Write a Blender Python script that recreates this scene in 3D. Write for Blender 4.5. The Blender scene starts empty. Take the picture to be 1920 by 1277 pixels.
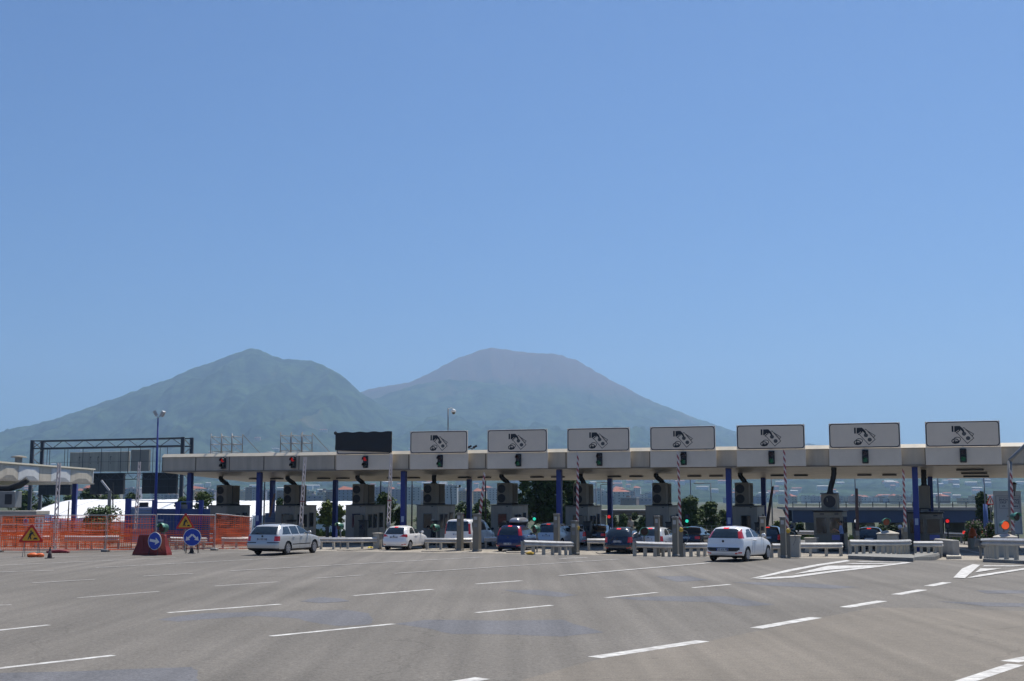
import bpy, math, random
from mathutils import Vector, noise
sc = bpy.context.scene
COL = sc.collection
rad = math.radians
# ------------------------------------------------------------------ camera, sky, sun, exposure
F = 2400.0; CX = 960.0; CY = 638.5; HORIZON = 938.0; EYE = 2.6
TH = math.atan((HORIZON-CY)/F)
cam = bpy.data.cameras.new('camera'); camo = bpy.data.objects.new('camera', cam); COL.objects.link(camo)
camo.location = (0, 0, EYE); camo.rotation_euler = (math.pi/2+TH, 0, 0)
cam.sensor_width = 36; cam.lens = 36*F/1920; cam.clip_start = 0.1; cam.clip_end = 40000
sc.camera = camo
SUN_EL, SUN_AZ = 62.0, 34.0          # azimuth measured from +Y (ahead) towards +X (right)
w = bpy.data.worlds.new('World'); sc.world = w; w.use_nodes = True
nt = w.node_tree; bg = nt.nodes['Background']
sky = nt.nodes.new('ShaderNodeTexSky'); sky.sky_type = 'NISHITA'; sky.sun_disc = False
sky.sun_elevation = rad(SUN_EL); sky.sun_rotation = rad(SUN_AZ)
sky.air_density = 1.0; sky.dust_density = 0.9; sky.ozone_density = 7.0; sky.altitude = 0
tint = nt.nodes.new('ShaderNodeMix'); tint.data_type = 'RGBA'; tint.blend_type = 'MULTIPLY'; tint.inputs[0].default_value = 1; tint.inputs[7].default_value = (.60, .89, 1.22, 1)
nt.links.new(sky.outputs[0], tint.inputs[6]); nt.links.new(tint.outputs[2], bg.inputs[0]); bg.inputs[1].default_value = 0.060
sun = bpy.data.lights.new('sun', 'SUN'); sun.energy = 5.0; sun.angle = rad(0.5); sun.color = (1, 0.94, 0.85)
suno = bpy.data.objects.new('sun', sun); COL.objects.link(suno)
sd = Vector((math.sin(rad(SUN_AZ))*math.cos(rad(SUN_EL)), math.cos(rad(SUN_AZ))*math.cos(rad(SUN_EL)), math.sin(rad(SUN_EL))))
suno.rotation_euler = sd.to_track_quat('Z', 'Y').to_euler(); suno.location = (0, 0, 60)
sc.view_settings.view_transform = 'Standard'; sc.view_settings.look = 'None'
sc.view_settings.exposure = 0.27; sc.view_settings.gamma = 1
sc.render.engine = 'CYCLES'
sc.cycles.use_denoising = True
sc.cycles.max_bounces = 8; sc.cycles.diffuse_bounces = 3; sc.cycles.volume_bounces = 1
sc.cycles.caustics_reflective = False; sc.cycles.caustics_refractive = False
try: sc.cycles.sample_clamp_indirect = 6
except Exception: pass

# ------------------------------------------------------------------ geometry of the place
PHI = rad(19.0)                                   # the toll line runs oblique to the view
U = Vector((math.cos(PHI), -math.sin(PHI), 0)); N = Vector((math.sin(PHI), math.cos(PHI), 0))
O = Vector((24.5, 78.0, 0))
def st(s, t, z=0.0): return O + U*s + N*t + Vector((0, 0, z))
def sstep(v): v = max(0., min(1., v)); return v*v*(3-2*v)
def gz(x, y):                                     # the plaza falls away a little towards the booths
    t = (x-O.x)*N.x + (y-O.y)*N.y
    return -0.5*sstep((t+25)/16.) - 1.7*sstep((t-16)/60.)
def ray(px, py):
    a = (px-CX)/F; b = (CY-py)/F
    return Vector((a, math.cos(TH)-b*math.sin(TH), math.sin(TH)+b*math.cos(TH)))
def G(px, py):                                    # point of the ground
    r = ray(px, py); z = 0
    for _ in range(12):
        k = (z-EYE)/r.z; p = Vector((r.x*k, r.y*k, z)); z = z*.5+gz(p.x, p.y)*.5
    return Vector((p.x, p.y, z))
def LN(px, py, t):                                # point of the upright plane at distance t behind the canopy front
    r = ray(px, py); k = (N.dot(O)+t)/(N.x*r.x+N.y*r.y); return Vector((r.x*k, r.y*k, EYE+r.z*k))
def S(px, py, t):
    p = LN(px, py, t)-O; return p.dot(U), p.z
def PV(px, py, Y):
    r = ray(px, py); k = Y/r.y; return Vector((r.x*k, Y, EYE+r.z*k))

# ------------------------------------------------------------------ materials
MATS = {}
def mat(name, col, rough=.6, metal=0., noise_amt=0., scale=3., bump=0., emit=None, es=0., spec=.5, coat=0., streak=False, col2=None):
    if name in MATS: return MATS[name]
    m = bpy.data.materials.new(name); m.use_nodes = True; MATS[name] = m
    t = m.node_tree; b = t.nodes['Principled BSDF']
    b.inputs['Base Color'].default_value = (*col, 1); b.inputs['Roughness'].default_value = rough
    b.inputs['Metallic'].default_value = metal
    b.inputs['Specular IOR Level'].default_value = spec
    if coat: b.inputs['Coat Weight'].default_value = coat; b.inputs['Coat Roughness'].default_value = .08
    if noise_amt or bump:
        tc = t.nodes.new('ShaderNodeTexCoord'); mp = t.nodes.new('ShaderNodeMapping')
        if streak: mp.inputs['Scale'].default_value = (1, 1, .12)
        t.links.new(tc.outputs['Object'], mp.inputs[0])
        n = t.nodes.new('ShaderNodeTexNoise'); n.inputs['Scale'].default_value = scale; n.inputs['Detail'].default_value = 6
        n.inputs['Roughness'].default_value = .65
        t.links.new(mp.outputs[0], n.inputs['Vector'])
        if noise_amt:
            r = t.nodes.new('ShaderNodeValToRGB')
            r.color_ramp.elements[0].position = .3; r.color_ramp.elements[1].position = .72
            c2 = col2 or tuple(c*(1-noise_amt) for c in col)
            r.color_ramp.elements[0].color = (*c2, 1)
            r.color_ramp.elements[1].color = (*[min(1, c*(1+noise_amt*.4)) for c in col], 1)
            t.links.new(n.outputs['Fac'], r.inputs[0]); t.links.new(r.outputs[0], b.inputs['Base Color'])
        if bump:
            bp = t.nodes.new('ShaderNodeBump'); bp.inputs['Strength'].default_value = bump; bp.inputs['Distance'].default_value = .02
            t.links.new(n.outputs['Fac'], bp.inputs['Height']); t.links.new(bp.outputs[0], b.inputs['Normal'])
    if emit:
        b.inputs['Emission Color'].default_value = (*emit, 1); b.inputs['Emission Strength'].default_value = es
    return m
M_panel = mat('fascia_panel', (.48, .435, .355), .55, 0, .26, 1.2, .05, streak=True)
M_coping = mat('coping', (.56, .51, .41), .5, 0, .15, 2)
M_seam = mat('seam', (.10, .095, .085), .8)
M_soffit = mat('soffit', (.50, .46, .39), .38, .35, .25, .8, .1)
M_signface = mat('sign_face', (.76, .66, .54), .5, 0, .06, 1.5)
M_signlow = mat('sign_lower', (.72, .64, .53), .5, 0, .07, 1.5)
M_black = mat('black_paint', (.012, .014, .02), .5)
M_inkgrey = mat('ink_grey', (.08, .08, .08), .6)
M_blue = mat('blue_steel', (.012, .035, .25), .38, 0, .25, 2, streak=True)
M_blue2 = mat('blue_panel', (.02, .06, .19), .5, 0, .2, 2)
M_ltblue = mat('pale_blue_panel', (.28, .38, .55), .5, 0, .12, 2)
M_booth = mat('booth_wall', (.40, .365, .31), .5, .1, .25, 2.2, .05, streak=True)
M_booth2 = mat('booth_wall_beige', (.22, .195, .15), .5, .1, .2, 2.2, .05, streak=True)
M_dark = mat('dark_metal', (.03, .03, .032), .5, .3)
M_rubber = mat('rubber', (.018, .018, .018), .75)
M_glass = mat('dark_glass', (.012, .016, .02), .06, 0, spec=.8)
M_cglass = mat('car_glass', (.02, .03, .038), .05, 0, spec=1.0)
M_acbox = mat('beige_casing', (.26, .23, .175), .6, 0, .22, 2, streak=True)
M_galv = mat('galvanised_steel', (.62, .61, .59), .45, .25, .22, 3, .05)
M_galvd = mat('grey_steel', (.24, .245, .245), .5, .5, .2, 3)
M_gantry = mat('gantry_steel', (.045, .055, .075), .55, .3)
M_alu = mat('aluminium', (.55, .55, .56), .35, .7, .1, 3)
M_conc = mat('concrete', (.50, .47, .40), .9, 0, .28, 1.6, .3, streak=True)
M_concd = mat('stained_concrete', (.25, .245, .225), .9, 0, .35, 1.6, .3)
M_white = mat('white_paint', (.78, .78, .76), .5, 0, .06, 2)
M_pole_w = mat('pole_white', (.62, .56, .54), .5)
M_pole_r = mat('pole_red', (.30, .05, .06), .5)
M_red = mat('red_plastic', (.20, .018, .012), .5, 0, .25, 2)
M_redsign = mat('red_border', (.55, .022, .012), .45)
M_yellow = mat('yellow_sign', (.72, .40, .03), .5)
M_orange = mat('orange_plastic', (.72, .13, .02), .55, 0, .15, 4)
M_net = mat('orange_net', (.52, .085, .03), .6)
_t = M_net.node_tree; _b = _t.nodes['Principled BSDF']; _tr = _t.nodes.new('ShaderNodeBsdfTranslucent'); _tr.inputs[0].default_value = (.80, .16, .05, 1)
_mx = _t.nodes.new('ShaderNodeMixShader'); _mx.inputs[0].default_value = .5; _t.links.new(_b.outputs[0], _mx.inputs[1]); _t.links.new(_tr.outputs[0], _mx.inputs[2]); _t.links.new(_mx.outputs[0], _t.nodes['Material Output'].inputs[0])
M_bsign = mat('blue_sign', (.012, .055, .42), .4)
M_machine = mat('machine_grey', (.21, .195, .16), .55, .2, .15, 3, streak=True)
M_barrel = mat('lamp_green', (.03, .12, .085), .4)
M_tent = mat('white_canvas', (.80, .81, .82), .6, 0, .05, .6)
M_skin = mat('skin', (.36, .19, .12), .6)
M_hair = mat('dark_hair', (.02, .014, .01), .7)

# ------------------------------------------------------------------ mesh builder
class MB:
    def __init__(s): s.v = []; s.f = []
    def quad(s, a, b, c, d):
        i = len(s.v); s.v += [tuple(a), tuple(b), tuple(c), tuple(d)]; s.f.append((i, i+1, i+2, i+3)); return s
    def poly(s, pts):
        i = len(s.v); s.v += [tuple(p) for p in pts]; s.f.append(tuple(range(i, i+len(pts)))); return s
    def hexa(s, p):                                  # 8 points: bottom 4 (ccw), top 4
        i = len(s.v); s.v += [tuple(q) for q in p]
        for f in ((3,2,1,0),(4,5,6,7),(0,1,5,4),(1,2,6,5),(2,3,7,6),(3,0,4,7)): s.f.append(tuple(i+k for k in f))
        return s
    def box(s, x0, x1, y0, y1, z0, z1):
        return s.hexa([(x0,y0,z0),(x1,y0,z0),(x1,y1,z0),(x0,y1,z0),(x0,y0,z1),(x1,y0,z1),(x1,y1,z1),(x0,y1,z1)])
    def bbox(s, x0, x1, y0, y1, z0, z1, b=.02):      # box with bevelled upright edges and top
        def ring(dx, z): 
            c = b
            X0, X1, Y0, Y1 = x0+dx, x1-dx, y0+dx, y1-dx
            return [(X0+c,Y0,z),(X1-c,Y0,z),(X1,Y0+c,z),(X1,Y1-c,z),(X1-c,Y1,z),(X0+c,Y1,z),(X0,Y1-c,z),(X0,Y0+c,z)]
        rs = [ring(b, z0), ring(0, z0+b), ring(0, z1-b), ring(b, z1)]
        i = len(s.v)
        for r in rs: s.v += r
        for k in range(3):
            for j in range(8):
                a = i+k*8+j; c2 = i+k*8+(j+1) % 8; s.f.append((a, c2, c2+8, a+8))
        s.f.append(tuple(i+7-j for j in range(8))); s.f.append(tuple(i+24+j for j in range(8)))
        return s
    def bar(s, a, b, w=.05, h=None, up=(0, 0, 1)):
        h = h or w; a = Vector(a); b = Vector(b); d = (b-a)
        if d.length < 1e-6: return s
        d.normalize(); upv = Vector(up)
        if abs(d.dot(upv)) > .98: upv = Vector((0, 1, 0)) if abs(d.y) < .9 else Vector((1, 0, 0))
        x = d.cross(upv).normalized()*(w/2); y = x.cross(d).normalized()*(h/2)
        return s.hexa([a-x-y, a+x-y, a+x+y, a-x+y, b-x-y, b+x-y, b+x+y, b-x+y])
    def tube(s, path, r, n=8, cap=True):
        path = [Vector(p) for p in path]; rs = r if isinstance(r, (list, tuple)) else [r]*len(path)
        base = len(s.v); prev = None
        for k, p in enumerate(path):
            d = (path[min(k+1, len(path)-1)]-path[max(k-1, 0)]).normalized()
            if prev is None:
                a = Vector((0, 0, 1)) if abs(d.z) < .9 else Vector((1, 0, 0)); x = d.cross(a).normalized()
            else: x = (prev-d*prev.dot(d)).normalized()
            prev = x; y = d.cross(x)
            for j in range(n):
                an = 2*math.pi*j/n; s.v.append(tuple(p+(x*math.cos(an)+y*math.sin(an))*rs[k]))
        for k in range(len(path)-1):
            for j in range(n):
                a = base+k*n+j; b = base+k*n+(j+1) % n; s.f.append((a, b, b+n, a+n))
        if cap:
            s.f.append(tuple(base+n-1-j for j in range(n))); e = base+(len(path)-1)*n; s.f.append(tuple(e+j for j in range(n)))
        return s
    def disc(s, c, nrm, r, n=16, thick=.01):
        c = Vector(c); d = Vector(nrm).normalized(); return s.tube([c, c+d*thick], r, n)
    def prism(s, pts, off):                         # pts: 3-D polygon, off: extrusion vector
        off = Vector(off); pts = [Vector(p) for p in pts]; n = len(pts); i = len(s.v)
        s.v += [tuple(p) for p in pts]+[tuple(p+off) for p in pts]
        s.f.append(tuple(i+n-1-k for k in range(n))); s.f.append(tuple(i+n+k for k in range(n)))
        for k in range(n): j = (k+1) % n; s.f.append((i+k, i+j, i+n+j, i+n+k))
        return s
    def lathe(s, prof, c, axis, n=20):              # prof: (along, radius)
        return s.tube([Vector(c)+Vector(axis)*a for a, _ in prof], [r for _, r in prof], n, True)
    def blob(s, c, rx, ry, rz, seg=10, rings=7, jit=0, sd=0):
        c = Vector(c); base = len(s.v)
        for i in range(rings+1):
            ph = math.pi*i/rings
            for j in range(seg):
                a = 2*math.pi*j/seg; d = Vector((math.sin(ph)*math.cos(a), math.sin(ph)*math.sin(a), math.cos(ph)))
                k = 1+(noise.noise(d*2.1+Vector((sd, sd, 0)))*jit if jit else 0)
                s.v.append((c.x+d.x*rx*k, c.y+d.y*ry*k, c.z+d.z*rz*k))
        for i in range(rings):
            for j in range(seg):
                a = base+i*seg+j; b = base+i*seg+(j+1) % seg; s.f.append((a, a+seg, b+seg, b))
        return s
    def build(s, name, m, parent=None, smooth=False, world=False):
        me = bpy.data.meshes.new(name)
        v = s.v
        if world and parent is not None:
            q = parent
            off = Vector((0, 0, 0))
            while q is not None: off += Vector(q.location); q = q.parent
            v = [(a-off.x, b-off.y, c-off.z) for a, b, c in v]
        me.from_pydata([tuple(p) for p in v], [], s.f); me.update()
        if m is not None: me.materials.append(m)
        if smooth:
            me.polygons.foreach_set('use_smooth', [True]*len(me.polygons)); 
        o = bpy.data.objects.new(name, me); COL.objects.link(o)
        if parent is not None: o.parent = parent
        if smooth == 'edge':
            try: me.set_sharp_from_angle(angle=rad(35))
            except Exception: pass
        return o
def tag(o, label=None, cat=None, group=None, kind=None):
    if label: o['label'] = label
    if cat: o['category'] = cat
    if group: o['group'] = group
    if kind: o['kind'] = kind
    return o
def empty(name, loc, rz=0, label=None, cat=None, group=None):
    o = bpy.data.objects.new(name, None); COL.objects.link(o); o.location = loc; o.rotation_euler = (0, 0, rz)
    o.empty_display_size = .3
    return tag(o, label, cat, group)
def kids(o): return [c for c in list(COL.objects) if c.parent == o]
def copy_tree(o, parent=None):
    c = o.copy(); COL.objects.link(c); c.parent = parent
    for k in KIDS.get(o.name) or [x for x in o.children]: copy_tree(k, c)
    return c
KIDS = {}
RZ = -PHI                                            # local x = along the line, local y = driving direction
def T(name, s, t, label, cat, group=None, z=None, rz=RZ):
    p = st(s, t); p.z = gz(p.x, p.y) if z is None else z
    return empty(name, p, rz, label, cat, group)
def circ(cx, cz, rx, rz_, n=20, y=0): return [(cx+rx*math.cos(2*math.pi*k/n), y, cz+rz_*math.sin(2*math.pi*k/n)) for k in range(n)]
def ringm(mb, cx, cz, rx, rz_, th, y, n=24, dy=-.004):
    for k in range(n):
        a, b = 2*math.pi*k/n, 2*math.pi*(k+1)/n
        p = lambda an, q: (cx+(rx-q)*math.cos(an), y, cz+(rz_-q)*math.sin(an))
        mb.prism([p(a, 0), p(b, 0), p(b, th), p(a, th)], (0, dy, 0))
def text_mesh(txt, size, name, m, parent, loc, rot, align='CENTER', shear=0):
    cu = bpy.data.curves.new(name, 'FONT'); cu.body = txt; cu.size = size; cu.align_x = align; cu.align_y = 'CENTER'
    cu.extrude = .002; cu.offset = size*.02; cu.shear = shear
    o = bpy.data.objects.new('tmp', cu); COL.objects.link(o)
    dg = bpy.context.evaluated_depsgraph_get(); me = bpy.data.meshes.new_from_object(o.evaluated_get(dg))
    bpy.data.objects.remove(o); bpy.data.curves.remove(cu)
    me.materials.clear(); me.materials.append(m)
    q = bpy.data.objects.new(name, me); COL.objects.link(q); q.parent = parent; q.location = loc; q.rotation_euler = rot
    return q
# ------------------------------------------------------------------ GROUND, ROAD, MARKINGS
random.seed(7)
def sheet(name, pts2d, dz, m, cell=None, rag=0):
    """a polygon (list of px,py) laid on the ground"""
    mb = MB(); ps = [G(*p) for p in pts2d]
    # refine edges so that it follows the ground
    out = []
    for i, p in enumerate(ps):
        q = ps[(i+1) % len(ps)]; n = max(1, int((q-p).length/3.))
        if rag: n = max(2, int((q-p).length/.22))
        for k in range(n):
            r = p.lerp(q, k/n)
            if rag: r = r+Vector((noise.noise(r*.9), noise.noise(r*.9+Vector((7, 3, 1))), 0))*.10*rag+Vector((noise.noise(r*4), noise.noise(r*4+Vector((7, 3, 1))), 0))*.04*rag
            out.append(Vector((r.x, r.y, gz(r.x, r.y)+dz)))
    mb.poly(out); o = mb.build(name, m); return tag(o, kind='structure')
def grid_sheet(name, xs, ys, dz, m, f=None):
    mb = MB(); W = len(xs)
    for y in ys:
        for x in xs:
            p = f(x, y) if f else Vector((x, y, 0)); mb.v.append((p.x, p.y, gz(p.x, p.y)+dz))
    for j in range(len(ys)-1):
        for i in range(W-1): a = j*W+i; mb.f.append((a, a+1, a+W+1, a+W))
    return tag(mb.build(name, m, smooth=True), kind='structure')
def asphalt(name, c, c2, sc_big=.12, bumps=.5, crack=True, grain=True):
    m = bpy.data.materials.new(name); m.use_nodes = True; t = m.node_tree; b = t.nodes['Principled BSDF']
    b.inputs['Roughness'].default_value = .85; b.inputs['Specular IOR Level'].default_value = .3
    tc = t.nodes.new('ShaderNodeTexCoord')
    def nz(s, d=6, rot=0, scl=(1, 1, 1)):
        mp = t.nodes.new('ShaderNodeMapping'); mp.inputs['Rotation'].default_value = (0, 0, rot); mp.inputs['Scale'].default_value = scl
        t.links.new(tc.outputs['Object'], mp.inputs[0])
        n = t.nodes.new('ShaderNodeTexNoise'); n.inputs['Scale'].default_value = s; n.inputs['Detail'].default_value = d
        t.links.new(mp.outputs[0], n.inputs['Vector']); return n
    big = nz(sc_big, 5); fine = nz(28, 4); gr = nz(90, 2); stre = nz(.35, 6, rad(36), (4.0, .25, 1))
    r = t.nodes.new('ShaderNodeValToRGB'); r.color_ramp.elements[0].position = .35; r.color_ramp.elements[1].position = .65
    r.color_ramp.elements[0].color = (*c, 1); r.color_ramp.elements[1].color = (*c2, 1); t.links.new(big.outputs['Fac'], r.inputs[0])
    def mul(a, fac, lo, hi):
        mr = t.nodes.new('ShaderNodeMapRange'); mr.inputs[1].default_value = .25; mr.inputs[2].default_value = .75
        mr.inputs[3].default_value = lo; mr.inputs[4].default_value = hi; t.links.new(fac, mr.inputs[0])
        mx = t.nodes.new('ShaderNodeMix'); mx.data_type = 'RGBA'; mx.blend_type = 'MULTIPLY'; mx.inputs[0].default_value = 1
        t.links.new(a, mx.inputs[6]); t.links.new(mr.outputs[0], mx.inputs[7]); return mx.outputs[2]
    o = mul(r.outputs[0], fine.outputs['Fac'], .70, 1.28); o = mul(o, gr.outputs['Fac'], .66, 1.34); o = mul(o, stre.outputs['Fac'], .90, 1.08)
    mid = nz(5.5, 5); o = mul(o, mid.outputs['Fac'], .88, 1.10)
    if grain: g2 = nz(13, 8); o = mul(o, g2.outputs['Fac'], .72, 1.26)
    # rubber tracks along the driving direction, oil drips, cracks
    tr = nz(.55, 3, rad(33), (3.2, .05, 1)); o = mul(o, tr.outputs['Fac'], .76, 1.08)
    vor = t.nodes.new('ShaderNodeTexVoronoi'); vor.inputs['Scale'].default_value = .9; t.links.new(tc.outputs['Object'], vor.inputs['Vector'])
    lt = t.nodes.new('ShaderNodeMapRange'); lt.inputs[1].default_value = .03; lt.inputs[2].default_value = .09; lt.inputs[3].default_value = .72; lt.inputs[4].default_value = 1; t.links.new(vor.outputs['Distance'], lt.inputs[0])
    mo = t.nodes.new('ShaderNodeMix'); mo.data_type = 'RGBA'; mo.blend_type = 'MULTIPLY'; mo.inputs[0].default_value = .8; t.links.new(o, mo.inputs[6]); t.links.new(lt.outputs[0], mo.inputs[7]); o = mo.outputs[2]
    if crack:
        wv = nz(.5, 4); dm = t.nodes.new('ShaderNodeMix'); dm.data_type = 'RGBA'; dm.blend_type = 'ADD'; dm.inputs[0].default_value = 1; t.links.new(tc.outputs['Object'], dm.inputs[6])
        sw = t.nodes.new('ShaderNodeMix'); sw.data_type = 'RGBA'; sw.blend_type = 'MULTIPLY'; sw.inputs[0].default_value = 1; sw.inputs[7].default_value = (2.2, 2.2, 0, 1); t.links.new(wv.outputs['Color'], sw.inputs[6]); t.links.new(sw.outputs[2], dm.inputs[7])
        vc = t.nodes.new('ShaderNodeTexVoronoi'); vc.feature = 'DISTANCE_TO_EDGE'; vc.inputs['Scale'].default_value = .085; t.links.new(dm.outputs[2], vc.inputs['Vector'])
        cm = t.nodes.new('ShaderNodeMapRange'); cm.inputs[1].default_value = .0012; cm.inputs[2].default_value = .0035; cm.inputs[3].default_value = .86; cm.inputs[4].default_value = 1; t.links.new(vc.outputs['Distance'], cm.inputs[0])
        m3 = t.nodes.new('ShaderNodeMix'); m3.data_type = 'RGBA'; m3.blend_type = 'MULTIPLY'; m3.inputs[0].default_value = 1; t.links.new(o, m3.inputs[6]); t.links.new(cm.outputs[0], m3.inputs[7]); o = m3.outputs[2]
    t.links.new(o, b.inputs['Base Color'])
    bp = t.nodes.new('ShaderNodeBump'); bp.inputs['Strength'].default_value = bumps; bp.inputs['Distance'].default_value = .01
    t.links.new(gr.outputs['Fac'], bp.inputs['Height']); t.links.new(bp.outputs[0], b.inputs['Normal'])
    return m
M_asph = asphalt('asphalt', (.150, .138, .120), (.188, .173, .152))
M_asph2 = asphalt('asphalt_warm', (.182, .161, .132), (.206, .182, .150), .25, .3, True, False)
M_patch = asphalt('asphalt_patch', (.134, .136, .146), (.150, .150, .160), .4, .2)
M_apron = asphalt('concrete_ground', (.30, .27, .225), (.37, .335, .28), .4, .3, False)
M_earth = asphalt('dry_earth', (.075, .075, .038), (.035, .055, .018), .03, .3, False)
M_mark = mat('marking_white', (.66, .66, .63), .7, 0, .30, 3.5, 0, col2=(.28, .26, .24))
M_markw = mat('marking_worn', (.50, .49, .47), .8, 0, .45, 7, 0, col2=(.24, .23, .22))
def logs(a, b, n): return [a*(b/a)**(k/n) for k in range(n+1)]
xs = [-v for v in reversed(logs(8, 12000, 26))]+[-4, 0, 4]+logs(8, 12000, 26)
ys = [-3000, -800, -200, -50, -20]+[k*5 for k in range(-2, 36)]+logs(180, 13000, 22)
grid_sheet('ground', xs, ys, -.06, M_earth)
xs = [-230,-190,-150]+[-110+k*4 for k in range(56)]+[150,190,230]; ys = [-260,-200,-150,-110,-80,-50,-30,-10,10,30,45]+[46+k for k in range(105)]
grid_sheet('asphalt_road', xs, ys, 0, M_asph)
# lighter concrete ground between the islands
grid_sheet('concrete_apron', [-46+k*2 for k in range(36)], [-10.4, -10, -9, -8, -6, -4, -2, 0, 2, 4, 6, 8, 10, 12, 14], .006, M_apron, lambda s, t: st(s, t))
sheet('asphalt_strip', [(925, 1290), (1110, 1239), (1215, 1219), (1330, 1202), (1440, 1179), (1545, 1157), (1640, 1139), (1760, 1141), (2050, 1150), (2500, 1290)], .0012, M_asph2)
PATCH = [[(292,1162),(380,1150),(530,1146),(650,1144),(690,1150),(702,1160),(690,1171),(640,1174),(600,1170),(560,1160),(480,1155),(400,1160),(330,1166)],
 [(735,1170),(800,1162),(960,1164),(1052,1162),(1132,1186),(1050,1194),(960,1190),(850,1189),(800,1178)],
 [(-80,1264),(180,1258),(368,1250),(374,1300),(-80,1300)],
 [(1150,1121),(1260,1118),(1360,1118),(1452,1134),(1400,1137),(1330,1129),(1200,1126)],
 [(940,1106),(1010,1106),(1085,1116),(1050,1120),(980,1113)],
 [(1370,1092),(1490,1092),(1612,1101),(1560,1104),(1440,1098)],
 [(1830,1107),(1925,1107),(1960,1113),(1850,1113)],
 [(1760,1128),(1960,1132),(1960,1139),(1850,1137)],
 [(1230,1081),(1290,1080),(1330,1088),(1270,1091)], [(560,1128),(600,1120),(640,1122),(655,1128),(600,1131)]]
for k, p in enumerate(PATCH): sheet('asphalt_patch', p, .0015+.0003*k, M_patch, rag=1)
def stripe(a, b, w0, m=M_mark, name='road_marking'):
    A, B = G(*a), G(*b); d = (B-A); d.z = 0; d.normalize(); n = Vector((-d.y, d.x, 0))*(w0/2)
    mb = MB(); k = max(1, int((B-A).length/2.5)); L = []
    for i in range(k+1):
        p = A.lerp(B, i/k)
        for q in (p-n, p+n): L.append((q.x, q.y, gz(q.x, q.y)+(.004 if min(a[1], b[1]) > 1088 else .016)))
    mb.v = L
    for i in range(k): mb.f.append((2*i, 2*i+2, 2*i+3, 2*i+1))
    return tag(mb.build(name, m), kind='structure')
DASH = [((-60,1260),(213,1229),.17),((-40,1186),(92,1172),.17),((508,1193),(738,1170),.17),((315,1149),(526,1133),.17),
 ((663,1117),(812,1105),.17),((893,1149),(1035,1135),.17),((1136,1121),(1232,1111),.17),((893,1095),(978,1089),.17),
 ((1299,1102),(1368,1096),.17),((1115,1233),(1318,1202),.30),((1418,1178),(1530,1158),.30),((1584,1139),(1654,1127),.30),
 ((1680,1115),(1730,1106),.30),((1741,1099),(1776,1092),.30),((820,1286),(905,1272),.3),((1082,1296),(1100,1290),.3),
 ((145,1121),(298,1109),.11),((60,1094),(178,1087),.11),((268,1081),(362,1076),.11),((403,1099),(522,1091),.11),((592,1085),(682,1079),.11),
 ((-30,1136),(22,1134),.11)]
for a, b, ww in DASH: stripe(a, b, ww, M_mark if ww > .12 else M_markw)
LONG = [((-30,1074),(100,1070),.13),((180,1065),(560,1045),.13),((432,1071),(905,1045),.14),((740,1076),(1160,1049),.14),((1050,1080),(1330,1056),.2),
        ((-30,1062),(330,1046),.12),((-30,1048),(480,1036),.12),((1050,1048),(1100,1046),.2)]
for a, b, ww in LONG: stripe(a, b, ww, M_markw if ww < .2 else M_mark)
# bottom right bright stop bar and chevron markings
stripe((1712,1310), (1905,1246), .26); stripe((1893,1241), (1990,1222), .3)
AR = [0]
def area(pts, m=M_mark): AR[0] += 1; return sheet('road_marking', pts, .012+.0012*AR[0], m)
area([(1406,1085.5),(1430,1083),(1482,1072),(1537,1061.2),(1594,1052.6),(1588,1050.6),(1533,1058.4),(1478,1068.6)])
area([(1412,1086),(1440,1086.3),(1486,1084),(1562,1073.6),(1637,1065),(1710,1055.5),(1700,1054.5),(1634,1062.6),(1558,1070.8),(1484,1080.6),(1436,1083.6)])
area([(1489,1077),(1552,1061.5),(1672,1060.2),(1556,1069)])
area([(1585,1058.2),(1690,1058.4),(1700,1057.2),(1600,1056.8)]); area([(1605,1054.6),(1695,1055.4),(1700,1054.6),(1612,1053.6)])
area([(1787.5,1084),(1809,1085),(1838,1060),(1824,1058.5),(1804,1067)])
area([(1812,1084.8),(1832,1083),(1930,1067.5),(1930,1064.8),(1836,1078.6)])
area([(1828,1074.5),(1838,1067),(1878,1066.6)]); area([(1842,1063),(1900,1063),(1925,1061.4),(1846,1061.2)])
stripe((1790,1027),(1850,1040), .25)

# ------------------------------------------------------------------ MOUNTAINS
def elev(py):
    b = (CY-py)/F; return (math.sin(TH)+b*math.cos(TH))/(math.cos(TH)-b*math.sin(TH))
def interp(P, x):
    if x <= P[0][0]: return P[0][1]
    for (a, b), (c, d) in zip(P, P[1:]):
        if x <= c:
            k = (x-a)/(c-a); return b+(d-b)*k
    return P[-1][1]
RIDGE = [
 (8200, 3600, 1300, [(-700,905),(-300,872),(0,812),(60,797),(130,775),(200,749),(300,714),(400,673),(440,661),(465,652),(480,656),(520,672),(550,676),(580,677),(602,685),(640,706),(672,735),(700,752),(760,785),(850,818),(1000,855),(1200,905),(3000,940)]),
 (10100, 2800, 1600, [(-700,930),(300,900),(500,850),(600,775),(672,736),(700,728),(760,718),(800,701),(850,675),(890,660),(920,651),(932,653),(960,657),(1000,662),(1046,664),(1085,676),(1120,697),(1160,720),(1210,745),(1300,782),(1400,815),(1500,831),(1560,835),(1700,853),(1900,864),(2300,885),(3000,910)]),
 (9000, 2600, 900, [(-700,930),(400,880),(560,840),(640,790),(690,752),(730,736),(780,722),(840,711),(880,713),(940,722),(1000,738),(1060,750),(1150,768),(1250,793),(1330,812),(1450,835),(1600,850),(2000,880),(3000,920)]),
 (7400, 3000, 1500, [(-700,905),(-200,890),(200,856),(420,835),(560,800),(640,792),(760,812),(880,804),(955,797),(985,799),(1080,808),(1200,818),(1400,846),(1600,858),(1900,872),(2300,885),(3000,900)]),
 (5900, 2600, 1500, [(-700,925),(0,905),(300,893),(600,882),(900,876),(1200,880),(1500,872),(1750,868),(2000,878),(2400,890),(3000,905)])]
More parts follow.
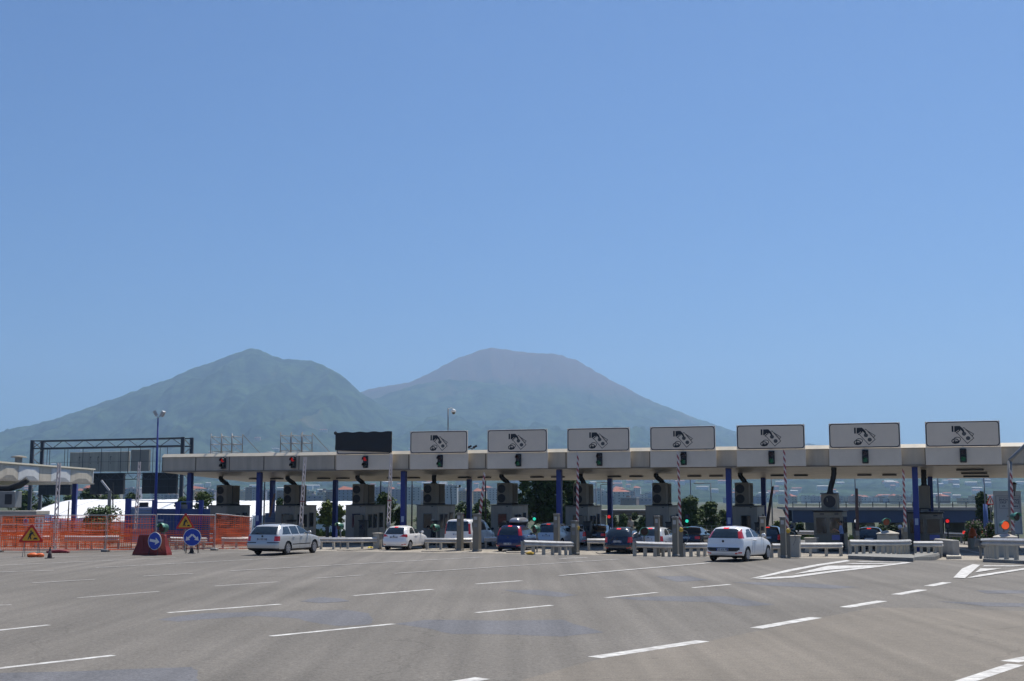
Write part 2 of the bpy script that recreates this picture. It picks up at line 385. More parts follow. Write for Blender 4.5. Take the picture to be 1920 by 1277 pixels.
PX0, PX1, NA = -500, 2450, 640
FE = F/math.cos(TH)
def mheight(px, Y):
    h = -3.0+max(0, Y-3200)*.010; X = (px-CX)/FE*Y
    for R, Lf, Lb, P in RIDGE:
        hr = elev(interp(P, px))*R*1.0+EYE; d = Y-R
        k = 1-(-d/Lf if d < 0 else d/Lb)
        if k <= 0: continue
        k = k**1.25 if d < 0 else k**.8
        v_ = hr*k; kk = 130.; h = max(h, v_)+kk*.25*max(0, 1-abs(h-v_)/kk)**2*min(1, max(0, v_)/300.)*(0 if abs(d) < 1 else min(1, abs(d)/500.))
    v = Vector((X/900., Y/900., 0))
    q = noise.fractal(v, .9, 2.1, 6)
    rg = 1-abs(noise.fractal(Vector((X/520.+3, Y/1600., 5)), .8, 2.2, 5))
    near = 1.0
    for R, Lf, Lb, P in RIDGE[:3]:
        near = min(near, min(1., abs(Y-R)/500.+.05)) if abs(Y-R) < 500 else near
    amp = min(1., max(0, h)/350.)
    rd = 1-abs(noise.fractal(Vector((X/170.+9, Y/420., 2)), .9, 2.1, 3))
    return h+(q*85+(rg-.7)*190+(rd-.75)*46)*amp*near*.8+(noise.noise(Vector((X/38., Y/38., 1)))*9)*min(1, max(0, h)/200.)
def mountains():
    Ys = []
    y = 1500.
    while y < 13200: Ys.append(y); y += 36+ (y-1500)*.006
    for R, *_ in RIDGE: Ys.append(float(R))
    Ys = sorted(set(Ys)); mb = MB(); W = NA+1
    for Y in Ys:
        for i in range(W):
            px = PX0+(PX1-PX0)*i/NA; mb.v.append(((px-CX)/FE*Y, Y, mheight(px, Y)))
    for j in range(len(Ys)-1):
        for i in range(W-1): a = j*W+i; mb.f.append((a, a+1, a+W+1, a+W))
    m = bpy.data.materials.new('mountain_side'); m.use_nodes = True; t = m.node_tree; b = t.nodes['Principled BSDF']
    b.inputs['Roughness'].default_value = 1; b.inputs['Specular IOR Level'].default_value = 0
    g = t.nodes.new('ShaderNodeNewGeometry'); sx = t.nodes.new('ShaderNodeSeparateXYZ'); t.links.new(g.outputs['Position'], sx.inputs[0])
    def nz(s, d):
        mp = t.nodes.new('ShaderNodeVectorMath'); mp.operation = 'SCALE'; mp.inputs['Scale'].default_value = s
        t.links.new(g.outputs['Position'], mp.inputs[0]); n = t.nodes.new('ShaderNodeTexNoise'); n.inputs['Scale'].default_value = 1; n.inputs['Detail'].default_value = d
        n.inputs['Roughness'].default_value = .7; t.links.new(mp.outputs[0], n.inputs['Vector']); return n.outputs['Fac']
    n1 = nz(.0085, 12); n2 = nz(.0011, 4); n3 = nz(.03, 4)
    r1 = t.nodes.new('ShaderNodeValToRGB'); t.links.new(n1, r1.inputs[0])
    e = r1.color_ramp.elements; e[0].position = .42; e[0].color = (.006, .016, .010, 1); e[1].position = .62; e[1].color = (.050, .080, .034, 1)
    # bare purple-brown lava rock high on the far cone, scrub tracks low down
    hm = t.nodes.new('ShaderNodeMapRange'); hm.inputs[1].default_value = 620; hm.inputs[2].default_value = 960; t.links.new(sx.outputs['Z'], hm.inputs[0])
    ym = t.nodes.new('ShaderNodeMapRange'); ym.inputs[1].default_value = 9150; ym.inputs[2].default_value = 9500; t.links.new(sx.outputs['Y'], ym.inputs[0])
    mu = t.nodes.new('ShaderNodeMath'); mu.operation = 'MULTIPLY'; t.links.new(hm.outputs[0], mu.inputs[0]); t.links.new(ym.outputs[0], mu.inputs[1])
    mu2 = t.nodes.new('ShaderNodeMath'); mu2.operation = 'MULTIPLY_ADD'; t.links.new(n1, mu2.inputs[0]); mu2.inputs[1].default_value = .9; t.links.new(mu.outputs[0], mu2.inputs[2])
    cl = t.nodes.new('ShaderNodeMapRange'); cl.inputs[1].default_value = .75; cl.inputs[2].default_value = 1.25; t.links.new(mu2.outputs[0], cl.inputs[0])
    mx = t.nodes.new('ShaderNodeMix'); mx.data_type = 'RGBA'; t.links.new(cl.outputs[0], mx.inputs[0]); t.links.new(r1.outputs[0], mx.inputs[6]); mx.inputs[7].default_value = (.085, .055, .050, 1)
    # reddish bare patches in the middle slopes
    r3 = t.nodes.new('ShaderNodeValToRGB'); r3.color_ramp.elements[0].position = .62; r3.color_ramp.elements[1].position = .72
    r3.color_ramp.elements[0].color = (0,0,0,1); r3.color_ramp.elements[1].color = (.75,.75,.75,1); t.links.new(n2, r3.inputs[0])
    mx2 = t.nodes.new('ShaderNodeMix'); mx2.data_type = 'RGBA'; t.links.new(r3.outputs[0], mx2.inputs[0]); t.links.new(mx.outputs[2], mx2.inputs[6]); mx2.inputs[7].default_value = (.14, .09, .06, 1)
    # pale speckle of fields and terraces at the foot
    r4 = t.nodes.new('ShaderNodeValToRGB'); r4.color_ramp.elements[0].position = .66; r4.color_ramp.elements[1].position = .74
    r4.color_ramp.elements[0].color = (0,0,0,1); r4.color_ramp.elements[1].color = (1,1,1,1); t.links.new(n3, r4.inputs[0])
    lo = t.nodes.new('ShaderNodeMapRange'); lo.inputs[1].default_value = 260; lo.inputs[2].default_value = 60; t.links.new(sx.outputs['Z'], lo.inputs[0])
    mu4 = t.nodes.new('ShaderNodeMath'); mu4.operation = 'MULTIPLY'; t.links.new(r4.outputs[0], mu4.inputs[0]); t.links.new(lo.outputs[0], mu4.inputs[1])
    mx3 = t.nodes.new('ShaderNodeMix'); mx3.data_type = 'RGBA'; t.links.new(mu4.outputs[0], mx3.inputs[0]); t.links.new(mx2.outputs[2], mx3.inputs[6]); mx3.inputs[7].default_value = (.30, .27, .22, 1)
    t.links.new(mx3.outputs[2], b.inputs['Base Color'])
    bp = t.nodes.new('ShaderNodeBump'); bp.inputs['Strength'].default_value = 1; bp.inputs['Distance'].default_value = 16
    t.links.new(n1, bp.inputs['Height']); t.links.new(bp.outputs[0], b.inputs['Normal'])
    return tag(mb.build('mountains', m, smooth=True), kind='structure')
mountains()
# ------------------------------------------------------------------ HAZE
def haze():
    mb = MB(); mb.box(-14000, 14000, -4000, 13600, -4.5, 1420)
    m = bpy.data.materials.new('haze'); m.use_nodes = True; t = m.node_tree; t.nodes.clear()
    out = t.nodes.new('ShaderNodeOutputMaterial'); v = t.nodes.new('ShaderNodeVolumePrincipled')
    v.inputs['Color'].default_value = (.47, .69, .97, 1); v.inputs['Density'].default_value = 8.8e-5; v.inputs['Anisotropy'].default_value = .35
    t.links.new(v.outputs[0], out.inputs['Volume'])
    return tag(mb.build('haze', m), kind='stuff')
haze()
# ------------------------------------------------------------------ MAIN TOLL CANOPY
PLACE = ['behind the orange fence at the far left', 'behind the silver estate car', 'between the silver estate car and the white hatchback',
  'left of the white van', 'behind the blue car with the roof box', 'left of the dark blue hatchback', 'left of the round pine trees',
  'behind the white hatchback on the right', 'where the worker in the blue shirt stands', 'right of the concrete block with the brown lamp']
def stp(*a): return tuple(st(*a))
sL = S(305, 886, 0)[0]; sR = S(2250, 880, 0)[0]
ZF0, ZF1 = 4.66, 5.86
TB = 12.0; ZB = S(1540, 898.5, TB)[1]
def zsof(t): return 4.60+(ZB-4.60)*(t-.5)/(TB-.5)
can = empty('toll_canopy', tuple(st(sL, 0, -.5)), 0, 'long low toll plaza canopy with grey panelled fascia carried on dark blue posts', 'canopy')
mb = MB()
prof = [(0.02, ZF0), (0.02, ZF1-.02), (TB, ZF1-.05), (TB, ZB+.02), (.5, 4.62)]
mb.prism([stp(sL, t, z) for t, z in prof], tuple(U*(sR-sL))); mb.build('roof', M_soffit, can, world=True)
# fascia panels: each a shallow tray with a seam between
seams = []
mb = MB(); s0 = sL; pw = 2.835; k = 0
while s0 < sR-.1:
    s1 = min(s0+pw, sR)
    mb.hexa([stp(s0+.02, -.04, ZF0+.10), stp(s1-.02, -.04, ZF0+.10), stp(s1-.02, .02, ZF0+.10), stp(s0+.02, .02, ZF0+.10),
             stp(s0+.02, -.04, ZF1-.12), stp(s1-.02, -.04, ZF1-.12), stp(s1-.02, .02, ZF1-.12), stp(s0+.02, .02, ZF1-.12)])
    s0 = s1
mb.build('fascia_panels', M_panel, can, world=True)
mb = MB(); mb.bar(st(sL-.05, -.01, ZF0+.045), st(sR, -.01, ZF0+.045), .16, .10); mb.build('bottom_flashing', mat('flashing_brown', (.22, .19, .15), .5, .2, .2, 2), can, world=True)
mb = MB(); mb.prism([stp(sL-.05, t, z) for t, z in [(-.10, ZF1-.12), (-.10, ZF1-.09), (.16, ZF1+.14), (.5, ZF1+.14), (.5, ZF1-.02), (.03, ZF1-.12)]], tuple(U*(sR-sL+.05))); mb.build('coping', M_coping, can, world=True)
for k in range(int((sR-sL)/2.835)+1):
    sx = sL+2.835*k; mb = MB(); mb.hexa([stp(sx-.035, -.055, ZF0+.1), stp(sx+.035, -.055, ZF0+.1), stp(sx+.035, .01, ZF0+.1), stp(sx-.035, .01, ZF0+.1), stp(sx-.035, -.055, ZF1-.125), stp(sx+.035, -.055, ZF1-.125), stp(sx+.035, .01, ZF1-.125), stp(sx-.035, .01, ZF1-.125)]); mb.build('panel_joint', mat('joint_brown', (.13, .115, .09), .7), can, world=True)
# a few cabinet seams on the end
mb = MB(); mb.prism([stp(sL-.03, t, z) for t, z in [(.1, ZF0+.1), (.1, ZF1-.15), (TB-.3, ZF1-.2), (TB-.3, ZB+.2), (.6, 4.75)]], tuple(U*.028)); mb.build('end_panel', M_panel, can, world=True)
FRONTC = [(356, 0), (486, 1), (757, 3), (1049, 5), (1367, 7), (1717, 9)]
for px, i in FRONTC:
    s = S(px, 930, .9)[0]; mb = MB(); w_ = .17
    mb.hexa([stp(s-w_, .73, -.5), stp(s+w_, .73, -.5), stp(s+w_, 1.07, -.5), stp(s-w_, 1.07, -.5), stp(s-w_, .73, 4.62), stp(s+w_, .73, 4.62), stp(s+w_, 1.07, 4.62), stp(s-w_, 1.07, 4.62)])
    c = mb.build('post', M_blue, can, world=True)
    mb = MB(); mb.hexa([stp(s-.1, .722, 1.1), stp(s+.1, .722, 1.1), stp(s+.1, .729, 1.1), stp(s-.1, .729, 1.1), stp(s-.1, .722, 1.5), stp(s+.1, .722, 1.5), stp(s+.1, .729, 1.5), stp(s-.1, .729, 1.5)])
    mb.build('sticker', mat('sticker_blue', (.45, .5, .62), .5), c, world=True)
for px in (511, 629, 880, 1144, 1432, 1745):
    s = S(px, 930, 10.2)[0]; mb = MB(); w_ = .16
    mb.hexa([stp(s-w_, 10, -.5), stp(s+w_, 10, -.5), stp(s+w_, 10.36, -.5), stp(s-w_, 10.36, -.5), stp(s-w_, 10, ZB+.1), stp(s+w_, 10, ZB+.1), stp(s+w_, 10.36, ZB+.1), stp(s-w_, 10.36, ZB+.1)])
    mb.build('post', M_blue, can, world=True)
# soffit lamps
for px in (479, 519, 607, 643, 738, 775, 871, 908, 1007, 1046, 1152, 1193, 1302, 1343, 1458, 1502, 1621, 1668):
    t = 7.; s = S(px, 894, t)[0]; mb = MB(); z = zsof(t)
    mb.bar(st(s-.45, t, z-.05), st(s+.45, t, z-.05), .5, .09); mb.build('soffit_lamp', M_dark, can, world=True)
for k, (a, b) in enumerate(((1793, 1845), (1802, 1851), (1806, 1854))):
    t = 2.5+k*3.3; z = zsof(t)-.05; mb = MB(); mb.bar(st(S(a, 888, t)[0], t, z), st(S(b, 888, t)[0], t, z), .3, .1); mb.build('soffit_lamp', M_dark, can, world=True)
# ------------------------------------------------------------------ SIGNS
SX = [683, 823, 970, 1122, 1280, 1445, 1621, 1805]
SIGNPOS = ['half covered', 'next to the black covered board', 'second to the right of the black covered board', 'middle of the seven uncovered boards, above the dark blue hatchback',
  'above the grey hatchback and left of the one over the white hatchback', 'above the white hatchback on the right', 'above the booth with the blue shirted worker', 'rightmost of the row']
ord_ = ['first', 'second', 'third', 'fourth', 'fifth', 'sixth', 'seventh']
SZ0, SZ1 = 5.80, 7.28
def pictogram(root, y):
    P = lambda u, v: ((u-412)/304., y, SZc+(321-v)/304.)
    mb = MB(); e = (0, -.006, 0)
    mb.prism([P(232,175), P(232,284), P(263,284), P(263,175)], e)
    mb.prism([P(280,178), P(275,285), P(300,287), P(345,250), P(385,246), P(404,262), P(428,298), P(452,288), P(438,245), P(420,222), P(375,176)], e)
    for u, v in ((318,300),(342,278),(367,258)): mb.prism([P(u+15*math.cos(a), v+13*math.sin(a)) for a in [k*math.pi/5 for k in range(10)]], e)
    def line(pts, w=10, closed=False):
        for (a, b) in zip(pts, pts[1:]+(pts[:1] if closed else [])):
            d = Vector((b[0]-a[0], b[1]-a[1])).normalized(); n = Vector((-d.y, d.x))*w/2; a2 = Vector(a)-d*w/2; b2 = Vector(b)+d*w/2
            mb.prism([P(a2.x-n.x, a2.y-n.y), P(b2.x-n.x, b2.y-n.y), P(b2.x+n.x, b2.y+n.y), P(a2.x+n.x, a2.y+n.y)], e)
    line([(428,215),(445,208),(606,402),(492,496),(332,312)]); line([(470,238),(608,328),(582,362)]); line([(480,238),(588,360)], 5)
    def ring(u, v, rx, ry, th):
        n = 24
        for k in range(n):
            a, b = 2*math.pi*k/n, 2*math.pi*(k+1)/n
            mb.prism([P(u+rx*math.cos(a), v+ry*math.sin(a)), P(u+rx*math.cos(b), v+ry*math.sin(b)), P(u+(rx-th)*math.cos(b), v+(ry-th)*math.sin(b)), P(u+(rx-th)*math.cos(a), v+(ry-th)*math.sin(a))], e)
    ring(322, 418, 64, 44, 12); ring(285, 452, 66, 48, 17)
    mb.prism([P(*q) for q in ((262,440),(290,462),(330,466),(372,448),(345,488),(290,500),(250,478))], e)
    mb.build('pictogram', M_black, root)
    mb = MB()
    for u, v in ((442,320),(508,402)): mb.prism([P(u+38*math.cos(a), v+36*math.sin(a)) for a in [k*math.pi/10 for k in range(20)]], (0, -.005, 0))
    mb.build('pictogram_disc', M_inkgrey, root)
def rrect(x0, x1, z0, z1, r, y, n=6):
    pts = []
    for cx, cz, a0 in ((x1-r, z1-r, 0), (x0+r, z1-r, 90), (x0+r, z0+r, 180), (x1-r, z0+r, 270)):
        for k in range(n+1): a = rad(a0+90*k/n); pts.append((cx+r*math.cos(a), y, cz+r*math.sin(a)))
    return pts
SZc = 0
proto_light = None
def signal_light(name, s, t, z, lit, label, h=.84, w_=.38):
    r = empty(name, tuple(st(s, t, z)), RZ, label, 'signal', 'overhead lane signals along the canopy')
    mb = MB(); mb.bbox(-w_/2, w_/2, 0, .16, -h/2, h/2, .03); mb.build('housing', M_black, r)
    for k, c in ((1, 'red'), (-1, 'green')):
        z0 = k*h*.24
        on = (c == lit) or lit == 'both'
        col = (.5, .01, .01) if c == 'red' else (.005, .05, .025)
        m = mat('lens_'+c+('_lit' if on else '_off'), tuple(v*(1 if on else .06) for v in col), .25, emit=(1, .02, .02) if c == 'red' else (.02, 1, .35), es=(.12 if c == 'red' else .012) if on else 0)
        mb = MB(); mb.disc((0, -.001, z0), (0, -1, 0), .14, 18, .03); ln = mb.build('lens', m, r)
        mb = MB()                                   # visor: open half tube
        n = 12
        for q in range(n):
            a, b = rad(-20+220*q/n), rad(-20+220*(q+1)/n); R1, R2 = .165, .148
            f = lambda an, R, yy: (R*math.cos(an), yy, z0+R*math.sin(an))
            mb.hexa([f(a, R1, 0), f(b, R1, 0), f(b, R2, 0), f(a, R2, 0), f(a, R1, -.24), f(b, R1, -.24), f(b, R2, -.24), f(a, R2, -.24)])
        mb.build('visor', M_black, r)
    return r
for i, px in enumerate(SX):
    s = S(px, 830, -.45)[0]; W = 4.22
    covered = i == 0
    lab = ('overhead toll sign board wrapped in a black sheet with a pale strip showing below' if covered else
           'white overhead toll sign with hand, banknotes and coins, %s, the %s uncovered one from the left' % (SIGNPOS[i], ord_[i-1]))
    r = empty('toll_sign', tuple(st(s, -.30, 4.7)), RZ, lab[:200], 'sign', 'payment signs along the canopy')
    if not covered:
        r['label'] = ['', 'white hand and banknote sign immediately right of the black covered board', 'white hand and banknote sign above the blue car with the roof box',
          'white hand and banknote sign above the dark green trees, left of the dark blue hatchback', 'white hand and banknote sign above the grey hatchback behind two terminals',
          'white hand and banknote sign above the white hatchback on the right', 'white hand and banknote sign above the booth with a single fan unit', 'rightmost and largest looking white hand and banknote sign'][i]
    SZc = (SZ0+SZ1)/2-4.7
    z0, z1 = SZ0-4.7, SZ1-4.7
    mb = MB(); mb.bbox(-W/2, W/2, -.22, -.12, z0-.02, z1+.02, .01); mb.build('board', M_signface, r)
    mb = MB()
    for x in (-1.5, 0, 1.5): mb.bar((x, -.03, .5), (x, -.03, z1-.1), .06, .08)
    mb.bar((-2.0, .04, z1-.4), (2.0, .04, z1-.4), .06, .06); mb.build('frame', M_galvd, r)
    if covered:
        mb = MB(); n = 28; m_ = 12                     # sheet, slanting lower hem, slightly rumpled
        for y_ in (-.235, -.30):
            for j in range(m_+1):
                for q in range(n+1):
                    x = -W/2-.06+(W+.10)*q/n; zt = z1+.05-.03*math.sin(q*.9); zb_ = z0+.27-.20*q/n
                    z = zb_+(zt-zb_)*j/m_
                    y = y_-.03*noise.noise(Vector((x*1.3, z*1.6, 0)))*2
                    mb.v.append((x, y, z))
        Wn = n+1; B = Wn*(m_+1)
        for j in range(m_):
            for q in range(n):
                a = j*Wn+q; mb.f.append((B+a, B+a+1, B+a+Wn+1, B+a+Wn)); mb.f.append((a+Wn, a+Wn+1, a+1, a))
        mb.build('black_sheet', mat('black_sheet', (.012, .014, .018), .6), r, smooth=True)
        mb = MB(); mb.blob((-W/2-.07, -.26, z1), .13, .1, .13, 8, 6, .5, 3); mb.build('knot', mat('black_sheet', (.012, .014, .018), .6), r)
    # border ring
    mb = MB(); A = rrect(-W/2+.03, W/2-.03, z0, z1, .2, -.221); B = rrect(-W/2+.085, W/2-.085, z0+.055, z1-.055, .15, -.221)
    for k in range(len(A)): j = (k+1) % len(A); mb.prism([A[k], A[j], B[j], B[k]], (0, -.006, 0))
    mb.build('border', mat('border_navy', (.012, .016, .04), .5), r)
    if not covered: pictogram(r, -.221)
    mb = MB(); mb.bbox(-W/2-.03, W/2+.03, -.14, -.08, .0, z0-.03, .01); mb.build('lower_plate', M_signlow, r)
    signal_light('lane_signal', S(px+1.5, 863, -.55)[0], -.52, 5.25, 'red' if covered else 'green', 
       'two lens signal below the '+(['black covered sign board'] + [x+' payment sign from the left' for x in ord_])[i])
signal_light('lane_signal', S(417, 872, -.3)[0], -.27, 5.28, 'red', 'two lens signal with dim red on bare fascia below the left scaffold frames')
signal_light('lane_signal', S(548.5, 871, -.3)[0], -.27, 5.28, 'red', 'two lens signal glowing red on bare fascia below the right scaffold frames')
# ------------------------------------------------------------------ things on the roof
def scaffold(px, label):
    s = S(px, 840, .6)[0]; r = empty('scaffold_frame_set', tuple(st(s, .5, ZF1)), RZ, label, 'scaffold', 'bare sign frames on the canopy roof')
    for k in range(3):
        x = k*.88; mb = MB()
        mb.tube([(x, 0, -.3), (x, 0, 1.62)], .035, 6); mb.tube([(x, 1.5, -.05), (x, 1.5, 1.62)], .035, 6)
        for z in (.25, .85, 1.4): mb.tube([(x, 0, z), (x, 1.5, z)], .028, 6)
        mb.tube([(x, 0, .85), (x, 1.5, .25)], .022, 6); mb.tube([(x, 0, 1.4), (x, 1.5, .85)], .022, 6)
        mb.build('ladder_frame', M_galvd, r, smooth=True)
    mb = MB(); mb.tube([(1.76, 1.5, 1.6), (2.9, 2.6, 0)], .028, 6); mb.build('brace', M_galvd, r)
    mb = MB(); mb.tube([(0, 1.5, .85), (1.76, 1.5, .85)], .022, 6); mb.tube([(0, 0, .3), (1.76, 0, .3)], .022, 6); mb.build('cross_tube', M_galvd, r)
scaffold(396.5, 'bare ladder shaped steel frames on the canopy roof above the left red signal')
scaffold(527, 'bare ladder shaped steel frames on the canopy roof just left of the black covered board')
def vent(px, py, t, label, z0=None):
    p = LN(px, py, t); r = empty('roof_vent', (p.x, p.y, ZF1 if z0 is None else z0), RZ, label, 'vent')
    h = p.z-r.location.z
    mb = MB(); mb.tube([(0, 0, -.1), (0, 0, h-.1)], .28, 12); mb.build('pipe', M_galvd, r, smooth='edge')
    mb = MB(); mb.tube([(0, 0, h-.12), (0, 0, h), (0, 0, h+.1)], [.55, .5, .1], 14); mb.build('cap', M_galvd, r)
vent(506, 849, 6, 'small round metal vent cap on the canopy roof between the scaffold frames')
p = LN(840, 808, 3); r = empty('camera_mast', (p.x, p.y, ZF1-.1), RZ, 'slim grey mast with a white dome camera above the canopy, behind the first uncovered sign', 'camera mast')
top = LN(842.5, 766, 3).z-r.location.z
mb = MB(); mb.tube([(0, 0, 0), (0, 0, top)], .045, 8); mb.tube([(-.12, 0, 0), (-.12, 0, top*.35)], .05, 8); mb.build('mast', M_galvd, r, smooth=True)
mb = MB(); mb.tube([(0, 0, top-.02), (.25, 0, top+.05), (.42, 0, top-.05)], .03, 6); mb.build('bracket', M_white, r)
mb = MB(); mb.tube([(.42, 0, top-.05), (.42, 0, top-.12), (.42, 0, top-.28)], [.05, .16, .17], 12); mb.build('camera_hood', M_white, r, smooth=True)
mb = MB(); mb.blob((.42, 0, top-.3), .13, .13, .13, 10, 7); mb.build('dome', M_glass, r, smooth=True)
p = LN(885, 850, 2); r = empty('floodlight_pair', (p.x, p.y, ZF1-.05), RZ, 'pair of small black floodlights on a short stem on the canopy roof', 'floodlight')
mb = MB(); mb.tube([(0, 0, 0), (0, 0, .38)], .03, 6); mb.bar((-.2, 0, .38), (.2, 0, .38), .05); mb.build('stem', M_dark, r)
for sx in (-1, 1):
    mb = MB(); mb.bar((sx*.2-.12, -.05, .42), (sx*.2+.12, .08, .56), .22, .14); mb.build('lamp_head', M_black, r)

# ------------------------------------------------------------------ BOOTHS, AIR CONDITIONERS, DUCTS
TBOO = 4.0
BO = [(390, 947), (516.4, 947), (648, 946.5), (781, 946), (920, 946), (1060, 948), (1210, 947.5), (1373, 948)]
ACL = [406, 532, 661, 794, 932, 1075, 1223, 1378]
BCOL = ['dark grey', 'grey', 'grey', 'grey', 'grey', 'grey', 'grey', 'grey']
BSC = []
def fan_unit(r, W, H, zc, fans):
    for z in fans:
        mb = MB(); mb.tube([(-W*.12, -.012, z), (-W*.12, .03, z)], .30, 22); mb.build('fan_opening', M_black, r)
        mb = MB()
        for rr in (.1, .2, .28): 
            for k in range(20):
                a, b = 2*math.pi*k/20, 2*math.pi*(k+1)/20
                mb.bar((-W*.12+rr*math.cos(a), -.02, z+rr*math.sin(a)), (-W*.12+rr*math.cos(b), -.02, z+rr*math.sin(b)), .008)
        for k in range(8): a = math.pi*k/8; mb.bar((-W*.12-.29*math.cos(a), -.02, z-.29*math.sin(a)), (-W*.12+.29*math.cos(a), -.02, z+.29*math.sin(a)), .008)
        mb.build('fan_guard', M_dark, r)
def ac_unit(i, s, t, z, H=1.52, W=.92, D=1.9):
    r = empty('air_conditioner', tuple(st(s, t, z)), RZ, 'twin fan air conditioner '+PLACE[i], 'air conditioner', 'air conditioners on the booth roofs')
    mb = MB(); mb.bbox(-W/2, W/2, 0, D*.42, .08, H, .03); mb.build('fan_cabinet', M_acbox, r)
    mb = MB(); mb.bbox(-W/2+.02, W/2+.02, D*.5, D, .08, H-.02, .03); c = mb.build('rear_cabinet', M_acbox, r)
    mb = MB(); 
    for k in range(9): y = D*.55+k*.085; mb.bar((W/2+.025, y, .2), (W/2+.025, y, H-.15), .03, .025)
    mb.build('cooling_fin', M_acbox, c)
    mb = MB(); mb.bbox(-W/2+.05, W/2-.05, D*.42, D*.5, .1, H-.06, .01); mb.build('dark_gap', M_black, r)
    for y_ in (.15, D-.15): mb = MB(); mb.bar((-W/2-.05, y_, .04), (W/2+.1, y_, .04), .08); mb.build('foot_rail', M_dark, r)
    fan_unit(r, W, H, 0, (H*.29, H*.73)); return r
def duct(s, t, z0, z1, label, bend=.7, dir_=1, straight=False):
    r = empty('duct', tuple(st(s, t, z0)), RZ, label, 'duct', 'black ventilation ducts under the canopy'); h = z1-z0
    P = []
    for k in range(13):
        a = k/12.; x = -dir_*bend*(sstep(a*1.3-.05)); P.append((0 if straight else x, a*.3, h*a-.02*math.sin(6*a)))
    mb = MB(); path = [(x, y, z) for x, y, z in P]; rs = [.16+.012*(k % 2) for k in range(13)]
    mb.tube(path, rs, 12); mb.build('hose', M_rubber, r, smooth=True)
    mb = MB(); mb.tube([(path[0][0], 0, -.03), (path[0][0], 0, .08)], .21, 12); mb.build('collar', M_dark, r)
for i, (px, py) in enumerate(BO):
    s0, zr = S(px, py, TBOO); W = 1.62; D = 3.5; zb = -.5
    kz = zb+.15
    r = empty('toll_booth', tuple(st(s0+W/2, TBOO, kz)), RZ, 'grey toll booth '+PLACE[i], 'toll booth', 'toll booths under the canopy')
    BSC.append(s0+W/2); H = zr-kz
    mb = MB(); mb.bbox(-W/2, W/2, 0, D, 0, H-.06, .03); mb.build('wall', M_booth, r)
    mb = MB(); mb.bbox(-W/2-.05, W/2+.05, -.05, D+.05, H-.06, H, .02); mb.build('roof', mat('booth_roof', (.12, .12, .11), .6), r)
    mb = MB(); mb.bbox(-.28, .42, -.03, .0, .95, H-.62, .01); f = mb.build('window', M_galvd, r)
    mb = MB(); mb.bbox(-.24, .38, -.045, -.031, .99, H-.66, .004); mb.build('pane', M_glass, f)
    for y0, y1, z0, z1 in ((.45, 1.1, .9, H-.65), (1.3, 1.95, .9, H-.65), (2.3, 3.0, .12, H-.55)):
        nm = 'window' if z0 > .5 else 'door'
        mb = MB(); mb.bbox(W/2, W/2+.03, y0, y1, z0, z1, .008); f = mb.build(nm, M_galvd, r)
        mb = MB(); mb.bbox(W/2+.031, W/2+.045, y0+.05, y1-.05, max(z0+.05, .95), z1-.05, .004); mb.build('pane', M_glass, f)
    if i in (1, 2, 5):
        mb = MB(); mb.bbox(.15, .7, -.55, -.1, 0, 1.9, .02); mb.build('cabinet', M_booth2, r)
    mb = MB(); mb.box(.35, .48, -.02, 0, H-.16, H-.11); mb.build('name_plate', M_dark, r)
    sa = S(ACL[i], 930, TBOO+.4)[0]+.46
    ac_unit(i, sa, TBOO+.35, zr+.0)
    q = empty('ticket_cabinet', tuple(st(s0+W+.25, TBOO-1.1, -.45)), RZ, 'dark ticket cabinet before the booth '+PLACE[i], 'ticket machine', 'dark cabinets before the booths')
    mb = MB(); mb.bbox(-.25, .22, 0, .5, 0, 1.55, .02); mb.build('cabinet_body', mat('cabinet_dark', (.05, .05, .048), .5), q)
    mb = MB(); mb.bbox(-.29, .26, -.06, .54, 1.55, 1.63, .02); mb.build('cabinet_hood', M_dark, q)
    mb = MB(); mb.bbox(-.15, .12, -.015, 0, 1.0, 1.3, .004); mb.build('screen', M_glass, q)
    q = empty('safety_bollard', tuple(st(s0-.12, TBOO-2.6, -.45)), RZ, 'dark bollard before the booth '+PLACE[i], 'bollard', 'bollards before the booths')
    mb = MB(); mb.tube([(0,0,0),(0,0,1.15),(0,0,1.2)], [.12,.12,.06], 12); mb.build('bollard_post', mat('bollard_dark', (.06, .06, .055), .5), q)
    duct(sa+.15, TBOO+.9, zr+1.5, zsof(TBOO+1.2)+.03, 'black bent duct above the booth '+PLACE[i], (.75, .75, .6, .1, .55, .3, .5, .35)[i], 1)
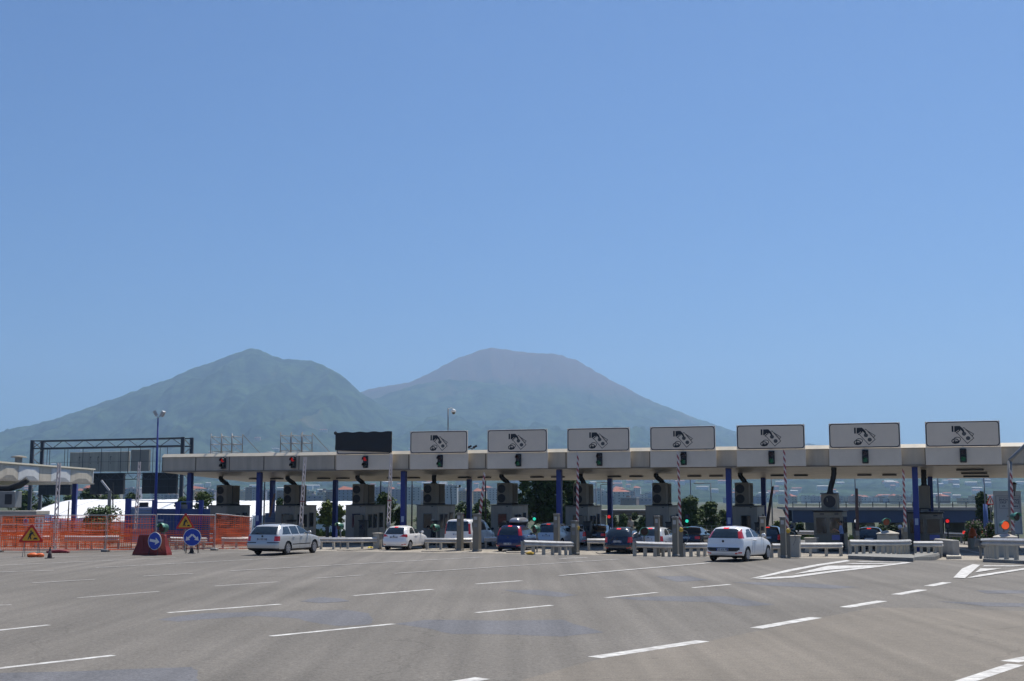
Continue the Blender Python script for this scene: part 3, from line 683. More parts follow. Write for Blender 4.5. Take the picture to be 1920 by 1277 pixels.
def big_booth(i, px0, px1, pyr, t, label, D=3.6):
    s0, zr = S(px0, pyr, t); s1 = S(px1, pyr, t)[0]; W = s1-s0; p = st((s0+s1)/2, t); kz = gz(p.x, p.y)+.15; H = zr-kz
    r = empty('toll_booth', (p.x, p.y, kz), RZ, label, 'toll booth', 'toll booths under the canopy'); BSC.append((s0+s1)/2)
    mb = MB(); mb.bbox(-W/2, W/2, 0, D, 0, H-.08, .04); mb.build('wall', M_booth2, r)
    mb = MB(); mb.bbox(-W/2-.08, W/2+.08, -.1, D+.08, H-.08, H, .03); mb.build('roof', M_dark, r)
    for x0, x1 in ((-W*.44, -W*.03), (W*.03, W*.44)):
        mb = MB(); mb.bbox(x0, x1, -.03, 0, .9, H-.38, .01); f = mb.build('window', M_acbox, r)
        mb = MB(); mb.bbox(x0+.05, x1-.05, -.045, -.031, .95, H-.43, .004); mb.build('pane', M_glass, f)
    for y0, y1 in ((.3, 1.5), (1.7, 3.1)):
        mb = MB(); mb.bbox(W/2, W/2+.03, y0, y1, .9, H-.35, .01); f = mb.build('window', M_dark, r)
        mb = MB(); mb.bbox(W/2+.031, W/2+.045, y0+.05, y1-.05, .95, H-.4, .004); mb.build('pane', M_glass, f)
    mb = MB(); mb.bbox(W*.12, W*.40, -.05, -.01, .55, .85, .01); mb.build('notice', mat('violet_notice', (.16, .17, .45), .5), r)
    for x in (-W*.2, W*.3): 
        mb = MB(); mb.box(x-.12, x+.12, -.02, 0, H-.25, H-.18); mb.build('name_plate', M_dark, r)
    return r, s0, s1, zr
_, a8, b8, z8 = big_booth(8, 1525, 1579, 957, -1., 'wide beige booth with single fan unit on top and blue shirted worker beside')
_, a9, b9, z9 = big_booth(9, 1700, 1767, 960, 1.5, 'rightmost booth, beige with two dark windows and a violet notice, behind the blue post')
# single fan unit
s_, z_ = S(1555, 950, -.4); r = empty('air_conditioner', tuple(st(s_, -.4, z8)), RZ, 'single large fan air conditioner on the wide booth with the blue shirted worker', 'air conditioner', 'air conditioners on the booth roofs')
mb = MB(); mb.bbox(-.48, .48, 0, 1.5, .05, 1.0, .03); mb.build('cabinet', M_acbox, r)
mb = MB(); mb.bbox(-.53, .53, -.08, .9, 1.0, 1.05, .01); mb.build('lid', M_dark, r)
mb = MB(); mb.tube([(.02, -.012, .54), (.02, .03, .54)], .37, 26); mb.build('fan_opening', M_black, r)
mb = MB(); mb.tube([(-.1, -.05, .5), (-.12, -.06, .75)], .04, 8); mb.tube([(.2, -.05, .2), (.33, -.1, .1), (.33, -.1, -.3), (.1, -.1, -.42)], .045, 8); mb.build('pipe', M_machine, r, smooth=True)
duct(s_+.0, .4, z8+1.05, 4.63, 'straight black duct from the canopy to the single fan air conditioner', .25, -1)
s_, z_ = S(1734, 950, 2.6); r = empty('air_conditioner', tuple(st(s_, 2.6, z9)), RZ, 'plain beige air conditioner case without a visible fan, above the rightmost booth', 'air conditioner', 'air conditioners on the booth roofs')
mb = MB(); mb.bbox(-.33, .33, 0, .95, .22, 1.62, .03); mb.build('cabinet', M_acbox, r)
mb = MB(); mb.bbox(-.36, .36, -.02, .98, .14, .22, .01); mb.bar((-.3, .3, 0), (-.3, .3, .14), .06); mb.bar((.3, .3, 0), (.3, .3, .14), .06); mb.build('stand', M_dark, r)
mb = MB()
for k in range(8): mb.bar((.34, .15+k*.1, .4), (.34, .15+k*.1, 1.45), .04, .03)
mb.build('cooling_fin', M_dark, r)
duct(s_, 3.0, z9+1.6, 4.63, 'short black duct above the plain beige air conditioner case', 0, 1, True)
# ------------------------------------------------------------------ ISLANDS
def island(s, t0, t1, W, label, m=M_apron, zoff=.05):
    r = T('kerb_island', s, t0, label, 'kerb island', 'raised islands between the lanes')
    mb = MB(); n = max(2, int((t1-t0)/1.5)); L = []
    for k in range(n+1):
        t = t0+(t1-t0)*k/n; w_ = W/2*(.45 if k == 0 else 1)
        p = st(s, t); z = gz(p.x, p.y)-r.location.z
        L.append([(-w_, t-t0, z-.1), (w_, t-t0, z-.1), (w_-.03, t-t0, z+zoff), (-w_+.03, t-t0, z+zoff)])
    i0 = len(mb.v)
    for q in L: mb.v += q
    for k in range(n):
        a = i0+k*4
        for j in range(4): mb.f.append((a+j, a+(j+1) % 4, a+4+(j+1) % 4, a+4+j))
    mb.f.append((i0+3, i0+2, i0+1, i0)); mb.f.append((i0+n*4, i0+n*4+1, i0+n*4+2, i0+n*4+3))
    mb.build('kerb', m, r); return r
for i in range(8): island(BSC[i], -9.2, 11, 2.3, 'low concrete island of the booth '+PLACE[i])
# ------------------------------------------------------------------ VEHICLES
def inpoly(x, y, P):
    c = False; n = len(P)
    for i in range(n):
        x1, y1 = P[i]; x2, y2 = P[i-1]
        if (y1 > y) != (y2 > y) and x < (x2-x1)*(y-y1)/(y2-y1)+x1: c = not c
    return c
def catmull(L, k):
    out = []; n = len(L)
    for i in range(n-1):
        p0, p1, p2, p3 = L[max(i-1, 0)], L[i], L[i+1], L[min(i+2, n-1)]
        for q in range(k):
            t = q/k; r = []
            for a, b, c, d in zip(p0, p1, p2, p3):
                m1 = (c-a)/2; m2 = (d-b)/2; dd = c-b
                if (b-a)*dd <= 0: m1 = 0
                else: m1 = math.copysign(min(abs(m1), 2*min(abs(b-a), abs(dd))), dd)
                if (d-c)*dd <= 0: m2 = 0
                else: m2 = math.copysign(min(abs(m2), 2*min(abs(d-c), abs(dd))), dd)
                r.append((2*t**3-3*t**2+1)*b+(t**3-2*t**2+t)*m1+(-2*t**3+3*t**2)*c+(t**3-t**2)*m2)
            out.append(r)
    out.append(list(L[-1])); return out
def carpaint(name, col, metal=0., rough=.28): return mat(name, col, rough, metal, coat=.8)
M_trim = mat('black_trim', (.02, .02, .022), .5); M_tail = mat('tail_lamp', (.32, .008, .01), .15, coat=1, emit=(1, .02, .02), es=.06)
M_redlit = mat('red_lens_lit', (.5, .01, .01), .2, coat=1, emit=(1, .05, .04), es=.9)
M_plate = mat('number_plate', (.62, .64, .66), .5); M_rim = mat('alloy_rim', (.42, .42, .44), .35, .6); M_lampc = mat('clear_lamp', (.6, .6, .62), .1, .3, coat=1)
M_pblue = mat('plate_blue', (.02, .06, .35), .5)
def vehicle(name, label, cat, loc, alpha, sp, paint):
    L_, wb, ro, R = sp['L'], sp['wb'], sp['ro'], sp['R']; ax = (ro, ro+wb)
    root = empty(name, loc, math.pi/2-alpha, label, cat, None)
    lev = catmull(sp['lev'], sp.get('k', 5)); NS, NR, NF, NC = 84, 34, 14, 7
    grid = []
    for (z, xr, xf, w_, rr, rf) in lev:
        rr = min(rr, w_*.98, (xf-xr)/2*.95); rf = min(rf, w_*.98, (xf-xr)/2*.95); ring = []
        for k in range(NS): x = xr+rr+(xf-rf-xr-rr)*k/NS; ring.append((x, -w_))
        for k in range(NC): a = rad(-90+90*k/NC); ring.append((xf-rf+rf*math.cos(a), -w_+rf+rf*math.sin(a)))
        for k in range(NF): ring.append((xf, -w_+rf+(2*w_-2*rf)*k/NF))
        for k in range(NC): a = rad(90*k/NC); ring.append((xf-rf+rf*math.cos(a), w_-rf+rf*math.sin(a)))
        for k in range(NS): x = xf-rf-(xf-rf-xr-rr)*k/NS; ring.append((x, w_))
        for k in range(NC): a = rad(90+90*k/NC); ring.append((xr+rr+rr*math.cos(a), w_-rr+rr*math.sin(a)))
        for k in range(NR): ring.append((xr, w_-rr-(2*w_-2*rr)*k/NR))
        for k in range(NC): a = rad(180+90*k/NC); ring.append((xr+rr+rr*math.cos(a), -w_+rr+rr*math.sin(a)))
        # bowed ends: middle of tail and nose stand out a little
        cr, cf = sp.get('bow', .05), sp.get('bowf', .14); mid = (xr+xf)/2; hw = (xf-xr)/2
        ring = [(x-(cr if x < mid else -cf)*(1-(y/w_)**2)*max(0, abs(x-mid)/hw-.75)/.25 if w_ > .4 else x,
                 y*(1-.035*max(0, (abs(x-mid)/hw-.45)/.55)**2), z+(.0 if z < lev[-1][0]-.2 else -.02*(y/max(w_, .1))**2)) for x, y in ring]
        grid.append(ring)
    M = len(grid[0]); V = [p for r in grid for p in r]; rules = sp['rules']; out = {}
    for j in range(len(grid)-1):
        for i in range(M):
            i2 = (i+1) % M; idx = (j*M+i, j*M+i2, (j+1)*M+i2, (j+1)*M+i)
            ps = [Vector(V[q]) for q in idx]; c = (ps[0]+ps[1]+ps[2]+ps[3])/4; n = (ps[2]-ps[0]).cross(ps[3]-ps[1])
            if n.length < 1e-9: continue
            n.normalize()
            if any((c.x-a)**2+(c.z-R)**2 < (R*1.17)**2 and c.z < R*2.25 for a in ax) and abs(c.y) > .45: continue
            key = 'body'
            for nm, view, P in rules:
                if view == 'side' and abs(n.y) > .35 and abs(c.y) > .4 and inpoly(c.x, c.z, P): key = nm+('|L' if c.y > 0 else '|R')
                elif view == 'rear' and n.x < -.12 and inpoly(abs(c.y), c.z, P): key = nm
                elif view == 'rear2' and n.x < -.12 and inpoly(abs(c.y), c.z, P): key = nm+('|L' if c.y > 0 else '|R')
                elif view == 'front' and n.x > .12 and inpoly(abs(c.y), c.z, P): key = nm
                elif view == 'front2' and n.x > .12 and inpoly(abs(c.y), c.z, P): key = nm+('|L' if c.y > 0 else '|R')
                else: continue
                break
            out.setdefault(key, []).append(idx)
    base = len(V)
    out['body'].append(tuple((len(grid)-1)*M+i for i in range(M)))
    und = [tuple(M-1-i for i in range(M))]
    MM = {'body': paint, 'rear_window': M_cglass, 'windscreen': M_cglass, 'side_window': M_cglass, 'quarter_window': M_cglass, 'tail_light': sp.get('tailm', M_tail), 'high_brake_light': M_redlit,
          'bumper_trim': M_trim, 'sill_trim': M_trim, 'headlight': M_lampc, 'rear_reflector': M_tail, 'grille': M_trim, 'bumper': sp.get('bm', paint), 'clear_lens': M_lampc}
    for key, F_ in out.items():
        nm = key.split('|')[0]; nm = ''.join(c for c in nm if not c.isdigit()); nm = nm.rstrip('_')
        used = sorted({q for f in F_ for q in f}); mp = {q: k for k, q in enumerate(used)}
        mb = MB(); mb.v = [V[q] for q in used]; mb.f = [tuple(mp[q] for q in f) for f in F_]
        mb.build(nm, MM[nm], root, smooth=True)
    mb = MB()                                        # floor pan and wheel wells
    z0 = lev[0][0]
    mb.box(ax[0]-R*1.2, ax[0]+R*1.2, -lev[0][3]*.62, lev[0][3]*.62, z0, R*2.3); mb.box(ax[1]-R*1.2, ax[1]+R*1.2, -lev[0][3]*.62, lev[0][3]*.62, z0, R*2.3)
    mb.box(.3, L_-.4, -lev[0][3]*.9, lev[0][3]*.9, z0-.01, z0+.02)
    for a in ax:
        for sgn in (-1, 1):
            Wd = sp['W']/2*.955; n = 14; rr = R*1.18
            for k in range(n):
                p, q = rad(-25+230*k/n), rad(-25+230*(k+1)/n); f = lambda an, yy: (a+rr*math.cos(an), yy*sgn, R+rr*math.sin(an))
                mb.quad(f(p, Wd-.03), f(q, Wd-.03), f(q, Wd-.45), f(p, Wd-.45))
    mb.build('underbody', mat('underbody_black', (.006, .006, .006), .9), root)
    for a in ax:
        for sgn in (-1, 1):
            y1 = sgn*(sp['W']/2-.015); y0 = sgn*(sp['W']/2-.215); ax_ = (0, -sgn, 0); W_ = .2
            prof = [(-.004, R*.64), (.006, R*.90), (.03, R*.985), (.06, R), (W_-.06, R), (W_-.03, R*.985), (W_, R*.85), (W_, R*.5)]
            mb = MB(); mb.tube([(a, y1-sgn*q, R) for q, _ in prof], [r for _, r in prof], 28, True); w_ = mb.build('wheel', M_rubber, root, smooth='edge')
            mb = MB(); mb.tube([(a, y1+sgn*.004, R), (a, y1+sgn*.007, R)], [R*.66, R*.66], 28); 
            rimc = mb.build('rim', mat('rim_shadow', (.035, .035, .038), .6), w_)
            mb = MB(); ns = sp.get('spokes', 7)
            for k in range(ns):
                an = 2*math.pi*k/ns+.2; d = Vector((math.cos(an), 0, math.sin(an)))
                mb.bar(Vector((a, y1+sgn*.012, R))+d*.02, Vector((a, y1+sgn*.012, R))+d*R*.63, .075*R/.3, .014, up=(0, 1, 0))
            for k in range(24):
                p, q = 2*math.pi*k/24, 2*math.pi*(k+1)/24; f = lambda an, r: (a+r*math.cos(an), y1+sgn*.005, R+r*math.sin(an))
                mb.prism([f(p, R*.58), f(q, R*.58), f(q, R*.67), f(p, R*.67)], (0, sgn*.012, 0))
            mb.tube([(a, y1+sgn*.004, R), (a, y1+sgn*.02, R)], R*.16, 12)
            mb.build('spokes', sp.get('rimm', M_rim), w_)
    # width of the body at a height
    def wat(z):
        for q, p in zip(lev, lev[1:]):
            if q[0] <= z <= p[0]: k = (z-q[0])/(p[0]-q[0]+1e-9); return q[3]+(p[3]-q[3])*k
        return lev[-1][3]
    def xat(z):
        for q, p in zip(lev, lev[1:]):
            if q[0] <= z <= p[0]: k = (z-q[0])/(p[0]-q[0]+1e-9); return q[1]+(p[1]-q[1])*k
        return 0
    for xs_ in sp['seams']:
        for sgn in (-1, 1):
            zs = [sp['z0']+(sp['zb']-sp['z0'])*k/6 for k in range(7)]
            mb = MB(); mb.tube([(xs_[0]+(xs_[1]-xs_[0])*k/6, sgn*(wat(z)*.998), z) for k, z in enumerate(zs)], .007, 4); mb.build('door_seam', M_trim, root)
            if len(xs_) > 2:
                zh = sp['zb']-.09; mb = MB(); mb.bbox(xs_[2]-.09, xs_[2]+.09, min(sgn*(wat(zh)-.01), sgn*(wat(zh)+.035)), max(sgn*(wat(zh)-.01), sgn*(wat(zh)+.035)), zh-.02, zh+.02, .008); mb.build('door_handle', paint, root)
    mx, mz = sp['mir']
    for sgn in (-1, 1):
        yb = wat(mz); mb = MB(); mb.blob((mx, sgn*(yb+.10), mz+.05), .06, .11, .085, 10, 7); mb.bar((mx+.02, sgn*(yb-.02), mz), (mx, sgn*(yb+.06), mz+.03), .04)
        mb.build('mirror', sp.get('mirm', paint), root, smooth=True)
    # number plate
    pz = sp['plz']; px_ = xat(pz)-sp.get('bow', .05)-.012
    mb = MB(); mb.bbox(px_-.008, px_+.02, -.26, .26, pz-.055, pz+.055, .004); pl = mb.build('number_plate', M_plate, root)
    for sy in (-1, 1):
        mb = MB(); mb.box(px_-.0095, px_-.0078, sy*.24-.018, sy*.24+.018, pz-.05, pz+.05); mb.build('plate_band', M_pblue, pl)
    if sp.get('ptxt'): text_mesh(sp['ptxt'], .105, 'plate_text', M_trim, pl, (px_-.0095, 0, pz), (math.pi/2, 0, -math.pi/2))
    if sp.get('badge'):
        bz = sp['badge']; bx = xat(bz)-sp.get('bow', .05)-.012; mb = MB(); mb.disc((bx, 0, bz), (-1, 0, 0), .05, 14, .012); mb.build('badge', M_trim, root)
    if sp.get('wiper'):
        z1 = sp['wiper']; x1 = xat(z1)-.07; mb = MB(); mb.bar((x1, .0, z1), (xat(z1+.05)-.05, .42, z1+.06), .02); mb.build('wiper', M_trim, root)
    return root
# --- kinds
ESTATE = dict(L=4.68, W=1.745, wb=2.70, ro=1.0, R=.315, lev=[(.19,.30,4.40,.74,.2,.3),(.26,.08,4.60,.84,.16,.35),(.36,.0,4.67,.865,.14,.4),(.50,-.02,4.68,.872,.14,.42),(.60,.0,4.66,.872,.14,.45),
   (.72,.05,4.58,.868,.13,.5),(.82,.07,4.35,.862,.12,.5),(.90,.09,3.80,.85,.12,.3),(.95,.11,3.45,.835,.12,.25),(1.10,.22,3.18,.785,.12,.25),(1.25,.36,2.86,.735,.12,.25),(1.35,.46,2.62,.69,.13,.25),(1.41,.56,2.42,.64,.15,.3),(1.445,.80,2.15,.52,.2,.3),(1.46,1.15,1.9,.30,.2,.2)],
   rules=[('rear_window','rear',[(0,.97),(.70,.97),(.60,1.345),(0,1.345)]), ('side_window1','side',[(.50,.985),(1.30,.985),(1.22,1.345),(.72,1.33)]), ('side_window2','side',[(1.37,.985),(2.12,.985),(2.02,1.365),(1.29,1.35)]),
     ('side_window3','side',[(2.19,.985),(3.16,.985),(2.85,1.17),(2.50,1.355),(2.09,1.365)]), ('windscreen','front',[(0,1.0),(.72,1.0),(.58,1.36),(0,1.36)]),
     ('tail_light','rear2',[(.64,.67),(1,.67),(1,.90),(.64,.90)]), ('tail_light','side',[(-.1,.67),(.24,.67),(.24,.90),(-.1,.90)]),
     ('bumper_trim1','rear',[(.30,.575),(1,.575),(1,.625),(.30,.625)]), ('sill_trim','side',[(.1,.0),(4.7,.0),(4.7,.30),(.1,.30)]), ('sill_trim2','side',[(1.40,.485),(3.25,.485),(3.25,.515),(1.40,.515)]), ('bumper_trim2','rear',[(0,0),(1,0),(1,.34),(0,.34)]),
     ('headlight','front2',[(.5,.6),(1,.6),(1,.76),(.5,.76)]),('grille','front',[(0,.6),(.4,.6),(.4,.74),(0,.74)])],
   seams=[(1.28,1.40,1.55),(2.14,2.16,2.32),(3.18,3.22)], z0=.30, zb=.95, mir=(3.02,.98), plz=.76, ptxt='DC 359 NG', badge=.90, wiper=1.0, bow=.05, spokes=7)
def hatch(L=3.95, W=1.69, H=1.50, tail='high', wb=2.50, plz=.50, black=True, ptxt='CG 616 PB', bowr=.10):
    h = H/1.5; rl = .10
    lev = [(.19,.30,L-.35,.70,.25,.3),(.26,.10,L-.12,W/2-.05,.22,.35),(.38,.02,L-.03,W/2-.01,.24,.4),(.52,.0,L,W/2,.26,.45),(.62,.03,L-.02,W/2,.24,.45),(.74,.09,L-.12,W/2-.005,.22,.45),(.85,.11,L-.42,W/2-.015,.2,.4),(.93,.13,L-.82,W/2-.03,.18,.3),
       (.99,.15,L-1.05,W/2-.05,.17,.25),(1.14*h,.25,L-1.42,W/2-.105,.16,.25),(1.28*h,.36,L-1.74,W/2-.16,.16,.25),(1.38*h,.46,L-1.98,W/2-.21,.17,.3),(1.44*h,.56,L-2.2,W/2-.26,.2,.3),(1.485*h,.85,max(L-2.45,1.6),W/2-.38,.2,.3),(1.50*h,1.10,max(L-2.65,1.45),.25,.15,.15)]
    ru = [('high_brake_light','rear',[(0,1.40*h),(.12,1.40*h),(.12,1.445*h),(0,1.445*h)]), ('rear_window','rear',[(0,1.0),(.62,1.0),(.53,1.385*h),(0,1.40*h)]),
       ('side_window1','side',[(.72,1.02),(1.50,1.01),(1.42,1.375*h),(1.05,1.36*h),(.80,1.20*h)]), ('side_window2','side',[(1.57,1.01),(L-1.28,1.0),(L-1.62,1.2*h),(L-2.0,1.375*h),(1.49,1.385*h)]), ('windscreen','front',[(0,1.03),(W/2-.14,1.03),(W/2-.26,1.38*h),(0,1.40*h)]),
       ('headlight','front2',[(.45,.62),(1,.62),(1,.80),(.45,.80)])]
    if tail == 'high': ru += [('tail_light','rear2',[(.635,.98),(.9,.98),(.9,1.36*h),(.60,1.38*h)]), ('tail_light','side',[(.0,.98),(.46,.98),(.50,1.30*h),(.2,1.36*h)])]
    if tail == 'mid': ru += [('tail_light','rear2',[(.40,.86),(.9,.80),(.9,1.0),(.62,.985)]), ('tail_light','side',[(-.1,.80),(.34,.92),(.30,1.0),(-.1,1.0)])]
    if tail == 'low': ru += [('tail_light','rear2',[(.60,.66),(.9,.66),(.9,.98),(.66,.98)]), ('tail_light','side',[(-.1,.66),(.26,.66),(.30,.95),(-.1,.98)])]
    if black: ru += [('bumper_trim','rear',[(0,.43),(.55,.43),(.72,.50),(.74,.60),(0,.60)])]
    ru += [('rear_reflector','rear2',[(.55,.33),(.78,.36),(.78,.40),(.55,.385)]), ('bumper_trim2','rear',[(0,0),(1,0),(1,.255),(0,.255)]), ('sill_trim','side',[(.1,.0),(4.7,.0),(4.7,.235),(.1,.235)])]
    return dict(L=L, W=W, wb=wb, ro=.72, R=.30, lev=lev, rules=ru, seams=[(1.22,1.30,1.50),(1.52,1.54,1.72),(L-1.38,L-1.32)][1 if tail == 'low3' else 0:], z0=.28, zb=.98, mir=(L-1.42,1.03), plz=plz, ptxt=ptxt, badge=.86, wiper=1.01, bow=bowr, spokes=9)
def van():
    W = 1.90; L = 4.75
    lev = [(.22,.2,L-.3,.78,.15,.3),(.32,.04,L-.08,.92,.14,.4),(.5,.0,L,.945,.14,.45),(.75,.02,L-.05,.95,.13,.5),(.95,.04,L-.30,.945,.12,.45),(1.08,.05,L-.75,.93,.12,.35),(1.2,.06,L-1.0,.91,.12,.3),(1.45,.10,L-1.35,.875,.12,.3),(1.68,.16,L-1.68,.84,.13,.3),(1.80,.22,L-1.9,.80,.16,.3),(1.87,.32,L-2.1,.70,.2,.3),(1.90,.6,L-2.5,.45,.2,.2)]
    ru = [('rear_window','rear',[(0,1.12),(.80,1.12),(.72,1.74),(0,1.74)]), ('tail_light','rear2',[(.80,.95),(1,.95),(1,1.60),(.76,1.62)]), ('tail_light','side',[(-.1,.98),(.14,.98),(.2,1.6),(-.1,1.6)]),
      ('side_window1','side',[(.45,1.18),(1.75,1.18),(1.75,1.70),(.5,1.70)]), ('side_window2','side',[(1.9,1.18),(2.75,1.18),(2.65,1.72),(1.9,1.72)]), ('side_window3','side',[(2.85,1.16),(3.72,1.14),(3.35,1.45),(2.95,1.70),(2.78,1.72)]),
      ('windscreen','front',[(0,1.18),(.86,1.18),(.74,1.74),(0,1.74)]), ('bumper_trim','rear',[(0,0),(1,0),(1,.42),(0,.42)]), ('sill_trim','side',[(.1,.0),(4.9,.0),(4.9,.34),(.1,.34)]),('headlight','front2',[(.5,.7),(1,.7),(1,.9),(.5,.9)])]
    return dict(L=L, W=W, wb=3.0, ro=.85, R=.33, lev=lev, rules=ru, seams=[(1.80,1.80),(2.80,2.80,2.98),(3.85,3.80)], z0=.36, zb=1.12, mir=(3.62,1.18), plz=.92, ptxt='', badge=0, wiper=1.14, bow=.03, spokes=6, mirm=M_trim)
def sedan():
    L = 4.45; W = 1.72
    lev = [(.19,.30,L-.3,.74,.2,.3),(.28,.06,L-.06,.83,.16,.35),(.42,.0,L,.855,.18,.4),(.58,.0,L,.86,.18,.45),(.72,.04,L-.1,.855,.18,.5),(.86,.07,L-.4,.845,.18,.4),(.93,.10,L-.85,.83,.18,.3),(.97,.45,L-1.12,.80,.2,.25),(1.02,.72,L-1.25,.77,.2,.25),(1.15,.92,L-1.5,.72,.2,.25),(1.28,1.15,L-1.8,.66,.2,.25),(1.36,1.38,L-2.05,.60,.2,.25),(1.40,1.65,L-2.3,.48,.2,.2),(1.42,1.95,L-2.45,.25,.15,.15)]
    ru = [('rear_window','rear',[(0,1.0),(.66,1.0),(.54,1.33),(0,1.33)]), ('side_window1','side',[(1.12,1.0),(2.05,.99),(1.98,1.32),(1.5,1.31)]), ('side_window2','side',[(2.12,.99),(3.05,.99),(2.75,1.16),(2.4,1.32),(2.05,1.325)]),
      ('windscreen','front',[(0,1.04),(.68,1.04),(.54,1.34),(0,1.34)]), ('tail_light','rear2',[(.52,.66),(1,.66),(1,.84),(.52,.84)]), ('bumper_trim','rear',[(0,.50),(1,.50),(1,.57),(0,.57)]), ('sill_trim','side',[(.1,.0),(4.7,.0),(4.7,.25),(.1,.25)])]
    return dict(L=L, W=W, wb=2.6, ro=.95, R=.30, lev=lev, rules=ru, seams=[(1.3,1.42,1.6),(2.05,2.08,2.24),(3.1,3.14)], z0=.28, zb=.96, mir=(2.95,1.0), plz=.75, ptxt='', badge=0, bow=.04)
def place_car(kind, px, py, label, cat, paint, sp, alpha=19., z=None):
    """px,py: where the rear right tyre meets the ground"""
    p = G(px, py); a = rad(alpha); f = Vector((math.sin(a), math.cos(a), 0)); lf = Vector((-f.y, f.x, 0))
    o = p-f*sp['ro']+lf*(sp['W']/2-.1)
    o.z = gz(o.x+f.x*2, o.y+f.y*2)
    z0 = gz(o.x+f.x*sp['ro'], o.y+f.y*sp['ro']); z1 = gz(o.x+f.x*(sp['ro']+sp['wb']), o.y+f.y*(sp['ro']+sp['wb'])); pt = math.atan((z1-z0)/sp['wb'])
    o.z = z0-math.tan(pt)*sp['ro']+.004
    r = vehicle(kind, label, cat, tuple(o), a, sp, paint); r.rotation_euler.y = -pt; return r
P_silver = carpaint('silver_paint', (.62, .62, .60), .35, .32); P_white = carpaint('white_car_paint', (.90, .89, .87), 0, .3)
P_blue = carpaint('deep_blue_paint', (.008, .018, .10), .2, .25); P_navy = carpaint('navy_grey_paint', (.016, .025, .045), .3, .25)
P_grey = carpaint('grey_blue_paint', (.20, .25, .32), .5, .3); P_black = carpaint('black_paint_car', (.012, .014, .018), .2, .2); P_wht2 = carpaint('pearl_paint', (.62, .65, .68), .2, .3)
c1 = place_car('estate_car', 537, 1040.6, 'silver estate car with square red tail lights in front of the orange fence', 'car', P_silver, ESTATE, 18.7)
mb = MB()
for sy in (-1, 1): mb.tube([(.75, sy*.56, 1.44), (.85, sy*.56, 1.485), (2.2, sy*.56, 1.49), (2.4, sy*.56, 1.43)], .016, 6)
for sy in (-1, 1):
    mb = MB(); mb.tube([(.75, sy*.56, 1.44), (.85, sy*.56, 1.49), (2.2, sy*.56, 1.495), (2.4, sy*.56, 1.43)], .018, 6); mb.build('roof_rail', M_trim, c1)
c2 = place_car('hatchback', 767, 1031.5, 'white hatchback with wedge shaped red tail lights left of the white van', 'car', P_white, hatch(3.88, 1.69, 1.51, 'mid', 2.51, .80, False, 'EB 170 RY', .08), 19)
c3 = place_car('hatchback', 1399, 1053, 'white five door hatchback with tall red tail lights and black bumper insert', 'car', P_white, hatch(4.0, 1.69, 1.49, 'high', 2.51, .51, True, 'CG 616 PB'), 31)
c4 = place_car('van', 889, 1029, 'white passenger van with tall red tail lights, partly behind two grey terminals', 'van', P_white, van(), 21)
mpv = hatch(3.95, 1.70, 1.62, 'high', 2.51, .48, False, 'CZ 780 MC', .08)
c5 = place_car('minivan', 981, 1034, 'dark blue small minivan carrying a grey roof box', 'car', P_blue, mpv, 19)
c5b = place_car('minivan', 1052, 1027, 'pale silver blue car right of the blue car with the roof box', 'car', P_wht2, hatch(4.1, 1.74, 1.62, 'low', 2.6, .8, False, '', .08), 24)
c6 = place_car('small_car', 1100, 1024, 'small white car half hidden behind the terminal with the red and white barrier', 'car', P_white, hatch(3.6, 1.62, 1.48, 'low', 2.4, .8, False, '', .08), 19)
c7 = place_car('sedan', 1138, 1023, 'dark saloon in the shade just left of the dark blue hatchback', 'car', P_navy, sedan(), 16)
c8 = place_car('hatchback', 1187, 1038.5, 'dark blue rounded hatchback with a green sheet behind its rear window', 'car', P_navy, hatch(3.78, 1.70, 1.53, 'low', 2.39, .72, False, 'CV 318 LC', .14), 19)
mb = MB(); mb.box(.22, .225, -.52, -.12, 1.03, 1.16); mb.build('green_sheet', mat('green_sheet', (.12, .5, .10), .6, emit=None), c8)
c9 = place_car('hatchback', 1246, 1036, 'silver grey hatchback behind the two terminals right of the dark blue hatchback', 'car', P_wht2, hatch(4.1, 1.74, 1.50, 'low', 2.6, .8, False, '', .08), 26)
c10 = place_car('sedan', 1315, 1030, 'dark blue saloon behind the white hatchback on the right', 'car', P_navy, sedan(), 19)
c11 = place_car('hatchback', 1464, 1032, 'black car with lit high brake light beside the striped barrier pole', 'car', P_black, hatch(3.8, 1.66, 1.50, 'low', 2.4, .8, False, '', .08), 19)
c12 = place_car('hatchback', 1655, 1036, 'black car mostly hidden by the concrete block with the brown lamp', 'car', P_black, hatch(3.8, 1.66, 1.50, 'low', 2.4, .8, False, '', .08), 19)
# roof box
r = empty('roof_box', tuple(c5.matrix_basis @ Vector((1.75, -.12, 1.62))), c5.rotation_euler.z, 'silver grey roof box on top of the dark blue car', 'roof box')
mb = MB(); R0 = [(-1.0, .28), (-.98, .36), (.95, .36), (1.0, .2)]
lv = [(.04,.92,.34),(.12,1.0,.40),(.20,.99,.40),(.30,.93,.36),(.38,.80,.29),(.42,.55,.18)]
def superring(a, b, z, n=32): 
    out = []
    for k in range(n):
        t = 2*math.pi*k/n; c, s = math.cos(t), math.sin(t); out.append((math.copysign(abs(c)**.45, c)*a, math.copysign(abs(s)**.45, s)*b, z))
    return out
def stack(mb, rings):
    b = len(mb.v); n = len(rings[0])
    for q in rings: mb.v += q
    for j in range(len(rings)-1):
        for k in range(n): a = b+j*n+k; c = b+j*n+(k+1) % n; mb.f.append((a, c, c+n, a+n))
    mb.f.append(tuple(b+n-1-k for k in range(n))); e = b+(len(rings)-1)*n; mb.f.append(tuple(e+k for k in range(n)))
    return mb
stack(mb, [superring(a, b, z) for z, a, b in lv[1:]]); mb.build('lid', carpaint('box_grey', (.30, .31, .33), .3, .3), r, smooth=True)
mb = MB(); stack(mb, [superring(.9, .34, .03), superring(1.0, .40, .119)]); mb.build('tray', M_trim, r)
mb = MB(); 
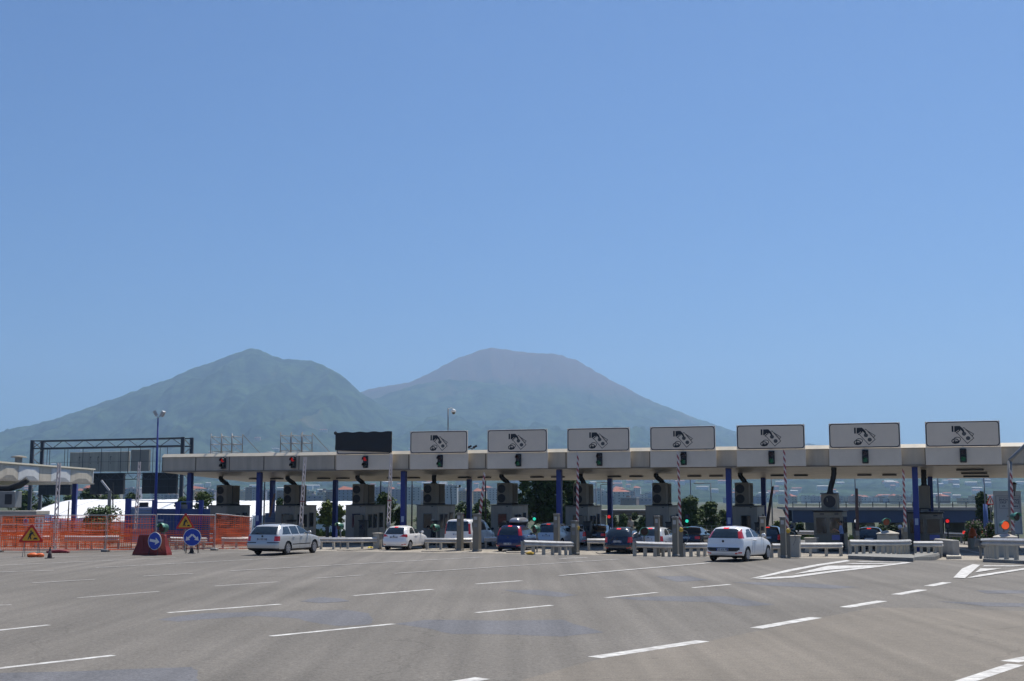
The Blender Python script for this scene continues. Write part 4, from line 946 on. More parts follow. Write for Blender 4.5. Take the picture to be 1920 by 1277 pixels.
for x in (-.45, .45): 
    mb = MB(); mb.bar((x, -.5, 0), (x, .6, 0), .05, .03); mb.build('roof_bar', M_trim, r)

# ------------------------------------------------------------------ PEOPLE, SCOOTERS
def person(name, loc, rz, label, J, top, bottom, hat=None, hair=True, shoes=(.02, .02, .02), sleeve='short', helmet=None):
    root = empty(name, loc, rz, label, 'person')
    names = list(J); V = [J[n][0] for n in names]; Rr = [J[n][1] for n in names]
    E = [('pelvis','waist'),('waist','chest'),('chest','neck'),('neck','headb'),('headb','head'),('chest','shL'),('shL','elL'),('elL','wrL'),('wrL','haL'),('chest','shR'),('shR','elR'),('elR','wrR'),('wrR','haR'),
         ('pelvis','hipL'),('hipL','knL'),('knL','anL'),('anL','toL'),('pelvis','hipR'),('hipR','knR'),('knR','anR'),('anR','toR')]
    me = bpy.data.meshes.new('body'); me.from_pydata(V, [(names.index(a), names.index(b)) for a, b in E], []); me.update()
    o = bpy.data.objects.new('tmp', me); COL.objects.link(o)
    sk = o.modifiers.new('s', 'SKIN'); sk.use_smooth_shade = True
    for k, d in enumerate(me.skin_vertices[0].data): d.radius = (Rr[k], Rr[k]); d.use_root = (k == 0)
    su = o.modifiers.new('u', 'SUBSURF'); su.levels = 2; su.render_levels = 2
    dg = bpy.context.evaluated_depsgraph_get(); m2 = bpy.data.meshes.new_from_object(o.evaluated_get(dg)); bpy.data.objects.remove(o)
    m2.name = 'body'
    for m in (M_skin, top, bottom, mat('shoe', shoes, .6)): m2.materials.append(m)
    def P(n): return Vector(J[n][0])
    seg = [(P('pelvis')+Vector((0,0,.06)), P('neck')-Vector((0,0,.04)), 1), (P('shL'), P('elL'), 1), (P('shR'), P('elR'), 1), (P('hipL'), P('knL'), 2), (P('hipR'), P('knR'), 2), (P('knL'), P('anL'), 2), (P('knR'), P('anR'), 2),
           (P('anL')-Vector((0,0,.05)), P('toL'), 3), (P('anR')-Vector((0,0,.05)), P('toR'), 3), (P('headb'), P('head'), 0), (P('elL'), P('haL'), 0 if sleeve == 'short' else 1), (P('elR'), P('haR'), 0 if sleeve == 'short' else 1), (P('pelvis'), P('pelvis')+Vector((0,0,.05)), 2)]
    for poly in m2.polygons:
        c = poly.center; best = (9, 0)
        for a, b, k in seg:
            ab = b-a; t = max(0, min(1, (c-a).dot(ab)/max(ab.length_squared, 1e-6))); d = (c-a-ab*t).length
            if d < best[0]: best = (d, k)
        poly.material_index = best[1]; poly.use_smooth = True
    bd = bpy.data.objects.new('body', m2); COL.objects.link(bd); bd.parent = root
    hd = P('head')
    for sgn in (-1, 1):                              # hands: five short fingers
        pass
    for w_, h_ in (('wrL', 'haL'), ('wrR', 'haR')):
        h0 = P(h_); d = (P(h_)-P(w_)).normalized(); sd = d.cross(Vector((0, 0, 1))); sd = sd.normalized() if sd.length > .01 else Vector((1, 0, 0))
        mb = MB()
        for k, ln in enumerate((.065, .075, .07, .055)):
            b = h0+sd*(k-1.5)*.019; mb.tube([b, b+d*ln*.5, b+d*ln*.9+Vector((0, 0, -.015))], [.009, .0085, .007], 6)
        b = h0-sd*.03-d*.03; mb.tube([b, b-sd*.025+d*.03, b-sd*.03+d*.055], [.011, .010, .008], 6)
        mb.build('fingers', M_skin, root, smooth=True)
    mb = MB(); mb.blob(hd+Vector((0, .098, -.005)), .014, .02, .022, 8, 6); mb.build('nose', M_skin, root, smooth=True)
    for sgn in (-1, 1):
        mb = MB(); mb.blob(hd+Vector((sgn*.082, .0, -.005)), .012, .02, .03, 8, 6); mb.build('ear', M_skin, root, smooth=True)
        mb = MB(); mb.blob(hd+Vector((sgn*.032, .085, .02)), .012, .008, .008, 8, 6); mb.build('eye', M_hair, root, smooth=True)
    mb = MB(); mb.blob(hd+Vector((0, .088, -.045)), .024, .008, .006, 8, 6); mb.build('mouth', mat('lip', (.25, .09, .07), .6), root, smooth=True)
    if helmet:
        mb = MB(); mb.blob(hd+Vector((0, -.01, .03)), .135, .15, .14, 16, 12); mb.build('helmet', helmet, root, smooth=True)
    elif hair:
        mb = MB(); n0 = len(mb.v); mb.blob(hd+Vector((0, -.022, .035)), .092, .098, .095, 14, 10, .1, 2); mb.build('hair', M_hair, root, smooth=True)
    if hat:
        mb = MB(); mb.tube([hd+Vector((0, -.01, .05)), hd+Vector((0, -.01, .09)), hd+Vector((0, -.015, .125)), hd+Vector((0, -.02, .138))], [.105, .103, .075, .02], 16); 
        c = mb.build('cap', hat, root, smooth=True)
        mb = MB(); mb.prism([hd+Vector((-.075, .07, .055)), hd+Vector((.075, .07, .055)), hd+Vector((.055, .17, .045)), hd+Vector((-.055, .17, .045))], (0, 0, .01)); mb.build('peak', hat, root)
    return root
def standing(lean=0, armL=(.0, .05), armR=(.0, .05), step=.06):
    return {'pelvis': ((0,0,.95),.145), 'waist': ((0,.01+lean*.3,1.12),.13), 'chest': ((0,.02+lean*.7,1.33),.15), 'neck': ((0,.01+lean,1.49),.06), 'headb': ((0,.015+lean,1.555),.06), 'head': ((0,.02+lean,1.66),.095),
     'shL': ((-.19,.01+lean,1.42),.065), 'elL': ((-.25,-.02+armL[0]*.4,1.14),.048), 'wrL': ((-.24,.03+armL[0],.92+armL[1]),.034), 'haL': ((-.24,.06+armL[0]*1.2,.85+armL[1]),.032),
     'shR': ((.19,.01+lean,1.42),.065), 'elR': ((.25,-.02+armR[0]*.4,1.14),.048), 'wrR': ((.24,.03+armR[0],.92+armR[1]),.034), 'haR': ((.24,.06+armR[0]*1.2,.85+armR[1]),.032),
     'hipL': ((-.10,0,.88),.105), 'knL': ((-.11,.03+step,.50),.068), 'anL': ((-.11,-.01+step,.09),.048), 'toL': ((-.13,.15+step,.04),.042),
     'hipR': ((.10,0,.88),.105), 'knR': ((.11,.03-step,.50),.068), 'anR': ((.11,-.03-step,.09),.048), 'toR': ((.13,.13-step,.04),.042)}
def feet(px, py, pytop=None):
    return G(px, py)
M_tshirt = mat('dark_shirt', (.02, .035, .03), .8); M_jeans = mat('dark_trousers', (.02, .022, .03), .8); M_bshirt = mat('light_blue_shirt', (.16, .25, .48), .8)
p = G(812, 1023); person('person', tuple(p), rad(60), 'person in dark clothes and a pale cap standing beside the white van', standing(.02, (.25, .25), (.05, 0)), M_tshirt, M_jeans, mat('pale_cap', (.55, .53, .48), .8))
p = G(1580, 1037); p.z = gz(p.x, p.y)+.12; person('person', tuple(p), rad(70), 'booth worker in a light blue shirt leaning at the wide booth window', standing(.05, (.38, .38), (.3, .3)), M_bshirt, mat('navy_trousers', (.015, .02, .05), .8))
def seated():
    return {'pelvis': ((0,0,.80),.14), 'waist': ((0,.03,.95),.125), 'chest': ((0,.08,1.16),.145), 'neck': ((0,.12,1.32),.058), 'headb': ((0,.14,1.38),.06), 'head': ((0,.17,1.48),.095),
     'shL': ((-.19,.10,1.25),.062), 'elL': ((-.27,.28,1.06),.046), 'wrL': ((-.27,.50,1.04),.034), 'haL': ((-.27,.56,1.04),.032), 'shR': ((.19,.10,1.25),.062), 'elR': ((.27,.28,1.06),.046), 'wrR': ((.27,.50,1.04),.034), 'haR': ((.27,.56,1.04),.032),
     'hipL': ((-.11,.03,.78),.10), 'knL': ((-.19,.42,.70),.066), 'anL': ((-.19,.36,.36),.046), 'toL': ((-.2,.50,.32),.04), 'hipR': ((.11,.03,.78),.10), 'knR': ((.19,.42,.70),.066), 'anR': ((.19,.36,.36),.046), 'toR': ((.2,.50,.32),.04)}
def scooter(px, py, label, body, alpha=19., screen=True):
    p = G(px, py); r = empty('scooter', tuple(p), -rad(alpha), label, 'scooter')
    for y in (-.45, .80):
        mb = MB(); n = 18
        for k in range(n):
            a, b = 2*math.pi*k/n, 2*math.pi*(k+1)/n; mb.bar((0, y+.2*math.cos(a), .27+.2*math.sin(a)), (0, y+.2*math.cos(b), .27+.2*math.sin(b)), .12, .13, up=(1, 0, 0))
        w_ = mb.build('wheel', M_rubber, r); mb = MB(); mb.disc((-.05, y, .27), (1, 0, 0), .15, 14, .1); mb.build('rim', M_rim, w_)
    mb = MB(); mb.hexa([(-.13,-.72,.45),(.13,-.72,.45),(.14,.12,.35),(-.14,.12,.35),(-.11,-.82,.72),(.11,-.82,.72),(.14,.1,.70),(-.14,.1,.70)]); mb.build('tail_body', body, r)
    mb = MB(); mb.bbox(-.13, .13, -.7, .12, .705, .80, .04); mb.build('seat', M_trim, r)
    mb = MB(); mb.hexa([(-.22,.52,.32),(.22,.52,.32),(.18,.62,.32),(-.18,.62,.32),(-.2,.42,.95),(.2,.42,.95),(.15,.55,1.0),(-.15,.55,1.0)]); mb.bbox(-.17, .17, .1, .55, .28, .36, .02); mb.build('leg_shield', body, r)
    mb = MB(); mb.tube([(-.34,.40,1.04),(-.1,.5,1.02),(.1,.5,1.02),(.34,.40,1.04)], .02, 8); mb.bar((0,.5,1.0),(0,.80,.27),.06); mb.build('handlebar', M_trim, r)
    if screen: mb = MB(); mb.hexa([(-.2,.53,1.0),(.2,.53,1.0),(.2,.54,1.0),(-.2,.54,1.0),(-.15,.42,1.42),(.15,.42,1.42),(.15,.43,1.42),(-.15,.43,1.42)]); mb.build('windscreen', mat('pale_screen', (.45,.55,.6), .1), r)
    for sx in (-1, 1):
        mb = MB(); mb.bar((sx*.28,.42,1.04),(sx*.36,.40,1.2),.015); mb.blob((sx*.37,.39,1.23), .07, .02, .05, 10, 6); mb.build('mirror', M_trim, r)
    mb = MB(); mb.bbox(-.08, .08, -.85, -.80, .58, .68, .01); mb.build('tail_light', M_tail, r)
    mb = MB(); mb.box(-.09, .09, -.86, -.84, .36, .50); mb.build('number_plate', M_plate, r)
    return r
sc1 = scooter(1485, 1034, 'pale scooter with a windscreen behind the rail left of the wide booth', mat('scooter_pale', (.45, .52, .56), .3))
person('person', tuple(sc1.location), -rad(19), 'rider in dark clothes on the pale scooter left of the wide booth', seated(), M_tshirt, M_jeans, None, False, helmet=mat('helmet_dark', (.03, .04, .06), .25), sleeve='long')
sc2 = scooter(1689, 1036, 'white scooter between the concrete block and the blue post on the right', mat('scooter_white', (.7, .7, .72), .3), screen=False)
person('person', tuple(sc2.location), -rad(19), 'rider with a white and blue helmet on the white scooter', seated(), mat('navy_jacket', (.02, .025, .05), .8), M_jeans, None, False, helmet=mat('helmet_white', (.6, .62, .75), .25), sleeve='long')
p = G(1183, 1010); person('person', tuple(p), rad(200), 'person whose dark haired head shows above the dark blue hatchback', standing(), mat('beige_shirt', (.4, .36, .3), .8), M_jeans)

# ------------------------------------------------------------------ GUARD RAILS, TERMINALS, BARRIERS, LAMPS
WPROF = [(-.155,0),(-.12,-.07),(-.07,-.085),(-.01,-.01),(.01,-.01),(.035,-.075),(.07,-.088),(.155,-.005)]   # (z, out)
def rail_mesh(mb, pts, zc, th=.012):
    pts = [Vector(p) for p in pts]; rows = []
    for k, p in enumerate(pts):
        d = (pts[min(k+1, len(pts)-1)]-pts[max(k-1, 0)]); d.z = 0; d.normalize(); out = Vector((d.y, -d.x, 0))
        fr = [tuple(p-out*o_+Vector((0, 0, zc+z))) for z, o_ in WPROF]; bk = [tuple(p-out*(o_+th)+Vector((0, 0, zc+z))) for z, o_ in reversed(WPROF)]
        rows.append(fr+bk)
    stack(mb, rows)
def guard_rail(label, pts, H=.76, post=1.0, kz=0., m=M_galv, mp=None, group='galvanised guard rails on the islands', pw=.14, name='guard_rail'):
    """pts: world ground points left to right (rail faces the camera side)"""
    r = empty(name, tuple(pts[0]), 0, label, 'guard rail', group)
    if len(pts) == 2:
        pts = [pts[0].lerp(pts[1], k/3) for k in range(4)]
    mb = MB(); q = [p+Vector((0, 0, kz)) for p in pts]; rail_mesh(mb, q, H-.155); mb.build('beam', m, r, world=True)
    Ltot = sum((b-a).length for a, b in zip(pts, pts[1:])); n = max(1, round(Ltot/post)); 
    for k in range(n+1):
        d = min(Ltot*.995, max(.08, Ltot*k/n)); acc = 0
        for a, b in zip(pts, pts[1:]):
            l = (b-a).length
            if acc+l >= d: p = a.lerp(b, (d-acc)/l); dr = (b-a).normalized(); break
            acc += l
        bk = Vector((-dr.y, dr.x, 0)); c = p+bk*.14; mb = MB()
        a1 = c-dr*pw/2-bk*.07; b1 = c+dr*pw/2-bk*.07; c1_ = c+dr*pw/2+bk*.07; d1 = c-dr*pw/2+bk*.07
        z0, z1 = kz-.05, kz+H-.05
        mb.hexa([x+Vector((0,0,z0)) for x in (a1,b1,c1_,d1)]+[x+Vector((0,0,z1)) for x in (a1,b1,c1_,d1)]); mb.build('post', mp or M_conc, r, world=True)
    return r
def bull(px0, px1, py, bulge=.35, d=.5):
    a, b = G(px0, py), G(px1, py); dr = (b-a).normalized(); n = Vector((dr.y, -dr.x, 0)); L = (b-a).length
    out = []
    for k in range(9):
        u = k/8; out.append(a+dr*L*u+n*(bulge*(1-(2*u-1)**2))-n*(d*max(0, u-.75)*0))
    for p in out: p.z = gz(p.x, p.y)
    return out
RAILS = [((598,707,1030),'guard rail between the silver estate car and the white hatchback',.30),((797,885,1031.5),'guard rail in front of the person with the pale cap',.3),((908,940,1029),'short guard rail piece just right of the striped barrier pole beside the van',.05),
  ((982,1074,1039),'guard rail right of the blue car with the roof box, yellow lump at its foot',.35),((1101,1135,1033),'short guard rail piece left of the dark blue hatchback',.05),((1192,1268,1042),'guard rail right of the dark blue hatchback before the silver grey car',.3),
  ((1284,1326,1042),'short guard rail piece touching the tail of the white hatchback on the right',.05),((1448,1480,1044),'short guard rail piece at the nose of the white hatchback on the right',.05),((1488,1580,1043),'guard rail before the wide booth with the blue shirted worker',.25)]
for (a, b, y), lab, bu in RAILS: guard_rail(lab, bull(a, b, y, bu), post=.95 if b-a > 50 else .8)
# right hand nose with kerb, dense posts
def kerb_px(pts, h, label, m=M_conc):
    ps = [G(*q) for q in pts]; r = empty('kerb_island', tuple(ps[0]), 0, label, 'kerb island', 'raised islands between the lanes')
    mb = MB(); mb.prism([(p.x, p.y, p.z-.1) for p in ps], (0, 0, h+.1)); mb.build('kerb', m, r, world=True); return r
kerb_px([(1590,1048),(1640,1051),(1712,1053.5),(1722,1049),(1700,1043),(1640,1040),(1592,1042)], .17, 'kerb under the concrete block with the brown lamp', M_concd)
kerb_px([(1715,1051),(1753,1048.5),(1775,1040),(1715,1040)], .15, 'kerb in front of the rightmost booth', M_concd)
kerb_px([(1775,1048),(1803,1048),(1800,1043),(1775,1043)], .15, 'small kerb end right of the rightmost booth', M_conc)
kerb_px([(1843,1054),(1960,1060),(1980,1047),(1845,1048)], .14, 'kerb under the right edge concrete block', M_concd)
guard_rail('heavy guard rail wrapping the concrete block with the brown lamp', bull(1594, 1708, 1046.5, .5), H=.86, post=.45, kz=.15)
guard_rail('guard rail below the violet notice of the rightmost booth', bull(1714, 1768, 1046, .15), H=.80, post=.38, kz=.10)
guard_rail('thick guard rail cut by the right picture edge', [G(1842, 1052), G(1860, 1053.5), G(1900, 1055), G(1990, 1059)], H=.90, post=.6, kz=.12)
p = G(1838, 1052); r = empty('rail_end_cap', tuple(p), 0, 'flared grey end plate of the rail at the right edge', 'rail end', None)
mb = MB(); mb.hexa([(-.28,-.06,.62),(.08,-.06,.72),(.08,.0,.72),(-.28,.0,.62),(-.20,-.06,1.02),(.08,-.06,.98),(.08,0,.98),(-.20,0,1.02)]); mb.blob((.12,-.05,.72), .16, .09, .14, 10, 7); mb.build('plate', M_galvd, r)
mb = MB(); mb.box(-.0, .1, -.0, .1, .1, .7); mb.build('post', M_galvd, r)
def terminal(px0, px1, py1, py0, label, beige=False, slot=True):
    c = G((px0+px1)/2, py1); w_ = (px1-px0)/FE*c.y; h = PV((px0+px1)/2, py0, c.y).z-c.z
    r = empty('terminal_post', tuple(c), RZ, label, 'terminal', 'grey terminal pillars at the island noses'); W2 = w_/2
    mb = MB(); mb.bbox(-W2*.9, W2*.62, 0, w_*1.1, 0, h, .015); mb.build('housing', M_acbox if beige else M_machine, r)
    mb = MB(); mb.bbox(-W2*1.0, W2*.7, -.04, w_*1.15, h, h+.05, .01); mb.build('hood', M_galvd, r)
    mb = MB(); mb.bbox(-W2*.6, W2*.3, -.012, 0, h-.32, h-.12, .004); mb.build('display', mat('display_grey', (.45, .45, .43), .4), r)
    if slot: mb = MB(); mb.bbox(-W2*.55, W2*.3, -.012, 0, h-.75, h-.52, .004); mb.build('slot', M_galvd if not beige else M_black, r)
    mb = MB(); mb.bbox(-W2*1.0, W2*.75, -.05, w_*1.2, 0, .12, .02); mb.build('foot', M_concd, r)
    return r
terminal(855,867,1033,963,'slim grey terminal pillar overlapping the left half of the white van')
terminal(885,900,1034.5,965,'wider grey terminal pillar before the van side, beside the striped pole')
terminal(1037,1049,1036.5,965,'tall grey terminal pillar in front of the pale silver blue car')
terminal(1069,1084,1039,978,'grey terminal pillar with striped pole left of the dark blue hatchback')
terminal(1227,1238,1042,969,'slim grey terminal pillar in front of the silver grey hatchback')
terminal(1260,1273,1043.5,971,'grey terminal pillar with a striped pole beside the pine trees')
terminal(1425,1438,1041,970,'beige terminal pillar with a dark slot just behind the nose of the white hatchback',True)
terminal(1463,1476,1046,971,'plain grey terminal pillar beside the black car with the lit brake light')
def barrier(bx, by, tx, ty, Z, label, kind, w_=.145, box=True):
    if Z > 500: Z = G(bx, Z).y+.25
    b = PV(bx, by, Z); t = PV(tx, ty, Z); g = gz(b.x, b.y)
    r = empty('raised_barrier', (b.x, b.y, g), 0, label, 'barrier', 'raised toll barrier arms'); d = (t-b); Ln = d.length; dn = d.normalized(); o = Vector(r.location)
    b0 = Vector((b.x, b.y, g)); 
    if kind == 'lattice':
        for side, rr in ((-1, 0), (1, 0)):
            mb = MB(); off = Vector((side*w_*.38, 0, 0)); mb.bar(b+off-o, t+off*.72-o, w_*.24, .05); mb.build('chord', M_pole_w, r)
        n = int(Ln/.32); mb = MB(); mr = MB()
        zig = []
        for k in range(n+1):
            p = b+dn*(Ln*k/n); ww = w_*.38*(1-.28*k/n)*(1 if k % 2 else -1); zig.append(p+Vector((ww, 0, 0))-o)
        mb.tube(zig, .035, 4)
        mb.build('lacing', M_pole_w, r)
        mb = MB(); mb.bar(b+dn*(.35*Ln)-o-Vector((w_*.6, .03, 0)), b+dn*(.35*Ln)-o+Vector((w_*.6, -.03, 0)), .05); mb.build('clamp', M_pole_r, r)
    else:
        mr, mw = MB(), MB(); n = int(Ln/.17) if kind == 'stripe' else 1
        for k in range(n):
            m_ = mr if k % 2 == 0 else mw; sl = .10*(1 if kind == 'stripe' else 0)
            p0, p1 = b+dn*(Ln*k/n)-o, b+dn*(Ln*(k+1)/n)-o; a0 = w_/2*(1-.3*k/n); a1 = w_/2*(1-.3*(k+1)/n)
            z = Vector((0, 0, sl)); x0, x1 = Vector((a0, 0, 0)), Vector((a1, 0, 0)); y = Vector((0, .07, 0))
            m_.hexa([p0-x0+z, p0+x0-z, p0+x0-z+y, p0-x0+z+y, p1-x1+z, p1+x1-z, p1+x1-z+y, p1-x1+z+y])
        if kind == 'stripe': mr.build('red_bands', M_pole_r, r); mw.build('white_bands', M_pole_w, r)
        else: mr.build('arm', mat('dull_red', (.085, .045, .04), .6, 0, .5, 3), r)
    if box:
        mb = MB(); h = b.z-g+.1; mb.bbox(-.13, .13, .05, .42, 0, max(.5, h), .02); mb.build('drive_housing', M_machine, r)
        mb = MB(); mb.bbox(-.10, .10, -.03, .06, h-.25, h+.05, .02); mb.build('pivot', M_galvd, r)
    return r
barrier(564, 985, 572, 857, 1030, 'white lattice barrier arm raised just behind the silver estate car', 'lattice', .25)
barrier(728.5, 985, 733.5, 852, 1030, 'white lattice barrier arm raised behind the white hatchback, at the black covered board', 'lattice', .25)
barrier(898, 985, 908.5, 887, 1034, 'short striped barrier arm raised between the white van and its terminal', 'stripe', .16)
barrier(1082.5, 990, 1083.5, 850, 1039, 'x', 'stripe')['label'] = 'red and white barrier arm with yellow clamp left of the dark blue hatchback'
barrier(1276, 990, 1271, 848, 1043, 'red and white barrier arm raised by the pine trees', 'stripe')
barrier(1477, 995, 1470.5, 846, 1045.5, 'red and white barrier arm raised right of the white hatchback on the right', 'stripe')
barrier(1698, 993, 1694, 882, 1044, 'red and white barrier arm raised between concrete block and rightmost booth', 'stripe')
barrier(1900, 1000, 1896, 883, 1050, 'red and white barrier arm raised at the right picture edge', 'stripe')
barrier(1437, 992, 1449, 912, 86, 'dull brown barrier arm raised left of the far bridge', 'dull', .22)
barrier(1608, 1000, 1606.5, 916, 76, 'dull brown barrier arm raised right of the worker in the blue shirt', 'dull', .2)
barrier(505, 970, 515, 925, 86, 'thin dark barrier arm between two blue posts behind the estate car', 'dull', .16, False)
# yellow clamps
for px, py, Z, t_ in ((1083, 990, G(1083, 1039).y+.1, 'left of the dark blue hatchback'), (1276.5, 993, G(1276, 1043).y+.1, 'by the pine trees'), (1477, 995, G(1477, 1045.5).y+.1, 'right of the white hatchback on the right')):
    p = PV(px, py, Z); r = empty('yellow_clamp', tuple(p), 0, 'yellow clamp on the striped barrier arm '+t_, 'clamp', 'yellow barrier clamps')
    mb = MB(); mb.blob((0, -.12, 0), .12, .08, .12, 8, 6, .4, px); mb.build('clamp_body', mat('clamp_yellow', (.65, .42, .05), .5), r)
    mb = MB(); mb.tube([(.08, -.1, 0), (.3, -.12, -.1), (.38, -.12, -.4), (.22, -.12, -.75)], .018, 6); mb.build('cable', M_galvd, r)
def barrel(px, py, Z, label, lens, yaw=0., h_to_ground=True, rr=.25, glow=0):
    p = PV(px, py, Z); g = gz(p.x, p.y); r = empty('barrel_lamp', (p.x, p.y, g if h_to_ground else p.z-.3), rad(yaw), label, 'signal lamp', 'hooded green barrel lamps'); z = p.z-r.location.z
    mb = MB(); n = 20; prof = [(.26, .05), (.24, rr*.8), (.0, rr), (-.04, rr*1.02)]
    mb.tube([(0, a, z) for a, _ in prof], [q for _, q in prof], n, True); mb.build('barrel', M_barrel, r, smooth='edge')
    mb = MB()
    for k in range(14):
        a, b = rad(10+160*k/14), rad(10+160*(k+1)/14); R1, R2 = rr*1.05, rr*.98; f = lambda an, R, yy: (R*math.cos(an), yy, z+R*math.sin(an))
        mb.hexa([f(a,R1,-.04),f(b,R1,-.04),f(b,R2,-.04),f(a,R2,-.04),f(a,R1,-.2),f(b,R1,-.16),f(b,R2,-.16),f(a,R2,-.2)])
    mb.build('hood', mat('lamp_green_sunlit', (.10, .30, .22), .35), r)  # hood coloured paler than the barrel to paint in its sunlit top
    mb = MB(); mb.disc((0, -.041, z), (0, -1, 0), rr*.84, 20, .02); mb.build('lens', lens, r)
    mb = MB(); mb.tube([(0, .12, 0), (0, .12, z-rr*.9)], .045, 8); mb.build('stem', M_galvd, r)
    return r
L_dark = mat('lens_dark', (.03, .01, .008), .2); L_brown = mat('lens_brown', (.25, .06, .02), .2); L_on = mat('lens_orange_lit', (.8, .12, .03), .3, emit=(1, .10, .02), es=.45)
barrel(305, 990, G(305, 1034).y, 'green hooded lamp behind the red water barrier', L_dark, -35)
barrel(636, 987, G(636, 1029).y, 'green hooded lamp above the rail right of the silver estate car', L_dark, -50)
barrel(816, 990, G(816, 1029).y, 'green hooded lamp next to the person with the pale cap', L_dark, -50)
barrel(1004, 993, G(1004, 1036).y, 'green hooded lamp beside the driver window of the dark blue car with roof box', L_dark, -50)
barrel(1208, 997, G(1208, 1040).y, 'dark hooded lamp facing forward right of the dark blue hatchback', L_dark, 0)
def block(px0, px1, py1, pye, pyt, label):
    c = G((px0+px1)/2, py1); c.z += .12; w_ = (px1-px0)/FE*c.y; h = PV(px0, pye, c.y).z-c.z; ht = PV(px0, pyt, c.y).z-c.z
    r = empty('concrete_block', tuple(c), RZ, label, 'concrete block', 'concrete blocks with pyramid caps'); W2 = w_/2*.92
    mb = MB(); mb.bbox(-W2, W2, 0, w_, -.1, h, .03); mb.build('block_body', M_conc, r)
    mb = MB(); b = len(mb.v); e = W2+.05
    mb.v += [(-e, -.05, h), (e, -.05, h), (e, w_+.05, h), (-e, w_+.05, h), (-e, -.05, h+.05), (e, -.05, h+.05), (e, w_+.05, h+.05), (-e, w_+.05, h+.05), (-.1, w_/2-.1, ht), (.1, w_/2-.1, ht), (.1, w_/2+.1, ht), (-.1, w_/2+.1, ht)]
    mb.f += [tuple(b+k for k in f) for f in ((3,2,1,0),(0,1,5,4),(1,2,6,5),(2,3,7,6),(3,0,4,7),(4,5,9,8),(5,6,10,9),(6,7,11,10),(7,4,8,11),(8,9,10,11))]; mb.build('pyramid_cap', mat('cap_concrete', (.52, .48, .41), .9, 0, .3, 3), r)
    return r, PV((px0+px1)/2, pyt, c.y+w_/2)
b1, tp1 = block(1645, 1685, 1043, 1002, 995, 'weathered concrete block with pyramid cap and brown hooded lamp')
barrel(1661, 979, tp1.y-.05, 'brown lensed hooded lamp on top of the left concrete block', L_brown, 6, False, .22)
b2, tp2 = block(1867, 1909, 1052, 1009, 1001, 'weathered concrete block with pyramid cap under the lit orange lamp')
barrel(1884, 985, tp2.y-.05, 'hooded lamp shining orange red on the right concrete block', L_on, 6, False, .22)
barrel(1905, 969, tp2.y+1.5, 'black hooded lamp on a stem at the right picture edge', L_dark, 20, False, .2)
block(1474, 1500, 1045, 1006, 1004, 'x')[0]['label'] = 'low grey block right of the terminal, before the wide booth'
for a, b, y0, y1, lab in ((698,712,1030,999,'low beige concrete block with sloped cap left of the white hatchback'),(1509,1533,1037,1008,'low grey block with flat cap at the left of the wide booth')):
    block(a, b, y0, y1+2, y1, lab)
# little signal heads beside the lanes
def small_signal(px, py, Z, col, label, both=False, hh=.62):
    Z = LN(px, py, 1.5 if Z == 78 or Z == 76 else 1.4).y
    p = PV(px, py, Z); g = gz(p.x, p.y); r = empty('lane_light', (p.x, p.y, g), RZ, label, 'traffic light', 'small traffic lights beside the lanes'); z = p.z-g
    mb = MB(); mb.bbox(-.15, .15, 0, .14, z-(.16 if col == 'green' else .46), z+(.46 if col == 'green' else .16), .03); mb.build('housing', M_black, r)
    C = {'red': (1, .02, .02), 'green': (.05, 1, .65), 'white': (1, 1, 1)}[col]
    mb = MB(); mb.disc((0, -.001, z), (0, -1, 0), .105, 16, .02); mb.build('lens', mat('small_'+col, C, .3, emit=C, es=.5), r)
    z2 = z+(.3 if col == 'green' else -.3); mb = MB(); mb.disc((0, -.001, z2), (0, -1, 0), .10, 16, .02); mb.build('lens', M_inkgrey, r)
    mb = MB(); mb.tube([(0, .07, 0), (0, .07, z-.3)], .04, 8); mb.build('post', M_dark, r)
for a in ((867, 966, 78, 'red', 'red light showing above the roof of the white van'), (1002, 973, 78, 'green', 'green light between the roof box and the pale silver blue car'), (1142, 969, 78, 'red', 'red light in front of a blue post left of the far bridge'),
          (1288, 977, 78, 'green', 'green light in front of the pine trees'), (1776.5, 977, 66, 'red', 'red light at the right side of the rightmost booth'), (1605, 977, 76, 'white', 'white light at the right of the blue shirted worker')): small_signal(*a)
def lump(px, py, r_, label, m, nm='cover'):
    p = G(px, py); q = empty('barrier_foot', tuple(p), 0, label, 'foot weight', None); mb = MB(); mb.blob((0, 0, r_*.45), r_*1.3, r_, r_*.6, 10, 7, .5, px); mb.build(nm, m, q)
lump(994, 1040, .16, 'small yellow lump at the foot of the rail right of the roof box car', mat('ochre', (.55, .34, .03), .7))
lump(694, 1029, .14, 'small bright yellow box at a rail post left of the white hatchback', mat('bright_yellow', (.75, .6, .05), .6))
